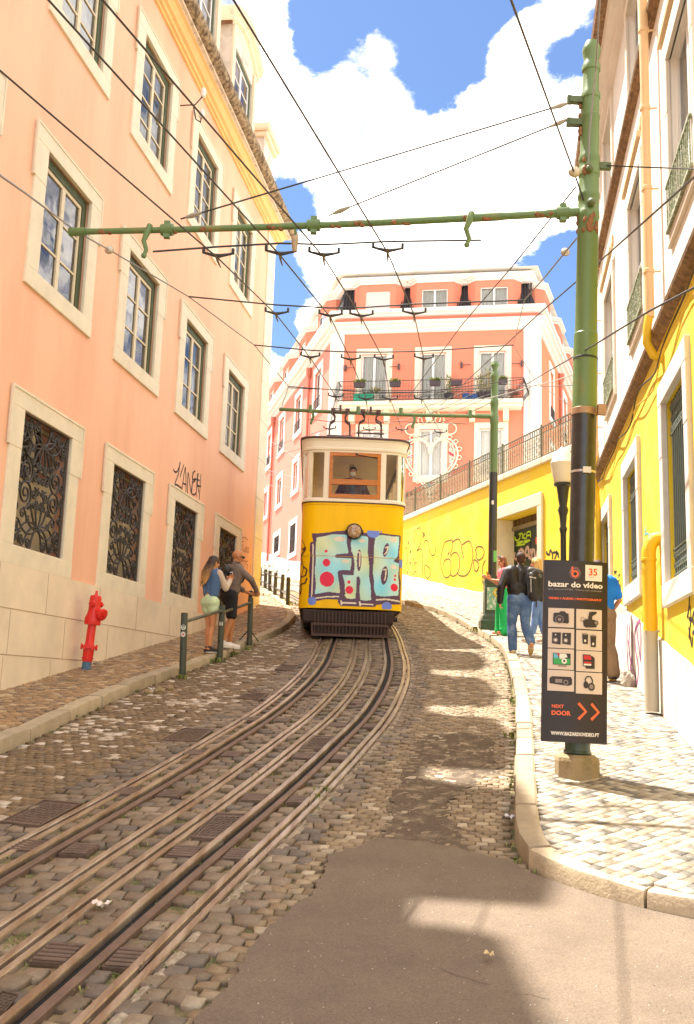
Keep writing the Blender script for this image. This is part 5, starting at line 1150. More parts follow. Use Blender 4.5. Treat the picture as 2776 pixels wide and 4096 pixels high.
P1T = inY(2367, 160, PY); ax = (P1T-P1); axn = ax.normalized()
q1 = thing('catenary_pole', 'big near tram pole, green above and black below, with long rusty arm and stone foot', 'pole', P1)
q1.rotation_mode = 'QUATERNION'
def p1z(u, v): return (inY(u, v, PY)-P1).length
rot1 = Vector((0, 0, 1)).rotation_difference(axn)
zB = p1z(2320, 1655); zc1 = p1z(2325, 1338); zc2 = p1z(2333, 880); zc3 = p1z(2345, 690); z4 = p1z(2350, 470); z5_ = p1z(2353, 400); zt = ax.length
MP = rot1.to_matrix().to_4x4()
mb = MB(); mb.prism([(.17, .08), (.08, .17), (-.08, .17), (-.17, .08), (-.17, -.08), (-.08, -.17), (.08, -.17), (.17, -.08)], -.3, .115, 'z')
mb.strip([[(x*k, y*k, z) for x, y in [(.17, .08), (.08, .17), (-.08, .17), (-.17, .08), (-.17, -.08), (-.08, -.17), (.08, -.17), (.17, -.08), (.17, .08)]] for k, z in ((1, .115), (.96, .145), (.8, .165), (.5, .17))]); mb.build('stone_foot', conc, q1)
mb = MB(); mb.xf = MP; mb.lathe([(.105, .1), (.105, .62)], n=24, cap=False); mb.lathe([(.11, .17), (.118, .18), (.11, .2)], n=24, cap=False); mb.build('lower_shaft', green_d, q1, smooth=True)
mb = MB(); mb.xf = MP; mb.lathe([(.106, .60), (.107, zB)], n=28, cap=False); mb.build('black_shaft', blk, q1, smooth=True)
mb = MB(); mb.xf = MP; mb.lathe([(.107, zB), (.106, zc1), (.098, zc1+.01), (.095, zc2), (.102, zc2+.01), (.102, zc2+.07), (.096, zc2+.08), (.094, zc2+.2), (.100, zc2+.21), (.100, zc2+.25), (.092, zc2+.27), (.090, zc3-.05), (.098, zc3-.04), (.098, zc3+.02), (.092, zc3+.03), (.092, zc3+.09), (.097, zc3+.1), (.097, zc3+.15), (.086, zc3+.18), (.084, z4-.03), (.09, z4-.02), (.09, z4+.01), (.082, z4+.02), (.081, z5_), (.09, z5_+.01), (.092, z5_+.05), (.076, z5_+.09), (.074, zt-.34), (.085, zt-.33), (.087, zt-.28), (.072, zt-.25), (.070, zt-.2), (.085, zt-.14), (.086, zt-.1), (.06, zt-.03), (.0, zt)], n=28, cap=False)
mb.build('green_shaft', green, q1, smooth=True)
mb = MB(); mb.xf = MP; mb.lathe([(.108, zB-.02), (.114, zB-.015), (.114, zB+.04), (.108, zB+.045)], n=24, cap=False); mb.box(.09, .16, -.14, -.08, zB-.03, zB+.06); mb.build('clamp_band', mat('clamp_copper', (.42, .26, .15), .5, .2, metal=.4), q1, smooth=True)
mb = MB(); mb.xf = MP; zz = p1z(2316, 1895); mb.lathe([(.107, zz), (.111, zz), (.111, zz+.02), (.107, zz+.02)], n=24, cap=False); mb.box(-.03, .04, -.128, -.10, zz-.015, zz+.04); mb.build('steel_strap', mat('strap_steel', (.55, .50, .45), .35, .1, metal=.6), q1)
mb = MB(); mb.xf = MP; zz = p1z(2325, 1440); mb.lathe([(.106, zz), (.109, zz), (.109, zz+.015), (.106, zz+.02)], n=24, cap=False); mb.build('black_tie', black, q1)
mb = MB(); mb.xf = MP
for (z_, a, n_) in ((z5_-.12, 2.6, 12), (z4-.12, 2.9, 10), (zc3+.02, -1.9, 9), (zc2-.06, -1.2, 12), (zc2-.06, -1.9, 10), (zc2-.03, 2.8, 8)):
    for k in range(n_): t = a+random.uniform(-.5, .5); r = .098; mb.ball((r*math.cos(t)*.97, r*math.sin(t)*.97, z_+random.uniform(-.08, .08)), (.018, .018, .03), 6, 4)
mb.build('rust_patches', rust, q1, smooth=True)
mb = MB(); mb.xf = MP
for z_ in (z5_-.01, z4-.06):
    mb.box(-.20, -.08, -.03, .03, z_-.03, z_+.03); mb.box(-.22, -.18, -.02, .02, z_-.04, z_+.04)
mb.box(.08, .20, -.03, .02, zc3+.04, zc3+.1); mb.ball((-.02, -.11, zc3-.02), .035); mb.ball((0, -.115, zc2+.12), .04); mb.build('wire_brackets', mat('bracket_green', (.10, .14, .05), .5, .3, 20), q1)
# arm
A0 = inY(2318, 848, PY); A1 = inY(278, 928, PY+.8)
arm = thing('bracket_arm', None, None, A0-P1); arm.parent = q1
V = lambda p: tuple(Vector(p)-A0)
mb = MB(); d = (A1-A0)
def aP(u): return A0+d*u+Vector((0, 0, -.03*math.sin(math.pi*u)))
mb.tube([V(aP(k/20)) for k in range(21)], [.030+.006*(1-k/20) for k in range(21)], 12)
mb.tube([V(aP(0)), V(aP(.06))], .042, 12); mb.tube([V(aP(.14)), V(aP(.20))], .040, 12); mb.tube([V(aP(.965)), V(aP(1))], .043, 12); mb.build('tube', green, arm, smooth=True)
mb = MB()
for u in (.795, .5, .03): mb.tube([V(aP(u-.012)), V(aP(u+.012))], .058, 10); mb.box(*sum([(V(aP(u))[i]-e, V(aP(u))[i]+e) for i, e in enumerate((.03, .03, .085))], ()))
mb.build('clamps', green, arm, smooth=True)
mb = MB()
for u in (.045, .075, .16, .21, .33, .40, .46, .58, .70, .79, .93):
    p = aP(u+random.uniform(-.01, .01))
    for _ in range(5): mb.ball(tuple(Vector(V(p))+Vector((random.uniform(-.08, .08), -.012, random.uniform(-.03, .0)))), (.03, .026, .022), 6, 4)
mb.build('rust_flakes', rust, arm)
for u, L_ in ((.834, .30), (.203, .30)):
    mb = MB(); p = aP(u); mb.tube([V(p+Vector((.02, -.03, .04))), V(p+Vector((.0, -.05, -.05))), V(p+Vector((-.03, -.04, -.13))), V(p+Vector((.0, -.03, -.22))), V(p+Vector((-.02, -.03, -L_+.02)))], [.03, .034, .025, .022, .02], 8); mb.ball(V(p+Vector((-.02, -.03, -L_+.02))), .028); mb.build('hook', green, arm, smooth=True)
mb = MB(); p = aP(.536); mb.tube([V(p), V(p+Vector((0, 0, -.14)))], .012, 6); arm_i = mb.build('drop_rod', green, arm)
mb = MB(); mb.lathe([(.02, 0), (.035, -.02), (.035, -.06), (.028, -.08), (.028, -.13), (.015, -.16)], V(p+Vector((0, 0, -.10))), 10); mb.build('drop_insulator', insm, arm, smooth=True)
# second pole
P2 = G(1966, 2518, .12); P2Y = P2.y; P2T = inY(1980, 1442, P2Y)
q2 = thing('catenary_pole', 'far tram pole with box shaped dark green base beside the yellow wall', 'pole', P2)
h2 = P2T.z-P2.z; MP = Vector((0, 0, 1)).rotation_difference((P2T-P2).normalized()).to_matrix().to_4x4(); zb2 = inY(1968, 1891, P2Y).z-P2.z; za2 = inY(1968, 1664, P2Y).z-P2.z
mb = MB(); mb.xf = MP; mb.lathe([(.095, .9), (.095, zb2)], n=18, cap=False); mb.build('black_shaft', blk, q2, smooth=True)
mb = MB(); mb.xf = MP; mb.lathe([(.092, zb2), (.09, za2-.2), (.10, za2-.18), (.10, za2+.02), (.088, za2+.04), (.086, h2-1.1), (.098, h2-1.08), (.098, h2-.98), (.084, h2-.95), (.082, h2-.45), (.1, h2-.42), (.1, h2-.36), (.07, h2-.3), (.06, h2-.2), (.1, h2-.12), (.07, h2-.03), (0, h2)], n=18, cap=False); mb.build('green_shaft', green, q2, smooth=True)
mb = MB(); mb.bbox(-.26, .22, -.22, .26, -.2, .2, .02); mb.strip([[(x*k, y*k, z) for x, y in [(-.24, -.2), (.2, -.2), (.2, .22), (-.24, .22), (-.24, -.2)]] for k, z in ((1.0, .2), (.9, .28), (.72, .34), (.7, 1.0), (.74, 1.02), (.74, 1.06))])
mb.prism([(-.18*math.cos(math.pi*k/10), 1.06+.14*math.sin(math.pi*k/10)) for k in range(11)], -.15, .16, 'y'); mb.build('pole_base', green_d, q2)
mb = MB(); mb.bbox(-.13, .08, -.165, -.145, .42, .92, .01); mb.build('base_panel', mat('panel_graffiti', (.20, .42, .27), .6, .3, 12, col2=(.62, .66, .6), ramp=(.5, .56)), q2)
mb = MB(); mb.tube([(p[0], -.17, p[1]) for p in spiral((.10, .80), .085, 1, .4, 1, 12, .8)], .02, 5); mb.build('yellow_graffiti', mat('paint_yellow', (.85, .60, .03), .6, 0), q2)
mb = MB(); mb.box(-.03, .02, -.10, -.094, zb2-.75, zb2-.66); mb.build('paper_label', white, q2); mb = MB(); mb.box(.02, .09, -.095, -.07, 1.5, 1.75); mb.build('green_sticker', mat('sticker_green', (.20, .60, .14), .5, .1), q2)
B0 = inY(1968, 1666, P2Y); B1 = inY(1118, 1637, P2Y+.9); arm2 = thing('bracket_arm', None, None, B0-P2); arm2.parent = q2; V2 = lambda p: tuple(Vector(p)-B0)
mb = MB(); mb.tube([V2(B0.lerp(B1, k/10)+Vector((0, 0, -.03*math.sin(math.pi*k/10)))) for k in range(11)], .045, 8); mb.tube([V2(B0.lerp(B1, .0)), V2(B0.lerp(B1, .07))], .06, 8); mb.build('tube', green, arm2, smooth=True)
mb = MB()
for u in (.10, .42, .62, .85): p = B0.lerp(B1, u); mb.tube([V2(p+Vector((0, -.02, .12))), V2(p+Vector((0, -.03, -.06)))], .05, 6)
for u in (.36, .84): p = B0.lerp(B1, u); mb.tube([V2(p), V2(p+Vector((.03, -.03, -.15))), V2(p+Vector((-.03, -.03, -.35)))], .035, 6)
mb.build('clamps', green, arm2)
# ================================================================ SHOP SIGN on the near pole
SY = PY-.19; sgc = inY(2304, 2602, SY); sg = thing('advertising_sign', 'tall dark shop sign with camera pictures, white lettering and two orange arrows', 'sign', sgc)
sw = .574*SY/8.93; sh = inY(2300, 2240, SY).z-inY(2300, 2968, SY).z
lean = Matrix.Rotation(.018, 4, 'Y')
def sf(a, b, d):   # a -.5..+.5 of width, b 0..1 up from bottom
    x = a*sw; yb = .35*(x*x)/.25-.02; return tuple(lean @ Vector((x, yb*.35-d, (b-.5)*sh)))
sgm = mat('sign_brown_black', (.032, .022, .024), .38, .25, 3, .08, 12, spec=.4)
mb = MB(); n_ = 16
mb.strip([[sf(-.5+k/n_, b, .0) for k in range(n_+1)] for b in (0, 1)]); mb.strip([[sf(-.5+k/n_, b, -.05) for k in range(n_+1)] for b in (0, 1)])
for b in (0, 1): mb.strip([[sf(-.5+k/n_, b, .0) for k in range(n_+1)], [sf(-.5+k/n_, b, -.05) for k in range(n_+1)]])
for a in (-.5, .5): mb.quad(sf(a, 0, 0), sf(a, 1, 0), sf(a, 1, -.05), sf(a, 0, -.05))
mb.build('panel', sgm, sg)
mb = MB(); mb.box(-.14, .14, .06, .3, sh*.36, sh*.40); mb.box(-.14, .14, .06, .3, -sh*.40, -sh*.36); mb.build('straps', MATS['strap_steel'], sg)
# photo coords of sign (region zoom): x 485..945 wide, y 605..1915
def sx(X): return (X-485)/(952-485)-.5
def sy(Y): return 1-(Y-605)/(1912-605)
def sP(X, Y, d=.003): return sf(sx(X), sy(Y), d)
orange = mat('sign_orange', (.85, .14, .04), .5, 0); swhite = mat('sign_white', (.78, .72, .66), .5, 0); cellm = mat('sign_cell', (.66, .54, .46), .55, .04)
def stext(txt, X, Y, hpx, m, x1=None, bold=0.0, name='lettering'):
    # text with cap height hpx, left at X, baseline Y, stretched to end at x1
    size = 1.0; k = hpx/.72
    cu = bpy.data.curves.new('t', 'FONT'); cu.body = txt; o_ = bpy.data.objects.new('t', cu); C.objects.link(o_); bpy.context.view_layer.update(); wdt = o_.dimensions.x; bpy.data.objects.remove(o_)
    fx = (x1-X)/wdt if x1 else k
    return text_mesh(txt, 1.0, lambda a, b, d: sP(X+a*fx, Y-b*k, .004), name, m, sg, bold=bold)
stext('bazar do vídeo', 512, 800, 40, swhite, 906, .03, 'shop_name'); stext('Uma marca da OPTEC - Cinema, som, multimédia', 512, 824, 10, mat('sign_grey', (.42, .36, .34), .5, 0), 905, 0, 'small_line')
stext('VIDEO / AUDIO / PHOTOGRAPHY', 517, 893, 15, orange, 905, .045, 'services_line'); stext('NEXT', 549, 1672, 23, orange, 630, .03, 'next'); stext('DOOR', 547, 1722, 30, orange, 677, .04, 'door'); stext('WWW.BAZARDOVIDEO.PT', 547, 1862, 24, swhite, 890, .045, 'web_address')
mb = MB(); mb.strip([[sP(780+127*k/6, y, .003) for k in range(7)] for y in (631, 748)]); mb.build('anniversary_panel', swhite, sg)
text_mesh('35', 1., lambda a, b, d: sP(803+a*70, 706-b*70, .005), 'anniversary_number', orange, sg, bold=.03); text_mesh('Anos', 1., lambda a, b, d: sP(803+a*20, 724-b*16, .005), 'anniversary_word', mat('sign_grey', None), sg)
# round shutter logo with a b
mb = MB()
for k in range(7):
    a0 = 2*math.pi*k/7; a1 = a0+2*math.pi/7*.86; pts = [(704+44*math.cos(a0), 695+48*math.sin(a0)), (704+44*math.cos(a1), 695+48*math.sin(a1)), (704+27*math.cos(a1+.9), 695+30*math.sin(a1+.9))]; mb.add([sP(*p, .003) for p in pts], [(0, 1, 2)])
mb.build('shutter_emblem', mat('logo_plum', (.16, .085, .10), .5, 0), sg)
mb = MB(); stroke(mb, [(684, 650), (684, 705)], 13, lambda a, b, d: sP(a, b, .005)); ringp = [(704+20*math.cos(t), 702+20*math.sin(t)) for t in np.linspace(0, 2*math.pi, 24, endpoint=False)]; stroke(mb, ringp, 12, lambda a, b, d: sP(a, b, .0055), closed=True); mb.build('emblem_letter', orange, sg)
mb = MB()
for x0 in (732, 826): stroke(mb, [(x0+6, 1632), (x0+60, 1690), (x0+6, 1745)], 20, lambda a, b, d: sP(a, b, .004))
mb.build('arrows', orange, sg)
cells = [(517, 700, 958, 1096), (716, 907, 958, 1101), (517, 702, 1106, 1246), (717, 909, 1110, 1253), (517, 702, 1253, 1399), (718, 910, 1258, 1405), (517, 705, 1405, 1553), (718, 912, 1412, 1564)]
mb = MB()
for x0, x1, y0, y1 in cells: mb.strip([[sP(x0+(x1-x0)*k/8, y, .003) for k in range(9)] for y in (y0, y1)])
mb.build('picture_cells', cellm, sg)
pk = mat('picture_dark', (.03, .02, .022), .5, 0); pg = mat('picture_grey', (.25, .20, .19), .5, 0); pr_ = mat('picture_red', (.55, .02, .03), .5, 0); pgn = mat('picture_green', (.03, .35, .08), .5, 0); psk = mat('picture_sky', (.12, .45, .62), .5, 0)
def poly(mb, pts, d=.004): mb.add([sP(*p, d+.004) for p in pts], [tuple(range(len(pts)))])
def disc(mb, x, y, r, d=.0045, ry=None): poly(mb, [(x+r*math.cos(t), y+(ry or r)*math.sin(t)) for t in np.linspace(0, 2*math.pi, 18, endpoint=False)], d)
K, Gr, R_, Gn, Sk, Wh = MB(), MB(), MB(), MB(), MB(), MB()
poly(K, [(552, 1000), (560, 992), (592, 992), (602, 980), (632, 980), (642, 992), (660, 996), (663, 1060), (655, 1068), (560, 1062), (551, 1050)]); disc(Gr, 595, 1040, 30); disc(K, 595, 1040, 25, .005); disc(Gr, 595, 1040, 12, .0055)
poly(K, [(765, 1040), (790, 1030), (850, 1030), (868, 1045), (866, 1085), (790, 1090), (770, 1080)]); poly(K, [(800, 1035), (812, 975), (866, 970), (866, 985), (835, 1005), (832, 1032)], .0042); disc(K, 862, 1052, 18, .0048); disc(Gr, 862, 1052, 12, .0052); stroke(K, [(790, 1030), (750, 1015), (748, 1040), (775, 1048)], 3, lambda a, b, d: sP(a, b, .0085))
for x0 in (545, 617): poly(K, [(x0, 1136), (x0+62, 1134), (x0+60, 1222), (x0, 1214)]); disc(Gr, x0+24, 1190, 17); disc(Wh, x0+24, 1190, 8, .005); disc(Wh, x0+24, 1152, 5, .005)
for x0, y0, y1 in ((760, 1135, 1208), (820, 1143, 1228)): poly(K, [(x0, y0), (x0+44, y0), (x0+42, y1), (x0+4, y1)]); disc(Gr, x0+22, y0+2, 20, .0045, 6); poly(Wh, [(x0+14, y1-30), (x0+28, y1-30), (x0+28, y1-14), (x0+14, y1-14)], .005)
poly(K, [(553, 1282), (677, 1284), (677, 1366), (553, 1366)]); poly(Gn, [(557, 1320), (673, 1320), (673, 1362), (557, 1362)], .0046); poly(Sk, [(557, 1286), (590, 1286), (590, 1320), (557, 1320)], .0046); poly(Wh, [(592, 1286), (645, 1286), (655, 1310), (600, 1325)], .005); disc(Wh, 632, 1338, 20, .0052); disc(K, 632, 1338, 8, .0056); poly(R_, [(580, 1286), (598, 1286), (600, 1300), (584, 1302)], .0052); poly(K, [(590, 1372), (650, 1372), (650, 1377), (590, 1377)])
poly(K, [(780, 1296), (840, 1294), (854, 1308), (854, 1384), (788, 1384)]); poly(K, [(766, 1284), (820, 1284), (834, 1298), (834, 1368), (768, 1368)], .0044); poly(R_, [(772, 1290), (816, 1290), (828, 1304), (828, 1320), (772, 1320)], .005); poly(R_, [(772, 1336), (828, 1336), (828, 1348), (772, 1348)], .005); poly(Wh, [(772, 1350), (828, 1350), (828, 1362), (772, 1362)], .005)
poly(K, [(532, 1462), (550, 1450), (680, 1450), (690, 1466), (690, 1504), (660, 1514), (532, 1500)]); poly(Gr, [(570, 1468), (620, 1468), (620, 1495), (570, 1495)], .0046); disc(Gr, 645, 1490, 18, .005); disc(K, 645, 1490, 11, .0055)
stroke(K, [(788, 1490), (784, 1460), (800, 1440), (825, 1442), (838, 1465), (838, 1490)], 9, lambda a, b, d: sP(a, b, .0082)); disc(K, 790, 1500, 18, .0046, 26); disc(K, 830, 1512, 26, .0048, 28); disc(Gr, 830, 1512, 15, .0053, 17)
for nm, m_, M_ in (('picture_dark_shapes', K, pk), ('picture_grey_shapes', Gr, pg), ('picture_red_shapes', R_, pr_), ('picture_green_shapes', Gn, pgn), ('picture_sky_shapes', Sk, psk), ('picture_white_shapes', Wh, swhite)): m_.build(nm, M_, sg)
# ================================================================ STREET LAMP
lp = inY(2240, 2560, 18.); lp.z = gz(lp.x, lp.y)+.12; lt = inY(2272, 1790, 18.); lj = inY(2262, 1935, 18.)
la = thing('street_lamp', 'cast iron street lamp with a white acorn globe, half hidden behind the near pole', 'street lamp', lp); hl_ = lj.z-lp.z; ht = lt.z-lp.z
dxx = (lj.x-lp.x)*.6
mb = MB(); mb.xf = Matrix.Shear('XY', 4, (dxx/hl_*1.0, 0)) if False else None
mb.lathe([(.22, -.1), (.22, .1), (.16, .2), (.13, .75), (.15, .8), (.08, .9), (.055, 1.0), (.052, hl_-.95), (.06, hl_-.9), (.075, hl_-.85), (.055, hl_-.8), (.07, hl_-.6), (.10, hl_-.5), (.07, hl_-.42), (.09, hl_-.3), (.10, hl_-.2), (.12, hl_-.06), (.17, hl_-.03), (.17, hl_)], (dxx, 0, 0), 16, cap=False); mb.build('post', mat('lamp_iron', (.03, .035, .03), .4, .3, 12), la, smooth=True)
mb = MB(); hg = ht-hl_; mb.lathe([(.14, hl_), (.16, hl_+.02), (.20, hl_+.3*hg), (.225, hl_+.52*hg), (.235, hl_+.56*hg), (.215, hl_+.60*hg), (.17, hl_+.78*hg), (.10, hl_+.92*hg), (.03, ht)], (dxx, 0, 0), 20); mb.build('globe', mat('opal_globe', (.80, .74, .58), .35, .03), la, smooth=True)
# ================================================================ HYDRANT
hp0 = G(344, 2678, .12); hy = thing('fire_hydrant', 'tall red fire hydrant with a blue foot leaning against the stone plinth', 'hydrant', hp0, .2); red = mat('hydrant_red', (.74, .02, .012), .42, .12, 5, .05, 30, spec=.5)
Hs = (inY(382, 2362, hp0.y).z-hp0.z)/1.42
mb = MB(); mb.xf = Matrix.Scale(Hs, 4) @ Matrix.Rotation(.06, 4, 'Y'); mb.lathe([(.085, -.1), (.08, .14)], n=16); mb.build('blue_foot', mat('foot_blue', (.06, .13, .22), .6, .3, 14, col2=(.5, .52, .5), ramp=(.6, .65)), hy, smooth=True)
mb = MB(); mb.xf = Matrix.Scale(Hs, 4) @ Matrix.Rotation(.06, 4, 'Y')
mb.lathe([(.085, .14), (.09, .16), (.095, .30), (.1, .33), (.1, .37), (.15, .375), (.15, .42), (.09, .43), (.08, .45), (.075, .80), (.14, .80), (.145, .84), (.145, .92), (.115, 1.0), (.105, 1.05), (.105, 1.28), (.10, 1.31), (.085, 1.33), (.02, 1.335)], n=20)
for k in range(6): a = k*math.pi/3; mb.box(.13*math.cos(a)-.02, .13*math.cos(a)+.02, .13*math.sin(a)-.02, .13*math.sin(a)+.02, .35, .45)
for k in range(5): a = k*1.26-1.6; mb.ball((.097*math.cos(a), .097*math.sin(a), .2), .015, 6, 4)
mb.build('barrel', red, hy, smooth=True)
mb = MB(); mb.xf = Matrix.Scale(Hs, 4) @ Matrix.Rotation(.06, 4, 'Y'); mb.lathe([(.035, 1.33), (.028, 1.37), (.022, 1.375), (.022, 1.42)], n=6); mb.build('spindle', red, hy)
for nm, dirv, r, z_, L_ in (('side_outlet', (-.35, -1), .055, 1.17, .15), ('main_outlet', (.85, -.55), .10, 1.02, .23), ('rear_outlet', (1, .35), .05, 1.18, .13)):
    mb = MB(); mb.xf = Matrix.Scale(Hs, 4) @ Matrix.Rotation(.06, 4, 'Y'); dv = Vector((*dirv, -.35 if r > .08 else 0)).normalized(); o_ = Vector((0, 0, z_+(.04 if r > .08 else 0)))
    mb.tube([o_, o_+dv*(L_*.75)], r*.78, 14); mb.tube([o_+dv*(L_*.75), o_+dv*(L_*.8), o_+dv*L_, o_+dv*(L_+.012)], [r*.8, r*1.12, r*1.08, r*.8], 14); mb.tube([o_+dv*L_, o_+dv*(L_+.04)], r*.25, 5); mb.build(nm, red, hy, smooth=True)
# ================================================================ POST AND RAIL BARRIERS
pg_ = mat('post_dark_green', (.045, .055, .035), .45, .35, 8, .1, 30)
bpos = [(G(729, 2713, .0), inY(738, 2451, 1)), (G(878, 2644, .0), None), (G(997, 2592, .0), None)]
tops = [(738, 2451), (890, 2420), (1003, 2391)]
BP = [Vector((p.x, p.y, gz(p.x, p.y))) for p, _ in bpos]; BT = [inY(*t, p.y) for t, p in zip(tops, BP)]
br = thing('post_and_rail_barrier', 'dark green barrier of three stickered posts and a sloping rail on the left kerb', 'barrier', BP[0]); W = lambda p: tuple(Vector(p)-BP[0])
for a, b in zip(BP, BT):
    mb = MB(); a = a.copy(); a.z += .05; dd = b-a; mb.tube([W(a), W(a+dd*.985), W(a+dd)], [.052, .052, .046], 16)
    for u in (.36, .62, .9): p = a+dd*u; mb.ball(W(p+Vector((-.03, -.048, 0))), .012, 6, 4)
    mb.build('post', pg_, br, smooth=True)
for i in (0, 1): mb = MB(); u0, u1 = (.82, .90) if i == 0 else (.86, .87); a = BP[i].lerp(BT[i], .86); b = BP[i+1].lerp(BT[i+1], .90); mb.tube([W(a), W(b)], .026, 10); mb.build('rail', mat('rail_worn', (.06, .065, .04), .5, .3, 8, col2=(.26, .15, .07), ramp=(.5, .65)), br, smooth=True)
stk = mat('sticker_pale', (.62, .64, .58), .5, .1)
def sticker(parent, p, r, nm, m=stk, sq=False):
    mb = MB(); n_ = 4 if sq else 14
    mb.add([W(p+Vector((r*math.cos(t+(math.pi/4 if sq else 0)), -.056-.0*abs(math.cos(t)), r*1.1*math.sin(t+(math.pi/4 if sq else 0))))) for t in np.linspace(0, 2*math.pi, n_, endpoint=False)], [tuple(range(n_))]); return mb.build(nm, m, parent)
p0 = BP[0].lerp(BT[0], .775); sticker(br, p0, .038, 'round_sticker'); p1 = BP[0].lerp(BT[0], .665); sticker(br, p1, .036, 'round_sticker')
mb = MB()
for dx in (-.012, .012): mb.add([W(p0+Vector((dx+.008*math.cos(t), -.0575, .006+.009*math.sin(t)))) for t in np.linspace(0, 6.28, 8, endpoint=False)], [tuple(range(8))])
mb.add([W(p0+Vector((x, -.0575, z_))) for x, z_ in ((-.028, .022), (.028, .022), (.016, .036), (-.016, .036))], [(0, 1, 2, 3)]); mb.add([W(p0+Vector((x, -.0575, z_))) for x, z_ in ((-.014, -.012), (.014, -.012), (.012, -.022), (-.012, -.022))], [(0, 1, 2, 3)]); mb.build('skull_marks', black, br)
mb = MB(); mb.add([W(p1+Vector((x, -.0575, z_))) for x, z_ in ((-.02, -.005), (.01, -.02), (.022, .01), (-.01, .018))], [(0, 1, 2, 3)]); mb.build('sticker_print', mat('print_red', (.55, .12, .10), .5, 0), br)
p2_ = BP[1].lerp(BT[1], .66); sticker(br, p2_, .042, 'square_sticker', sq=True); 
mb = MB()
for k, z_ in enumerate((.022, .0, -.022)): mb.add([W(p2_+Vector((x, -.0575, z_+dz))) for x, dz in ((-.022+.006*k, -.006), (.02, -.005), (.018-.004*k, .004), (-.02, .005))], [(0, 1, 2, 3)])
mb.build('sticker_letters', black, br)
fp = [((1040, 2358), (1041, 2273)), ((1060, 2367), (1063, 2278)), ((1078, 2380), (1080, 2284)), ((1098, 2396), (1104, 2291)), ((1124, 2411), (1132, 2298)), ((1150, 2437), (1154, 2309))]
fb = [G(*a) for a, _ in fp]; ft = [inY(*b, a.y) for (_, b), a in zip(fp, fb)]
br2 = thing('post_and_rail_barrier', 'row of six dark posts with thin rails on the bend of the left kerb', 'barrier', fb[0]); W2 = lambda p: tuple(Vector(p)-fb[0])
for a, b in zip(fb, ft): mb = MB(); mb.tube([W2(a), W2(b)], .055, 10); mb.build('post', pg_, br2, smooth=True)
for u in (.42, .86):
    mb = MB(); mb.tube([W2(a.lerp(b, u)) for a, b in zip(fb, ft)][:(6 if u < .5 else 5)], .02, 6); mb.build('rail', MATS['rail_worn'], br2)
# ================================================================ WIRES
def wire(lab, pts, r=.011, m=None, cat='wire', name='overhead_wire', group='overhead tram wires', sag=0.):
    P = [Vector(p) for p in pts]; r *= .92
    if sag:
        Q = []
        for a, b in zip(P, P[1:]):
            for k in range(10): u = k/10; Q.append(a.lerp(b, u)+Vector((0, 0, -sag*4*u*(1-u))))
        P = Q+[P[-1]]
    mb = MB(); o = P[0]; mb.tube([tuple(p-o) for p in P], r, 6); t = mb.build(name, m or wirem, None, smooth=True); t.location = o; return tag(t, lab, cat, group)
def dY(x, y, Y): return inY(x*1.7625, y*1.7625, Y)
ROWY = [9.25, 12.2, 15.0, 19.05, 24.0]
NODE = [[(495, 567), (637, 562), (735, 565), (880, 555)], [(628, 698), (750, 703), (820, 703), (940, 698)], [(704, 797), (796, 802), (871, 802), (962, 800)], [(762, 887), (831, 892), (885, 892), (957, 892)], [(748, 960), (838, 962), (912, 962), (1000, 968)]]
wn = ['leftmost', 'second', 'third', 'rightmost']; rn = ['nearest', 'second', 'third', 'fourth', 'fifth']
starts = [(0, 160), (110, 0), (233, 0), (530, 0)]
def yoke(p, Y, i, j):
    c = dY(p[0], p[1]+14, Y); t = thing('wire_hanger', f'black bow shaped hanger, {wn[j]} of the four on the {rn[i]} cross wire', 'wire hanger', c, 0, 'bow hangers of the contact wires'); w_ = .145; h = .035
    mb = MB()
    for sg_ in (-1, 1): mb.bbox(sg_*w_-.014, sg_*w_+.014, -.018, .018, h-.01, h+.045, .004)
    mb.tube([(-w_, 0, h+.01), (-w_*.9, 0, h-.008), (-w_*.3, 0, .008), (0, 0, 0), (w_*.3, 0, .008), (w_*.9, 0, h-.008), (w_, 0, h+.01)], [.010, .012, .017, .022, .017, .012, .010], 6); mb.build('bow', wirem, t)
    mb = MB(); mb.tube([(0, 0, -.005), (0, 0, -.05)], [.018, .010], 6); mb.tube([(-.01, -.16, -.05), (0, 0, -.055), (.01, .16, -.05)], [.006, .012, .006], 6); mb.build('wire_clip', wireb, t); return t
for j in range(4):
    pts = []
    c1 = dY(NODE[0][j][0], NODE[0][j][1]+19, ROWY[0]); s_ = Vector(c1); x0, y0 = starts[j]
    # the wire runs back over the camera: follow the sight line to a point nearer at the same height
    r = ray(x0*1.7625, y0*1.7625); tq = (c1.z+.12)/r[2]; near_p = Vector(r*tq)
    back = near_p+(near_p-c1).normalized()*6; back.z = near_p.z
    pts = [back, near_p, c1]+[dY(NODE[i][j][0], NODE[i][j][1]+(17 if i == 1 else 15 if i == 2 else 12), ROWY[i]) for i in range(1, 5)]
    last = pts[-1]; pts.append(last+Vector((-3.2, 8, 1.0)))
    wire(f'{wn[j]} of the four contact wires running up the street under the bow hangers', pts, .0085, wireb if False else wirem, sag=.0)
    for i in range(5): yoke(NODE[i][j], ROWY[i], i, j)
cross = [[(347, 571), (495, 560), (637, 552), (735, 555), (880, 548), (1092, 545)], [(428, 673), (628, 692), (750, 699), (820, 698), (940, 690), (1190, 681)], [(577, 783), (704, 795), (796, 799), (871, 799), (962, 797), (1165, 783)], [(655, 877), (762, 885), (831, 890), (885, 890), (957, 890), (1190, 860)], [(700, 951), (748, 957), (838, 958), (912, 957), (1000, 960), (1060, 962)]]
for i, cpts in enumerate(cross):
    wire(f'{rn[i]} cross wire carrying four bow hangers over the tracks', [dY(x, y, ROWY[i]) for x, y in cpts], .0105 if i < 3 else .009)
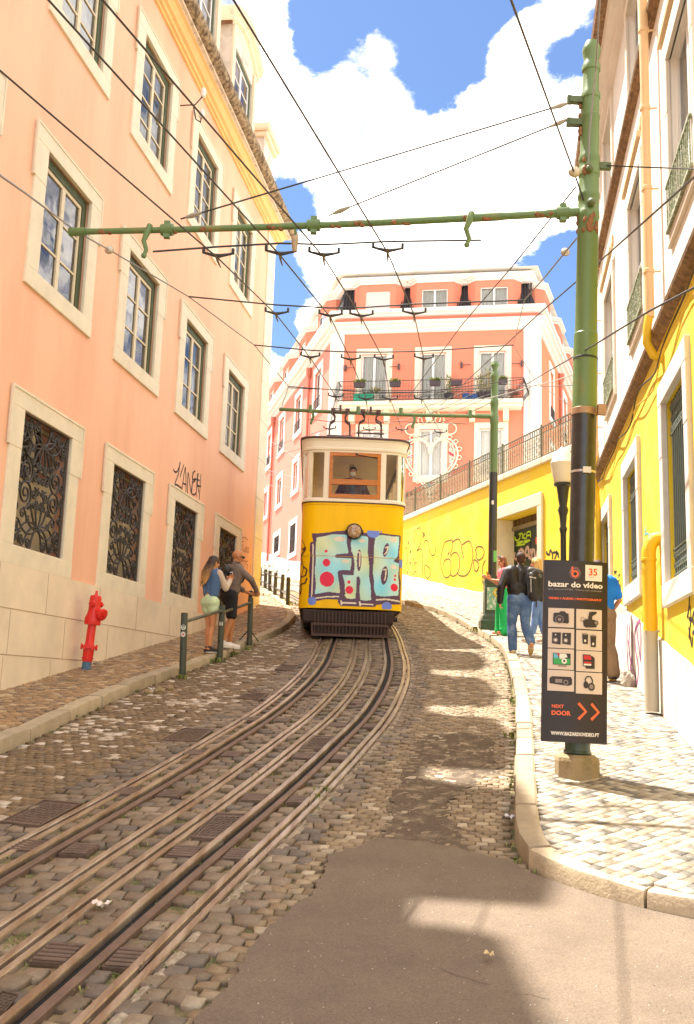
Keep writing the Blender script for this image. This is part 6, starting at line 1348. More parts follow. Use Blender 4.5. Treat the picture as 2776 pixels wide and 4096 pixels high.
sp_ = [(0, 398, 5.4), (60, 440, 6.6), (160, 515, 9.35), (208, 545, 9.8), (248, 567, 10.3), (428, 673, 12.2), (577, 783, 15.0), (655, 877, 19.05), (637, 930, 24)]
wire('sagging span wire with round insulators crossing in front of the peach building', [dY(*p) for p in sp_], .009, wirel)
for k, (x, y, Y, r, l) in enumerate([(208, 840*.0+838/2.25*0+545, 10, .0, ''), (248, 567, 10.3, .045, 'round insulator on the span wire just below the arm end'), (197, 838, 9, 0, ''), (1303, 390, 8.4, .05, 'brown ball insulator on a wire left of the near pole top'), (1283, 572, 14, .06, 'pale ball insulator on the wire left of the near pole'), (205, 837/1.0, 9, 0, '')]):
    if not l: continue
    p = dY(x, y, Y); t = thing('insulator', l, 'insulator', p); mb = MB(); mb.ball((0, 0, 0), (r, r, r*.92), 12, 8); mb.build('ball', porc, t, smooth=True); mb = MB(); mb.tube([(-r*1.02, 0, 0), (r*1.02, 0, 0)], r*.35, 8); mb.tube([(r*1.0*math.cos(q), .0, r*math.sin(q)) for q in np.linspace(0, 2*math.pi, 16, endpoint=False)], r*.14, 5, closed=True); mb.build('collar', insm, t)
_p = dY(193, 497, 8.2)
g1 = [('upper guy wire from the near pole down to the middle left of the arm', (1300, 231), (410, 497)), ('lower guy wire from the near pole down to the middle of the arm', (1298, 267), (745, 489))]
for l, a, b in g1:
    pa = dY(*a, PY); pb = dY(*b, PY+.4+(b[0] < 500)*.2); wire(l, [pa, pb], .009, group='guy wires of the arm')
    for p, q in ((pa, pb), (pb, pa)):
        dq = (q-p).normalized(); mb = MB(); mb.tube([tuple(dq*.05), tuple(dq*.12), tuple(dq*.22)], [.012, .026, .012], 7); t = mb.build('turnbuckle', mat('turnbuckle', (.38, .33, .25), .5, .2), None, smooth=True); t.location = p
        tag(t, ('upper' if 'upper' in l else 'lower')+' guy wire turnbuckle at the '+('pole' if p is pa else 'arm')+' end', 'turnbuckle', 'turnbuckles of the guy wires')
wire('dark wire from the sky down to the brown insulator beside the near pole', [dY(1160, 0, 5.2), dY(1240, 220, 6.8), dY(1303, 392, 8.4), dY(1333, 478, 8.5)], .009)
wire('wire rope hanging down along the near pole from above', [dY(1362, -10, 7.5), dY(1352, 160, 8.2), dY(1338, 300, 8.4), dY(1335, 372, 8.42)], .008, wirel)
wire('thin wire from the near pole collar to the cream house', [dY(1366, 375, 8.55), dY(1450, 379, 8.3), dY(1565, 383, 7.7), dY(1600, 386, 7.4)], .007)
wire('long dark wire from behind the near pole down left to the far balcony', [dY(1306, 425, 9.4), dY(1165, 602, 13), dY(1050, 735, 17), dY(925, 905, 25)], .010)
wire('spiral wrapped wire with a ball insulator going down to the second cross wire', [dY(1310, 540, 9.6), dY(1283, 572, 10), dY(1240, 625, 10.8), dY(1190, 681, 12.2)], .009, wirel)
wire('thin link wire between the second and third cross wires at the right', [dY(1190, 681, 12.2), dY(1165, 783, 15.0), dY(1218, 868, 19.05), dY(1300, 925, 21)], .006, wirel)
wire('dark wire from the cream house passing behind the near pole to the far arm', [dY(1600, 380, 5.6), dY(1460, 505, 7.5), dY(1350, 603, 9.6), dY(1220, 715, 13), dY(1000, 920, 23.6)], .010)
wire('lower twisted wire from the cream house past the near pole towards the far pole', [dY(1600, 640, 5.2), dY(1475, 705, 6.2), dY(1350, 782, 7.8), dY(1240, 845, 13), dY(1128, 912, 23)], .008)
for k, (a, b, Y2) in enumerate([((1118, 845), (940, 905), 24), ((1117, 862), (830, 970), 26), ((1116, 872), (860, 985), 27), ((1117, 880), (655, 880), 19.1), ((1117, 893), (780, 985), 28), ((1130, 868), (1330, 872), 17), ((1116, 912), (990, 960), 24)]):
    wire(['first', 'second', 'third', 'fourth', 'fifth', 'only rightward', 'lowest'][k]+' thin wire fanning out from the top of the far pole', [dY(*a, P2Y), dY(*b, Y2)], .009 if k != 5 else .008, wirel if k in (1, 2, 4) else wirem, group='wires fanning from the far pole', sag=.06)
wire('pale twisted cable running above the yellow wall from the tram to the near pole', [dY(925, 975, 24), dY(1100, 905+0, 21), dY(1215, 865+9, 19), dY(1300, 850, 17)], .010, mat('pale_rope', (.5, .47, .42), .6, .2), sag=.02)
for k, (a, b) in enumerate([((600, 1085), (690, 1040)), ((597, 1100), (690, 1110)), ((612, 1000), (700, 1058)), ((598, 1065), (692, 1090))]):
    wire('thin distant wire, '+wn[k]+' of those crossing the far pink wing', [dY(*a, 40), dY(*b, 34)], .012, wirel, group='distant wires before the pink wing')
# ================================================================ TRAM
TY = 20.75; tcx = inY(1403, 2440, TY).x; TB = Vector((tcx, TY, gz(tcx, TY))); TR = thing('funicular_tram', 'yellow and cream funicular tram with colourful letter graffiti on its front and a driver inside', 'tram', TB, .03)
zb = inY(1403, 2436, TY).z-TB.z; zs = inY(1412, 2014, TY).z-TB.z; zw0 = zs+.02; ztop = inY(1412, 1762, TY).z-TB.z; zw1 = inY(1412, 1800, TY).z-TB.z
HW = 1.085; RC = .34; LT = 8.2
def outline(e=0., n=8, back=True):   # plan outline of the front: left side -> front -> right side
    hw, rc = HW+e, RC; P = []
    P.append((-hw, LT)); 
    for k in range(n+1): a = math.pi+math.pi/2*k/n; P.append((-hw+rc+rc*math.cos(a), rc-e+rc*math.sin(a)-.0))
    for k in range(1, 12): x = -hw+rc+(2*hw-2*rc)*k/12; P.append((x, -e-.045*(1-((x)/(hw-rc))**2)))
    for k in range(n+1): a = 1.5*math.pi+math.pi/2*k/n; P.append((hw-rc+rc*math.cos(a), rc-e+rc*math.sin(a)))
    P.append((hw, LT)); return P
def band(name, prof, m, parent=TR, close=True):   # prof (e,z)
    mb = MB(); rows = []
    for e, z in prof:
        o = outline(e); rows.append([(x, y, z) for x, y in o]+([(o[0][0], o[0][1], z)] if close else []))
    mb.strip(rows); return mb.build(name, m, parent, smooth=True)
tyel = mat('tram_yellow', (1.0, .60, .0), .38, .10, 2.5, .0, spec=.2, stretch=(2, 2, .3)); tcr = mat('tram_cream', (.86, .78, .62), .4, .10, 3, spec=.4, col2=(.70, .54, .34), ramp=(.66, .85)); tbr = mat('tram_brown', (.09, .035, .028), .5, .3, 8); twood = mat('varnished_wood', (.60, .19, .012), .35, .3, 3, stretch=(1, 1, 9), spec=.5)
band('lower_body', [(-.02, zb), (0, zb), (0, zb+.01), (.0, zs-.05), (.012, zs-.045), (.012, zs)], tyel)
band('waist_rail', [(.012, zs-.006), (.028, zs-.002), (.028, zs+.012), (.0, zs+.016)], tbr)
band('sill_band', [(.0, zs+.012), (.035, zs+.02), (.035, zs+.07), (.01, zs+.10)], tcr)
zh = ztop-.29; zwin0 = zs+.10
band('header', [(.0, zh), (.02, zh+.01), (.02, zh+.04), (.05, zh+.06), (.055, zh+.09), (.035, zh+.12), (.05, ztop-.04), (.075, ztop-.02), (.08, ztop)], tcr)
band('roof_edge', [(.09, ztop), (.11, ztop+.005), (.11, ztop+.04), (.03, ztop+.07), (-.3, ztop+.13), (-.8, ztop+.16)], tbr)
mb = MB(); o = outline(-.02); mb.add([(x, y, ztop-.02) for x, y in o], [tuple(range(len(o)))]); mb.add([(x, y, ztop+.15) for x, y in outline(-.78)], [tuple(range(len(o)))]); mb.build('ceiling', mat('tram_ceiling', (.78, .68, .5), .6, .1), TR)
mb = MB(); o = outline(-.03); mb.add([(x, y, zb+.02) for x, y in o], [tuple(range(len(o)))]); mb.add([(x, y, zs-.9) for x, y in outline(-.04)], [tuple(range(len(o)))]); mb.build('floor', tbr, TR)
# arc-length parametrisation of the outline for pillars and panes
OL = outline(0.0, 10); cum = [0]
for a, b in zip(OL, OL[1:]): cum.append(cum[-1]+math.dist(a, b))
mid = cum[-1]/2
def atL(s, e=0.):   # s from the middle of the front, +right
    s += mid
    for i in range(len(OL)-1):
        if s <= cum[i+1] or i == len(OL)-2:
            u = (s-cum[i])/(cum[i+1]-cum[i]); a, b = OL[i], OL[i+1]; tx, ty = (b[0]-a[0])/(cum[i+1]-cum[i]), (b[1]-a[1])/(cum[i+1]-cum[i]); return (a[0]+(b[0]-a[0])*u+ty*e, a[1]+(b[1]-a[1])*u-tx*e)
def wallseg(mb, s0, s1, z0, z1, e0=-.03, e1=.02, n=4):
    if s1-s0 > 1.5: n = 6
    rows = []
    for k in range(n+1):
        s = s0+(s1-s0)*k/n; rows.append([(*atL(s, e0), z0), (*atL(s, e1), z0), (*atL(s, e1), z1), (*atL(s, e0), z1), (*atL(s, e0), z0)])
    mb.strip(rows); mb.add(rows[0][:4], [(0, 1, 2, 3)]); mb.add(rows[-1][:4], [(0, 1, 2, 3)])
pil = [(-.66, -.545), (.545, .66), (-.96-.05, -.96+.04), (.96-.04, .96+.05), (-1.30, -1.2), (1.2, 1.30), (-1.95, -1.85), (1.85, 1.95), (-2.95, -2.85), (2.85, 2.95), (-4.05, -3.95), (3.95, 4.05), (-5.2, -5.1), (5.1, 5.2), (-6.4, -6.3), (6.3, 6.4), (-7.6, -7.5), (7.5, 7.6)]
for a, b in pil: mb = MB(); wallseg(mb, a, b, zwin0-.01, zh+.02, -.04, .02); mb.build('window_pillar', tcr, TR)
mb = MB(); wallseg(mb, -.545, -.475, zwin0, zh, -.02, .04); wallseg(mb, .475, .545, zwin0, zh, -.02, .04); wallseg(mb, -.475, .475, zh-.07, zh, -.02, .04); wallseg(mb, -.475, .475, zwin0, zwin0+.085, -.02, .04); zm = zwin0+.29; wallseg(mb, -.475, .475, zm, zm+.115, -.02, .045); mb.build('windscreen_frame', twood, TR)
tg = glassmat('tram_glass', (.93, .9, .8), ior=1.4)
for s0, s1, z0, z1 in ((-.475, .475, zwin0+.085, zm), (-.475, .475, zm+.115, zh-.07), (-.92, -.66, zwin0, zh), (.66, .92, zwin0, zh), (-1.2, -1.01, zwin0, zh), (1.01, 1.2, zwin0, zh), (-1.85, -1.3, zwin0, zh), (1.3, 1.85, zwin0, zh), (-2.85, -1.95, zwin0, zh), (1.95, 2.85, zwin0, zh), (-3.95, -2.95, zwin0, zh), (2.95, 3.95, zwin0, zh), (-5.1, -4.05, zwin0, zh), (4.05, 5.1, zwin0, zh), (-6.3, -5.2, zwin0, zh), (5.2, 6.3, zwin0, zh)):
    mb = MB(); n_ = 4; mb.strip([[(*atL(s0+(s1-s0)*k/n_, 0), z0), (*atL(s0+(s1-s0)*k/n_, 0), z1)] for k in range(n_+1)]); mb.build('window_pane', tg, TR, fix=False)
mb = MB(); mb.box(-HW+.05, HW-.05, 2.1, 2.15, zs-.9, zwin0+.15); mb.box(-.06, .06, 2.1, 2.15, zwin0+.15, ztop-.05); mb.build('cab_partition', mat('partition_varnish', (.58, .40, .20), .5, .2, 4, stretch=(4, 1, 1)), TR)
mb = MB(); mb.box(-.9, .9, 7.9, 7.95, zs-.9, ztop-.1); mb.build('rear_bulkhead', mat('rear_panel', (.70, .56, .36), .6, .2), TR)
mb = MB(); mb.tube([(.02, -.09, zh-.03), (.05, -.10, zh-.05), (.47, -.08, zh-.10)], .011, 6); mb.ball((.02, -.09, zh-.03), .025); mb.build('wiper', black, TR)
# headlamp
mb = MB(); mb.xf = Matrix.Translation((.02, -.045, zb+1.62)) @ Matrix.Rotation(math.pi/2, 4, 'X'); mb.lathe([(.15, 0), (.168, .02), (.172, .06), (.165, .085), (.15, .09)], n=24, cap=False); mb.box(-.19, -.165, -.03, .03, .03, .07); mb.box(.165, .19, -.03, .03, .03, .07)
hlp = mb.build('headlamp', mat('lamp_ring', (.03, .02, .02), .3, .2, metal=.5), TR, smooth=True)
mb = MB(); mb.xf = Matrix.Translation((.02, -.045, zb+1.62)) @ Matrix.Rotation(math.pi/2, 4, 'X'); mb.lathe([(.155, .07), (.12, .10), (.06, .115), (.0, .12)], n=24, cap=False); mb.lathe([(.155, .01), (.1, .005), (0, 0)], n=20, cap=False); mb.build('lens', mat('lamp_lens', (.34, .20, .10), .06, .5, 14, spec=1.0, col2=(.75, .55, .35), ramp=(.5, .7)), hlp, smooth=True)  # pale blotches in the lens colour imitate its highlight
# graffiti on the front, painted on a fine grid following the body
gx = lambda X, Y: ((X-(693-(Y-905)*.022))/455.*1.085)
gzz = lambda Y: zb+(1862-Y)/(1862-905)*(zs-zb)
def PXY(s, z): Y = 1862-(z-zb)/(zs-zb)*(1862-905); return s/1.085*455+(693-(Y-905)*.022), Y
def seg_d(X, Y, pts):
    d = np.full(X.shape, 1e9)
    for a, b in zip(pts, pts[1:]):
        ax_, ay, bx, by = *a[:2], *b[:2]; vx, vy = bx-ax_, by-ay; t = np.clip(((X-ax_)*vx+(Y-ay)*vy)/(vx*vx+vy*vy+1e-9), 0, 1); d = np.minimum(d, np.hypot(X-ax_-t*vx, Y-ay-t*vy))
    return d
def wob(X, Y, s=.02, a=6): return a*np.sin(X*s+1.3*np.sin(Y*s*1.7))
def fab(s, z):
    # unroll: s is arc position; photo x is the projected one
    xproj = np.interp(s.ravel(), np.array([c_-mid for c_ in cum]), np.array([p[0] for p in OL])).reshape(s.shape)
    X, Y = PXY(xproj, z); c = np.full(s.shape+(3,), -1.)
    pur = (.10, .04, .10)
    def put(m_, col): c[m_] = col
    out_ = [(318, 1192), (400, 1183), (480, 1180), (530, 1163), (600, 1158), (700, 1166), (820, 1168), (960, 1166), (1113, 1180), (1106, 1300), (1100, 1400), (1112, 1600), (1112, 1805), (1000, 1810), (895, 1822), (885, 1840), (780, 1838), (690, 1845), (575, 1836), (556, 1810), (558, 1780), (430, 1790), (302, 1808), (304, 1600), (306, 1400), (311, 1268), (332, 1262), (322, 1225)]
    Xw, Yw = X+wob(Y, X, .03, 3), Y+wob(X, Y, .03, 3)
    put(pip(Xw, Yw, out_), pur)
    tn = np.sin(X*.013+Y*.007)+np.sin(Y*.017-X*.006+1); tn2 = np.sin(X*.03+2*np.sin(Y*.012)); base = np.stack([.50+.10*tn+.06*tn2, .80+.0*tn+.04*tn2, .74-.14*tn+.04*tn2], -1)
    Fp = [(362, 1226), (430, 1215), (500, 1200), (630, 1193), (636, 1290), (644, 1368), (540, 1374), (524, 1388), (532, 1404), (668, 1413), (674, 1470), (666, 1522), (572, 1518), (554, 1535), (560, 1600), (576, 1722), (460, 1722), (362, 1738), (356, 1500)]
    Ap = [(672, 1206), (740, 1200), (815, 1205), (822, 1400), (835, 1600), (852, 1780), (800, 1782), (752, 1778), (748, 1600), (742, 1578), (735, 1573), (724, 1580), (717, 1640), (714, 1770), (670, 1776), (632, 1772), (615, 1740), (628, 1735), (600, 1556), (698, 1562), (700, 1480), (688, 1372), (672, 1350)]
    Bp = [(886, 1195), (960, 1188), (1096, 1190), (1092, 1290), (1088, 1372), (1044, 1415), (1060, 1428), (1092, 1432), (1094, 1600), (1090, 1728), (980, 1736), (893, 1738), (872, 1660), (864, 1500), (872, 1330)]
    for P_ in (Fp, Ap, Bp): m_ = pip(Xw, Yw, P_); c[m_] = base[m_]
    def ell(x, y, rx, ry=None, th=0.):
        ry = ry or rx; u = (X-x)*math.cos(th)+(Y-y)*math.sin(th); v_ = -(X-x)*math.sin(th)+(Y-y)*math.cos(th); return (u/rx)**2+(v_/ry)**2 < 1
    put(ell(741, 1425, 20, 98, .03), pur); put(ell(978, 1320, 22, 64, .25), pur); put(ell(965, 1552, 30, 84, .12), pur); put(pip(X, Y, [(1040, 1420), (1094, 1378), (1094, 1428)]), pur)
    wh = (.82, .74, .62)
    for pts, w_ in (([(334, 1292), (338, 1450), (328, 1766)], 6), ([(358, 1778), (460, 1762), (565, 1756)], 6), ([(586, 1795), (590, 1826)], 7), ([(590, 1811), (714, 1811)], 6), ([(748, 1798), (752, 1828)], 7), ([(750, 1815), (864, 1818)], 6), ([(896, 1774), (980, 1764), (1102, 1776)], 7), ([(730, 1352), (748, 1352), (744, 1480)], 5), ([(975, 1300), (1000, 1290), (985, 1340), (968, 1358)], 6), ([(960, 1500), (980, 1495), (975, 1560), (966, 1595)], 5)): put(seg_d(X, Y, pts) < w_, wh)
    for e in ((568, 1238, 50, 24), (765, 1245, 28, 18), (1045, 1225, 34, 20), (990, 1222, 9, 9), (622, 1437, 33, 16), (1048, 1470, 27, 20)): put(ell(*e), (.80, .74, .60))
    for x, y, r in ((451, 1351, 13), (455, 1455, 33), (460, 1604, 64), (652, 1624, 14), (657, 1694, 34), (1060, 1550, 10), (1058, 1585, 11), (1053, 1655, 33)): put(ell(x, y, r, r*1.06), (.80, .0, .055))
    put(ell(485, 1600, 16, 40), (.80, .10, .16)) if False else None
    for x, y, rx, ry in ((865, 1168, 57, 48), (935, 1150, 9, 22), (333, 1803, 38, 38), (987, 1830, 46, 42), (1118, 1430, 20, 42), (296, 1781, 6, 6), (312, 1745, 5, 7)): put(ell(x, y, rx, ry), (.16, .26, .78))
    for pts, w_ in (([(238, 1240), (262, 1300), (235, 1400), (255, 1500), (232, 1600), (240, 1700), (228, 1750)], 4), ([(240, 1330), (270, 1320), (262, 1345), (236, 1380)], 9), ([(252, 1490), (285, 1520), (275, 1570), (236, 1585)], 9), ([(236, 1650), (272, 1640), (285, 1600)], 9), ([(233, 1470), (222, 1420), (236, 1380)], 7), ([(228, 1740), (222, 1650)], 6)): put((seg_d(X, Y, pts) < w_) & (c[..., 0] < 0), (.12, .035, .02))
    seam = (np.abs(Y-1344) < 2.0) & (c[..., 0] < 0); 
    return c
gfm = mat('tram_graffiti_paint', (1, 1, 1), .42, .04, 3, attr='Col')
paintgrid('graffiti', (-1.62, 1.36), (zb+.02, zb+1.66), 300, 190, fab, lambda s, z, d: (*atL(s, .004), z), gfm, TR)
band('body_seam', [(.003, zb+1.085), (.007, zb+1.088), (.007, zb+1.094), (.003, zb+1.097)], mat('seam_dark', (.50, .28, .02), .5, .0))
mb = MB(); wallseg(mb, 1.62, 1.66, zb, zs, .0, .015); wallseg(mb, -1.66, -1.62, zb, zs, .0, .015); mb.build('corner_bead', tyel, TR)
# chassis, cowcatcher
mb = MB(); mb.box(-.98, .86, .25, 7.8, zb-.32, zb-.02); mb.bbox(-1.0, .9, .0, .22, zb-.3, zb-.03, .03); mb.tube([(-.98, .1, zb-.22), (-.86, .1, zb-.22)], .07, 8); mb.tube([(.86, .1, zb-.18), (.98, .1, zb-.18)], .05, 8); mb.box(-.8, -.6, .5, 7.5, zb-.6, zb-.3); mb.box(.6, .8, .5, 7.5, zb-.6, zb-.3); mb.build('underframe', mat('underframe_rust', (.035, .016, .013), .7, .4, 9, .3, 30), TR)
for x in (-.66, .66):
    for y in (1.2, 5.6):
        mb = MB(); mb.xf = Matrix.Translation((x-.15 if x < 0 else x-.1, y, .36)) @ Matrix.Rotation(math.pi/2, 4, 'Y'); mb.lathe([(.36, 0), (.36, .03), (.31, .05), (.31, .1), (.1, .1)], n=20); mb.build('wheel', MATS['underframe_rust'], TR)
cwm = mat('cowcatcher_iron', (.09, .045, .035), .6, .3, 10)
mb = MB(); zc = .06; mb.box(-.80, .78, -.13, -.09, zb-.36, zb-.31); mb.box(-.78, .76, -.16, -.12, zc, zc+.05); mb.tube([(-.80, -.11, zb-.33), (-.78, -.14, zc)], .02, 5); mb.tube([(.78, -.11, zb-.33), (.76, -.14, zc)], .02, 5)
for k in range(21): x = -.74+1.46*k/20; mb.tube([(x, -.05, zb-.06), (x, -.13, zb-.30), (x*.98, -.15, zc)], .0085, 5)
mb.build('cowcatcher', cwm, TR)
mb = MB(); mb.box(-.78, .76, .1, .14, zc+.02, zb-.3); mb.build('apron', MATS['underframe_rust'], TR)
# current collectors and roof box
for nm, X0, X1, Y0_, Yt, yb in (('left', -.62, -.02, 0, 0, 1.9), ('right', .02+.02, .68, 0, 0, 1.3)):
    zt_ = inY(1300, 1640, TY+yb).z-TB.z; z0_ = ztop+.12; hh = zt_-z0_; m = (X0+X1)/2; w_ = (X1-X0)/2*.80; q = MB()
    for sg_ in (-1, 1):
        for yy in (yb-.08, yb+.08): q.tube([(m+sg_*w_, yy, z0_-.1), (m+sg_*w_, yy, z0_+hh*.62), (m+sg_*w_*.93, yy, z0_+hh*.7), (m+sg_*w_*.55, yy, z0_+hh*.76), (m+sg_*w_*.5, yy, z0_+hh*.84), (m+sg_*w_*.7, yy, z0_+hh*.95)], .019, 6)
        q.box(m+sg_*w_*.7-.05, m+sg_*w_*.7+.05, yb-.12, yb+.12, z0_+hh*.93, z0_+hh*1.02)
    for zz in (.40,): q.tube([(m-w_-.06, yb-.1, z0_+hh*zz), (m+w_+.06, yb-.1, z0_+hh*zz)], .018, 6)
    for zz in (.93, .97, 1.01): q.tube([(m-w_*.7, yb-.08, z0_+hh*zz), (m+w_*.7, yb-.08, z0_+hh*zz)], .011, 5)
    q.box(m-.025, m+.025, yb-.1, yb-.05, z0_+hh*.92, z0_+hh*1.1); q.build('current_collector', tbr, TR)
mb = MB(); mb.prism([(-.45, ztop+.1), (.62, ztop+.1), (.62, ztop+.30), (.5, ztop+.26), (-.35, ztop+.26), (-.45, ztop+.30)], .75, 1.15, 'y'); mb.build('roof_box', tbr, TR)
# ================================================================ PEOPLE
def cap_mesh(p0, p1, r0, r1, n=12):
    p0, p1 = Vector(p0), Vector(p1); d = p1-p0; L_ = d.length; d = d/L_ if L_ > 1e-6 else Vector((0, 0, 1)); u = d.orthogonal().normalized(); w_ = d.cross(u); V = []; Fs = []; rows = []
    for k in range(5): a = -math.pi/2+math.pi/2*k/4; rows.append((p0+d*r0*math.sin(a), r0*math.cos(a)))
    for k in range(5): a = math.pi/2*k/4; rows.append((p1+d*r1*math.sin(a), r1*math.cos(a)))
    for c, r in rows:
        r = max(r, 1e-4)
        for j in range(n): t = 2*math.pi*j/n; V.append(c+(u*math.cos(t)+w_*math.sin(t))*r)
    for i in range(len(rows)-1):
        for j in range(n): Fs.append((i*n+j, i*n+(j+1) % n, (i+1)*n+(j+1) % n, (i+1)*n+j))
    Fs += [tuple(range(n-1, -1, -1)), tuple(range((len(rows)-1)*n, len(rows)*n))]
    return V, Fs
def blob(name, prims, m, parent, voxel=.012, sm=3, colfn=None):
    mb = MB()
    for p in prims:
        if p[0] == 'c': mb.add(*cap_mesh(*p[1:]))
        elif p[0] == 'e':
            c, r = p[1], p[2]; R_ = p[3] if len(p) > 3 else Matrix.Identity(3); V = []; Fs = []; n, mm_ = 16, 12
            for i in range(mm_+1):
                ph = math.pi*i/mm_
                for j in range(n): t = 2*math.pi*j/n; sn = max(math.sin(ph), 1e-3); V.append(Vector(c)+R_ @ Vector((r[0]*sn*math.cos(t), r[1]*sn*math.sin(t), -r[2]*math.cos(ph))))
            for i in range(mm_):
                for j in range(n): Fs.append((i*n+j, i*n+(j+1) % n, (i+1)*n+(j+1) % n, (i+1)*n+j))
            Fs += [tuple(range(n-1, -1, -1)), tuple(range(mm_*n, (mm_+1)*n))]; mb.add(V, Fs)
    o = mb.build(name, m, None); md = o.modifiers.new('r', 'REMESH'); md.mode = 'VOXEL'; md.voxel_size = voxel; md.use_smooth_shade = True
    if sm: m2 = o.modifiers.new('s', 'SMOOTH'); m2.factor = .5; m2.iterations = sm
    bpy.context.view_layer.update(); me = bpy.data.meshes.new_from_object(o.evaluated_get(bpy.context.evaluated_depsgraph_get()))
    bpy.data.objects.remove(o); me.name = name; me.materials.clear(); me.materials.append(m); me.polygons.foreach_set('use_smooth', [True]*len(me.polygons))
    if colfn:
        a = me.color_attributes.new('Col', 'FLOAT_COLOR', 'POINT')
        for i, v_ in enumerate(me.vertices): a.data[i].color = (*colfn(v_.co), 1)
    ob = bpy.data.objects.new(name, me); C.objects.link(ob); ob.parent = parent; return ob
def skinmat(n, c): return mat('skin_'+n, c, .55, .06, 12, spec=.4)
DEF = dict(head=(0, .02, 1.63), neck=(0, 0, 1.47), waist=(0, 0, 1.10), pelvis=(0, 0, .95), shL=(-.18, 0, 1.41), shR=(.18, 0, 1.41), elL=(-.23, -.02, 1.13), elR=(.23, -.02, 1.13), wrL=(-.24, .05, .88), wrR=(.24, .05, .88),
           hiL=(-.09, 0, .92), hiR=(.09, 0, .92), knL=(-.10, .02, .50), knR=(.10, .02, .50), anL=(-.10, -.02, .09), anR=(.10, -.02, .09), toL=(-.12, .15, .03), toR=(.12, .15, .03))
class Human:
    def __init__(s, label, loc, rot, H, skin, J=None, group=None, hyaw=0., hpitch=0., fem=False):
        s.k = H/1.75; s.J = {a: Vector(b) for a, b in {**DEF, **(J or {})}.items()}; s.root = thing('person', label, 'person', loc, rot, group); s.root.scale = (s.k,)*3; s.skin = skin; s.fem = fem
        s.HR = Matrix.Rotation(hyaw, 3, 'Z') @ Matrix.Rotation(hpitch, 3, 'X')
    def h(s, x, y, z): return s.J['head']+s.HR @ Vector((x, y, z))
    def torso(s, e=0., lo=0, w_=1.):
        J = s.J; a = .082 if s.fem else .095; return [('c', J['shL'].lerp(J['shR'], .18), J['shR'].lerp(J['shL'], .18), .062+e, .062+e), ('c', J['shL'].lerp(J['neck'], .35)-Vector((0, 0, .04)), J['waist']+(J['hiL']-J['pelvis'])*.75, a+e, a*.85+e), ('c', J['shR'].lerp(J['neck'], .35)-Vector((0, 0, .04)), J['waist']+(J['hiR']-J['pelvis'])*.75, a+e, a*.85+e), ('c', J['neck']-Vector((0, 0, .1)), J['waist'], .085+e, .08+e)]
    def hips(s, e=0.): J = s.J; return [('c', J['waist']-Vector((0, 0, .02)), J['pelvis'], .10+e, .12+e), ('c', J['hiL']+Vector((0, -.02, .0)), J['hiR']+Vector((0, -.02, .0)), .098+e, .098+e)]
    def arm(s, S_, e=0., r=(.047, .038, .027)): J = s.J; return [('c', J['sh'+S_], J['el'+S_], r[0]+e, r[1]+e), ('c', J['el'+S_], J['wr'+S_], r[1]+e*.9, r[2]+e*.8)]
    def leg(s, S_, e=0., cut=1., fl=0.):
        J = s.J; k = .9 if s.fem else 1.; kn, an = J['kn'+S_], J['an'+S_]; mid_ = kn.lerp(an, .35)+Vector((0, -.015, 0))
        L_ = [('c', J['hi'+S_], J['hi'+S_].lerp(kn, .5), .088*k+e, .075*k+e), ('c', J['hi'+S_].lerp(kn, .5), kn, .075*k+e, .053*k+e)]
        if cut > .5: L_ += [('c', kn, mid_, .052*k+e, .055*k+e+fl*.4), ('c', mid_, mid_.lerp(an, cut), .055*k+e+fl*.4, .036*k+e+fl)]
        return L_
    def hand(s, S_, d=None, side=None, curl=.7, sc=1.):
        J = s.J; w_ = J['wr'+S_]; d = Vector(d).normalized() if d else (w_-J['el'+S_]).normalized(); side = Vector(side) if side else Vector((0, 1, 0)); side = (side-d*side.dot(d)).normalized(); nrm = d.cross(side)
        if S_ == 'R': nrm = -nrm
        P = [('c', w_, w_+d*.03, .024, .026)]; pal = w_+d*.075
        for k in range(4): P.append(('c', w_+d*.03+side*(k-1.5)*.012, pal+side*(k-1.5)*.019, .014, .0125))
        for k, L_ in enumerate((.066, .076, .072, .055)):
            b = pal+side*(1.5-k)*.019*1; a1 = d*math.cos(curl*.5)+nrm*math.sin(curl*.5); a2 = d*math.cos(curl*1.5)+nrm*math.sin(curl*1.5); m1 = b+a1*L_*.5; P += [('c', b, m1, .0105, .0095), ('c', m1, m1+a2*L_*.5, .0095, .008)]
        tb = w_+d*.03+side*.024; t1 = tb+(d*.6+side*.6+nrm*.35).normalized()*.04; P += [('c', tb, t1, .0125, .011), ('c', t1, t1+(d*.8+nrm*.5).normalized()*.03, .0105, .009)]
        return P
    def body(s, hands=True, hk={}, feet=False, bald=False):
        J = s.J; P = s.torso()+s.hips()
        for S_ in 'LR':
            P += s.arm(S_)+s.leg(S_)+s.hand(S_, **hk.get(S_, {})); P += [('c', J['an'+S_]-Vector((0, .03, .03)), J['to'+S_], .04, .028)]
        P += [('c', J['neck']-Vector((0, 0, .05)), s.h(0, -.01, -.05), .052 if not s.fem else .042, .05 if not s.fem else .042)]
        P += [('e', s.h(0, -.01, .03), (.074, .093, .085), s.HR), ('e', s.h(0, .025, -.035), (.056, .062, .075), s.HR), ('e', s.h(0, .04, -.085), (.032, .035, .028), s.HR), ('c', s.h(0, .085, .01), s.h(0, .103, -.03), .008, .014),
              ('e', s.h(-.077, 0, -.012), (.010, .022, .032), s.HR), ('e', s.h(.077, 0, -.012), (.010, .022, .032), s.HR), ('e', s.h(0, .085, -.065), (.022, .010, .010), s.HR), ('e', s.h(0, .075, .028), (.05, .018, .012), s.HR)]
        blob('body', P, s.skin, s.root, .0085, 2)
        mb = MB()
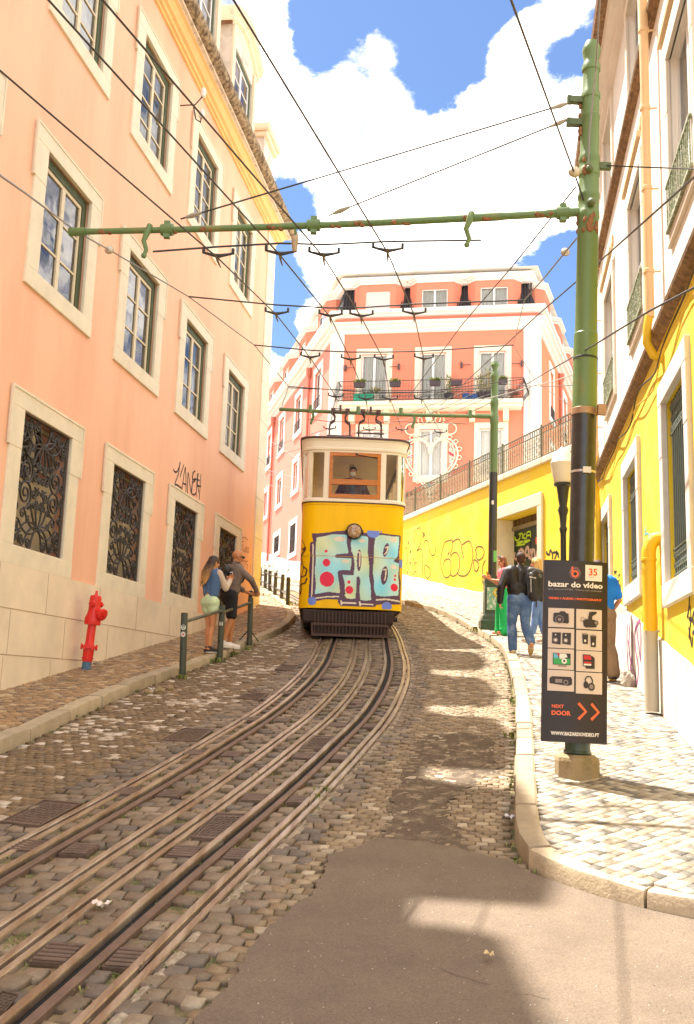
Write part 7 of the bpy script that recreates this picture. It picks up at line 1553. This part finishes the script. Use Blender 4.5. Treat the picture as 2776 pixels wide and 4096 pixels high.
        for x in (-.03, .03): mb.ball(tuple(s.h(x, .082, .008)), (.012, .008, .007), 8, 6); mb.ball(tuple(s.h(x, .087, .032)), (.018, .008, .005), 6, 4)
        mb.build('eyes_and_brows', mat('eye_dark', (.05, .03, .02), .3, 0), s.root)
        mb = MB(); mb.ball(tuple(s.h(0, .097, -.066)), (.022, .006, .006), 8, 6); mb.build('lips', mat('lips', (.45, .14, .11), .5, 0), s.root)
    def shoes(s, m, sole, r=.047):
        for S_ in 'LR':
            a, t = s.J['an'+S_], s.J['to'+S_]; d = (t-a); d.z *= 1; fw = (t-(a-Vector((0, 0, a.z-t.z)))) if abs(a.z-.09) < .03 else (t-a); fw = fw.normalized()
            heel = a-Vector((0, 0, .045))-fw*.035; up_ = Vector((0, 0, 1)); 
            o = blob('shoe', [('c', heel, heel.lerp(t, .5)+up_*.012, r*.92, r), ('c', heel.lerp(t, .5), t+Vector((0, 0, .012)), r, r*.78), ('c', a-Vector((0, .0, .0)), heel, r*.95, r*.9)], m, s.root, .011, 2)
            b = blob('sole', [('e', heel.lerp(t, .5)-Vector((0, 0, .027)), (r*1.05, (heel-t).length*.5+r*.95, .018), fw.to_track_quat('Y', 'Z').to_matrix())], sole, o, .01, 1); b.parent = o
def foot(p, yaw=0.): return p
den = mat('denim_blue', (.075, .15, .30), .9, .35, 6, .3, 70, col2=(.22, .30, .42), ramp=(.5, .75), fine=.1)
# --- woman with long hair photographing, left kerb
wp = G(832, 2612, .12)
w1 = Human('woman with long ombre hair, denim vest and mint shorts photographing with a phone', wp, -math.radians(42), 1.68, skinmat('tan', (.62, .27, .12)), dict(
    head=(.0, .03, 1.62), elR=(.20, .16, 1.16), wrR=(.10, .34, 1.32), elL=(-.19, .20, 1.16), wrL=(-.0, .36, 1.30), hiL=(-.085, 0, .90), hiR=(.085, 0, .90), knL=(-.07, .04, .48), knR=(.09, .0, .48), anL=(-.06, .03, .09), anR=(.10, -.06, .09), toL=(-.07, .20, .03), toR=(.12, .11, .03)), fem=True, hyaw=-.25, hpitch=-.1)
w1.body(hk=dict(R=dict(d=(-.2, .3, 1), side=(0, 1, .2), curl=1.2), L=dict(d=(.2, .2, 1), side=(0, 1, .2), curl=1.2)))
J = w1.J; hoodm = mat('hoodie_cream', (.62, .50, .38), .95, .15, 12, .2, 60)
blob('hoodie_sleeves', w1.arm('R', .024)+w1.arm('L', .024)+[('c', J['shL'].lerp(J['shR'], .1), J['shR'].lerp(J['shL'], .1), .072, .072), ('e', J['neck']+Vector((0, -.065, -.07)), (.125, .06, .06))], hoodm, w1.root)
blob('denim_vest', w1.torso(.034)+[('c', J['waist']+Vector((-.05, 0, .05)), J['waist']+Vector((.05, 0, .05)), .105, .105)], den, w1.root)
mint = mat('mint_shorts', (.60, .74, .46), .9, .12, 9, .2, 50)
blob('mint_shorts', [('c', J['waist']-Vector((0, 0, .08)), J['pelvis'], .11, .138), ('c', J['hiL']+Vector((0, -.02, .0)), J['hiR']+Vector((0, -.02, .0)), .118, .118)]+[('c', J['hiL'], J['hiL'].lerp(J['knL'], .30), .104, .105), ('c', J['hiR'], J['hiR'].lerp(J['knR'], .30), .104, .105)], mint, w1.root)
def ombre(co):
    t = max(0, min(1, (1.58-co.z)/.30)); n_ = mnoise.noise(co*28)*.25; t = max(0, min(1, t+n_)); a, b = (.035, .016, .010), (.58, .30, .10); return tuple(a[i]*(1-t)+b[i]*t for i in range(3))
hairm = mat('hair_vcol', (1, 1, 1), .5, .3, 30, .4, 80, attr='Col', stretch=(1, 1, .12))
hp_ = [('e', w1.h(0, -.018, .035), (.088, .105, .096), w1.HR)]
for k in range(9):
    a = -1.25+2.5*k/8; x = .078*math.sin(a); y = -.085*math.cos(a)-.01; hp_ += [('c', w1.h(x, y, .02), w1.h(x*1.3, y*1.3-.055, -.20), .032, .034), ('c', w1.h(x*1.3, y*1.3-.055, -.20), w1.h(x*1.2+.01*math.sin(k*3), y*1.25-.075, -.40-.05*math.cos(k*2)), .034, .014)]
blob('long_hair', hp_, hairm, w1.root, .010, 2, ombre)
w1.shoes(mat('shoe_charcoal', (.05, .035, .03), .8, .2), mat('sole_white', (.7, .66, .6), .6, 0))
ph = thing('smartphone', 'white smartphone held up by the woman in the denim vest', 'phone', wp, w1.root.rotation_euler[2]); ph.scale = w1.root.scale
mb = MB(); mb.xf = Matrix.Translation((.05, .40, 1.42)) @ Matrix.Rotation(-.12, 4, 'X'); mb.bbox(-.036, .036, -.004, .004, -.072, .072, .004); mb.build('case', mat('phone_white', (.75, .73, .7), .3, 0), ph); mb = MB(); mb.xf = Matrix.Translation((.05, .40, 1.42)) @ Matrix.Rotation(-.12, 4, 'X'); mb.box(-.032, .032, -.0052, -.0042, -.055, .055); mb.build('screen', mat('phone_screen', (.04, .045, .07), .1, 0), ph)
# --- bald man leaning on the third post
mp0 = G(908, 2594, .12)
m1 = Human('bald man in grey shirt, black shorts and sunglasses leaning over the kerb barrier', mp0, -math.radians(58), 1.80, skinmat('tan_dark', (.50, .21, .085)), dict(
    head=(-.02, .12, 1.61), neck=(-.01, .07, 1.45), shL=(-.18, .06, 1.39), shR=(.17, .08, 1.37), waist=(0, .04, 1.08), elR=(.24, .28, 1.20), wrR=(.10, .47, 1.03), elL=(-.20, .22, 1.10), wrL=(-.04, .42, .98), pelvis=(0, 0, .94),
    hiL=(-.09, 0, .91), hiR=(.09, 0, .91), knL=(-.12, .14, .50), knR=(.10, .0, .49), anL=(-.12, .10, .09), anR=(.12, -.14, .10), toL=(-.14, .28, .03), toR=(.15, .03, .03)), hyaw=-.15, hpitch=-.15)
m1.body(hk=dict(R=dict(d=(-.1, .5, -.7), side=(0, .6, .6), curl=1.1), L=dict(d=(.5, .7, -.1), side=(0, .2, 1), curl=.9)))
J = m1.J; gsh = mat('shirt_taupe', (.20, .15, .125), .95, .2, 9, .4, 30, fine=.12)
blob('shirt', m1.torso(.030)+m1.arm('R', .020)+m1.arm('L', .020)[:1]+[('c', J['elL'], J['elL'].lerp(J['wrL'], .45), .056, .05), ('c', J['waist']-Vector((.05, 0, .06)), J['waist']-Vector((-.05, 0, .06)), .125, .125), ('c', J['neck']-Vector((0, .0, .02)), J['neck']+Vector((0, .01, .03)), .068, .064)], gsh, m1.root)
blob('shorts', m1.hips(.022)+[('c', J['hiL'], J['hiL'].lerp(J['knL'], .78), .112, .098), ('c', J['hiR'], J['hiR'].lerp(J['knR'], .78), .112, .098)], mat('shorts_black', (.018, .015, .018), .9, .2, 8), m1.root)
m1.shoes(mat('trainer_white', (.78, .70, .66), .7, .08), mat('sole_white', None), .052)
mb = MB()
for sx_ in (-1, 1): mb.tube([m1.h(sx_*.012, .108, .010), m1.h(sx_*.03, .112, .012), m1.h(sx_*.058, .098, .010)], .017, 8); mb.tube([m1.h(sx_*.060, .095, .016), m1.h(sx_*.082, .0, .012)], .005, 5)
mb.tube([m1.h(-.02, .114, .018), m1.h(.02, .114, .018)], .004, 5); mb.build('sunglasses', black, m1.root)
bpk = thing('backpack', 'slim black backpack worn by the bald man in the grey shirt', 'backpack', mp0, m1.root.rotation_euler[2]); bpk.scale = m1.root.scale; nyl = mat('nylon_black', (.022, .020, .022), .55, .35, 7, .5, 18)
blob('pack', [('c', (-.06, -.10, 1.34), (.06, -.10, 1.34), .075, .075), ('c', (-.07, -.13, 1.12), (.07, -.13, 1.12), .085, .085), ('c', (0, -.10, 1.38), (0, -.14, 1.06), .08, .10)], nyl, bpk)
mb = MB()
for S_ in ('shL', 'shR'): a = J[S_].lerp(J['neck'], .35); mb.tube(smooth_pts([a+Vector((0, -.09, -.02)), a+Vector((0, -.0, .095)), a+Vector((0, .115, -.06)), a+Vector((.0, .12, -.2)), a+Vector((.0, -.02, -.33))], 4), .017, 6)
mb.build('straps', nyl, bpk)
pb = BT[2]+Vector((-.005, -.03, .055)); ph2 = thing('smartphone', 'dark smartphone held against the top of the third barrier post', 'phone', pb, -.35); mb = MB(); mb.bbox(-.042, .042, -.006, .006, -.08, .08, .005); mb.build('case', mat('phone_dark', (.025, .022, .025), .3, 0), ph2); mb = MB(); mb.bbox(.008, .036, -.009, -.006, .035, .072, .003); mb.build('camera_bump', black, ph2)
# small tripod standing behind the third post
tp = BP[2]+Vector((-.03, .14, .13)); tr_ = thing('mini_tripod', 'small black tripod standing behind the third barrier post', 'tripod', tp); mb = MB()
mb.tube([(0, 0, .18), (0, 0, .42)], .014, 6); mb.ball((0, 0, .36), .035, 8, 6); mb.build('column', black, tr_)
for a in (-.3, 1.9, 3.6): mb = MB(); mb.tube([(0, 0, .24), (.20*math.cos(a), .20*math.sin(a), -.0)], .011, 5); mb.build('leg', black, tr_)
# --- man with backpack walking away
bp0 = G(2078, 2618, .12)
m2 = Human('man seen from behind walking in black jacket and blue jeans with tan shoes', bp0, math.radians(6), 1.80, skinmat('fair', (.66, .30, .17)), dict(
    head=(.03, .05, 1.62), neck=(.02, .02, 1.45), shL=(-.21, .02, 1.39), shR=(.20, .02, 1.37), elL=(-.33, -.03, 1.12), wrL=(-.33, .03, .88), elR=(.27, .05, 1.11), wrR=(.20, .24, 1.12), hiL=(-.10, 0, .92), hiR=(.10, 0, .92), knL=(-.11, .10, .50), knR=(.10, .0, .48), anL=(-.09, .10, .09), anR=(.12, -.26, .20), toL=(-.11, .27, .03), toR=(.14, -.17, .05)), hyaw=-.1, hpitch=.0)
m2.body(hk=dict(L=dict(side=(.3, 1, 0), curl=1.0))); J = m2.J
jk = mat('jacket_black', (.018, .016, .018), .45, .4, 5, .8, 9, spec=.5)
blob('jacket', m2.torso(.045)+m2.arm('L', .034)+m2.arm('R', .034)+[('c', J['waist']+Vector((-.07, 0, .0)), J['waist']+Vector((.07, 0, .0)), .15, .15), ('c', J['waist']+Vector((-.07, 0, -.07)), J['waist']+Vector((.07, 0, -.07)), .135, .135), ('c', J['neck']-Vector((0, .01, .03)), J['neck']+Vector((0, .0, .03)), .085, .072)], jk, m2.root, .013, 2)
blob('jeans', m2.hips(.026)+m2.leg('L', .026, .96, .014)+m2.leg('R', .026, .96, .014), mat('jeans_blue', (.07, .14, .30), .9, .35, 5, .5, 20, col2=(.24, .34, .50), ramp=(.48, .72), fine=.1), m2.root, .013, 2)
blob('hair', [('e', m2.h(0, -.022, .035), (.083, .095, .088), m2.HR), ('e', m2.h(0, -.05, -.02), (.070, .055, .06), m2.HR)], mat('hair_brown', (.07, .032, .022), .7, .3, 40, .4, 90), m2.root, .010, 1)
m2.shoes(mat('shoe_tan', (.66, .50, .28), .7, .1), mat('sole_gum', (.60, .38, .12), .7, .1), .05)
bk = thing('backpack', 'big black rolltop backpack hanging from the right shoulder of the walking man', 'backpack', bp0, m2.root.rotation_euler[2]); bk.scale = m2.root.scale
blob('pack', [('c', (.17, -.20, 1.32), (.30, -.17, 1.30), .095, .095), ('c', (.18, -.23, .98), (.33, -.20, 1.0), .10, .10), ('c', (.17, -.21, 1.32), (.18, -.24, .98), .11, .11), ('c', (.30, -.18, 1.30), (.33, -.20, .98), .10, .105), ('c', (.16, -.17, 1.40), (.25, -.15, 1.39), .055, .06)], nyl, bk, .013, 2)
blob('top_flap', [('c', (.13, -.22, 1.40), (.29, -.19, 1.37), .062, .062), ('c', (.13, -.27, 1.32), (.28, -.24, 1.30), .05, .05)], mat('nylon_grey', (.11, .11, .11), .5, .3, 8, .5, 18), bk, .012, 2)
mb = MB(); mb.tube(smooth_pts([(.16, -.12, 1.45), (.15, -.0, 1.47), (.16, .10, 1.30), (.2, .0, 1.0)], 4), .022, 6); mb.tube([(.09, -.29, 1.30), (.10, -.33, 1.1), (.11, -.34, .95)], .008, 5); mb.tube([(.2, -.3, .93), (.2, -.3, .78)], .012, 5); mb.build('straps', nyl, bk)
mb = MB(); mb.tube([(.085, -.30, 1.28), (.19, -.32, 1.26)], .012, 6); mb.tube([(.10, -.325, 1.26), (.10, -.34, 1.02)], .006, 5); mb.build('reflective_trim', mat('trim_silver', (.6, .6, .6), .4, .1), bk)
# --- woman in green trousers looking at a phone
gp = G(2012, 2540, .12)
w2 = Human('woman in wide green trousers and pink top looking at a phone, sunglasses on her hair', gp, math.radians(100), 1.66, skinmat('fair', None), dict(
    head=(.0, .03, 1.62), elR=(.22, .06, 1.15), wrR=(.19, .30, 1.26), elL=(-.20, .10, 1.16), wrL=(-.02, .30, 1.20), knL=(-.10, .02, .5), knR=(.11, .04, .5), anL=(-.11, -.0, .09), anR=(.13, .02, .09), toL=(-.12, .16, .03), toR=(.16, .18, .03)), fem=True, hyaw=.15, hpitch=-.22)
w2.body(hk=dict(L=dict(d=(0, .5, .8), curl=.9))); J = w2.J
blob('pink_top', w2.torso(.018)+[('c', J['shL'], J['shL'].lerp(J['elL'], .35), .062, .062), ('c', J['shR'], J['shR'].lerp(J['elR'], .35), .062, .062)], mat('top_pink', (.85, .18, .22), .8, .15, 6), w2.root)
blob('green_trousers', w2.hips(.020)+[q for S_ in 'LR' for q in (('c', J['hi'+S_], J['kn'+S_], .105, .10), ('c', J['kn'+S_], J['an'+S_]+Vector((0, 0, .0)), .10, .125), ('e', J['an'+S_]+Vector((0, 0, .02)), (.13, .13, .07)))], mat('trousers_green', (.015, .52, .13), .85, .22, 4, .3, 20, stretch=(3, 3, .4)), w2.root, .014, 2)
hp_ = [('e', w2.h(0, -.018, .035), (.084, .10, .092), w2.HR)]
for k in range(7): a = -1.2+2.4*k/6; x = .074*math.sin(a); y = -.08*math.cos(a); hp_ += [('c', w2.h(x, y, .02), w2.h(x*1.2, y*1.1, -.16), .028, .028), ('c', w2.h(x*1.2, y*1.1, -.16), w2.h(x*1.1, y-.01, -.27), .028, .012)]
blob('hair', hp_, mat('hair_auburn', (.24, .085, .03), .6, .3, 30, .3, 80, stretch=(1, 1, .15)), w2.root, .011, 2)
mb = MB(); mb.tube([w2.h(-.05, .04, .115), w2.h(-.02, .055, .12)], .02, 7); mb.tube([w2.h(.02, .055, .12), w2.h(.05, .04, .115)], .02, 7); mb.build('sunglasses', mat('lens_grey', (.25, .27, .3), .15, .1), w2.root)
w2.shoes(mat('sandal_red', (.55, .14, .08), .6, .1), mat('sole_gum', None), .036)
ph3 = thing('smartphone', 'rose coloured smartphone held up by the woman in green trousers', 'phone', gp, w2.root.rotation_euler[2]); ph3.scale = w2.root.scale; mb = MB(); mb.xf = Matrix.Translation((.0, .36, 1.31)) @ Matrix.Rotation(-.35, 4, 'X'); mb.bbox(-.038, .038, -.005, .005, -.075, .075, .004); mb.build('case', mat('phone_rose', (.72, .22, .12), .4, 0), ph3)
mb = MB(); mb.xf = Matrix.Translation((.0, .36, 1.31)) @ Matrix.Rotation(-.35, 4, 'X'); mb.box(-.033, .033, -.0065, -.0052, -.062, .062); mb.build('screen', MATS['phone_screen'], ph3)
# --- blonde woman
lp_ = G(2152, 2570, .12)
w3 = Human('blonde woman in white top and light blue cropped jeans, half hidden behind the sign', lp_, math.radians(75), 1.66, skinmat('fair', None), dict(head=(0, .04, 1.62), elL=(-.22, .05, 1.14), wrL=(-.16, .26, 1.05), knL=(-.10, .06, .5), knR=(.10, -.02, .5), anL=(-.11, .12, .09), anR=(.11, -.14, .10), toL=(-.12, .30, .03), toR=(.13, .02, .03)), fem=True, hpitch=-.05)
w3.body(); J = w3.J
blob('white_top', w3.torso(.03)+w3.arm('L', .028)[:1]+w3.arm('R', .028)[:1]+[('c', J['waist']+Vector((-.06, 0, -.02)), J['waist']+Vector((.06, 0, -.02)), .12, .12)], mat('top_white', (.80, .70, .60), .85, .1, 7), w3.root)
blob('cropped_jeans', w3.hips(.020)+w3.leg('L', .022, .55, .01)+w3.leg('R', .022, .55, .01), mat('jeans_pale', (.17, .30, .62), .9, .25, 6, .3, 30), w3.root, .013, 2)
hp_ = [('e', w3.h(0, -.018, .038), (.092, .108, .098), w3.HR)]+[('c', w3.h(.08*math.sin(a), -.085*math.cos(a), .03), w3.h(.09*math.sin(a), -.10*math.cos(a), -.13), .036, .03) for a in np.linspace(-1.5, 1.5, 7)]
blob('hair', hp_, mat('hair_blonde', (.72, .46, .18), .6, .3, 30, .3, 80, stretch=(1, 1, .15)), w3.root, .011, 2)
w3.shoes(mat('shoe_beige', (.62, .42, .28), .7, .1), mat('sole_white', None), .045)
# --- man in a blue shirt behind the sign
sp0 = G(2408, 2722, .12)
m3 = Human('man in bright blue shirt and khaki trousers mostly hidden behind the shop sign', sp0, math.radians(8), 1.74, skinmat('tan', None), dict(head=(-.04, .04, 1.60), neck=(-.02, 0, 1.44), elR=(.26, -.04, 1.14), wrR=(.20, .12, .98), knR=(.12, .03, .5), anR=(.13, -.10, .09), anL=(-.10, .12, .09), toL=(-.12, .29, .03), toR=(.15, .06, .03)))
m3.body(); J = m3.J
blob('blue_shirt', m3.torso(.035)+[('c', J['sh'+a], J['sh'+a].lerp(J['el'+a], .72), .078, .074) for a in 'LR']+[('c', J['waist']+Vector((-.07, 0, -.05)), J['waist']+Vector((.07, 0, -.05)), .125, .125)], mat('shirt_blue', (.01, .22, .72), .8, .22, 7, .4, 18), m3.root, .013, 2)
blob('khaki_trousers', m3.hips(.03)+m3.leg('L', .04, .95, .02)+m3.leg('R', .04, .95, .02), mat('trousers_khaki', (.34, .23, .13), .9, .2, 6, .4, 25), m3.root, .014, 2)
blob('hair', [('e', m3.h(0, -.02, .035), (.082, .098, .088), m3.HR)], mat('hair_brown', None), m3.root, .011, 1)
m3.shoes(mat('shoe_charcoal', None), mat('sole_gum', None), .05)
# --- tram driver
dpz = TB.z+zs-.80; hd = inY(1413, 1893, TY+.55); dvz = hd.z-1.63*1.9/1.75
dp = Vector((hd.x, TY+.55, dvz))
m4 = Human('masked tram driver with short dark hair and dark coat, seen through the windscreen', dp, math.pi-.05, 1.9, skinmat('driver', (.62, .30, .18)), dict(elL=(-.30, .10, 1.14), wrL=(-.22, .30, 1.06), elR=(.30, .10, 1.14), wrR=(.20, .30, 1.06), knL=(-.10, .02, .50), head=(0, .06, 1.63)))
m4.body(); J = m4.J
blob('coat', m4.torso(.045)+m4.arm('L', .035)+m4.arm('R', .035)+[('c', J['waist']+Vector((-.08, 0, 0)), J['waist']+Vector((.08, 0, 0)), .15, .15), ('c', J['neck']-Vector((0, 0, .03)), J['neck']+Vector((0, -.02, .02)), .09, .075)], mat('coat_maroon', (.085, .030, .030), .85, .2, 6), m4.root, .013, 2)
blob('shirt_front', [('c', J['neck']+Vector((0, .085, -.06)), J['waist']+Vector((0, .10, .0)), .055, .06)], mat('shirt_navy', (.05, .075, .12), .8, .1), m4.root)
blob('trousers', m4.hips(.03)+m4.leg('L', .03)+m4.leg('R', .03), mat('shorts_black', None), m4.root)
blob('hair', [('e', m4.h(0, -.018, .045), (.082, .097, .082), m4.HR)], mat('hair_black', (.02, .012, .010), .6, .2), m4.root, .010, 1)
blob('face_mask', [('e', m4.h(0, .062, -.045), (.062, .055, .052), m4.HR)], mat('mask_pale', (.68, .74, .68), .8, .05), m4.root, .009, 1)
m4.shoes(mat('shoe_charcoal', None), mat('sole_gum', None))
# ================================================================ SMALL THINGS
def rock(lab, u, v, r, seed, m=None, dz=.12, asp=(1, 1, .7)):
    p = G(u, v, dz); mb = MB(); mb.ball((0, 0, r*.35), r, 12, 9); mb.v = [tuple(Vector(q)*(1+.35*mnoise.noise(Vector(q)*(2/r)+Vector((seed, 0, 0))))*1) for q in mb.v]; mb.v = [(q[0]*asp[0], q[1]*asp[1], q[2]*asp[2]) for q in mb.v]; o = mb.build('rock', m or conc, None, smooth=False); o.location = p; return tag(o, lab, 'stone', 'loose stones')
rock('broken chunk of pale stone leaning at the foot of the white plinth', 2512, 2745, .10, 1, MATS['rock_pale'] if 'rock_pale' in MATS else mat('rock_pale', (.50, .44, .36), .9, .4, 14, .5, 30), asp=(.9, .9, 1.5))
rock('rounded loose stone in the gutter, left of three by the left kerb', 590, 2776, .055, 3, dz=.0); rock('largest loose stone in the gutter by the left kerb', 636, 2772, .075, 5, dz=.0); rock('loose stone in the gutter nearest the first barrier post', 680, 2760, .06, 8, dz=.0)
def litter(lab, u, v, s_, col, cat='litter', dz=.0):
    p = G(u, v, dz+.01); mb = MB(); k = 7; V = []
    for j in range(k+1):
        for i in range(k+1): x, y = (i/k-.5)*s_, (j/k-.5)*s_*.7; V.append((x, y, .02+.03*mnoise.noise(Vector((x*60, y*60, u)))+abs(x)*.3))
    mb.add(V, [(j*(k+1)+i, j*(k+1)+i+1, (j+1)*(k+1)+i+1, (j+1)*(k+1)+i) for j in range(k) for i in range(k)]); o = mb.build('litter', mat('litter_'+cat+str(col[0]), col, .7, .1), None); o.location = p; tag(o, lab, cat, 'bits of litter')
litter('crumpled white plastic bag in the gutter of the right kerb', 2045, 3280, .09, (.72, .70, .74), 'plastic bag'); litter('crumpled white paper between the rails near the bottom', 405, 3632, .10, (.78, .66, .58), 'paper'); litter('white paper scrap beside the gutter stones on the left', 605, 2762, .08, (.80, .80, .80), 'paper')
litter('small dry leaf on the asphalt near the bottom', 1955, 3833, .05, (.60, .45, .22), 'leaf', .02)
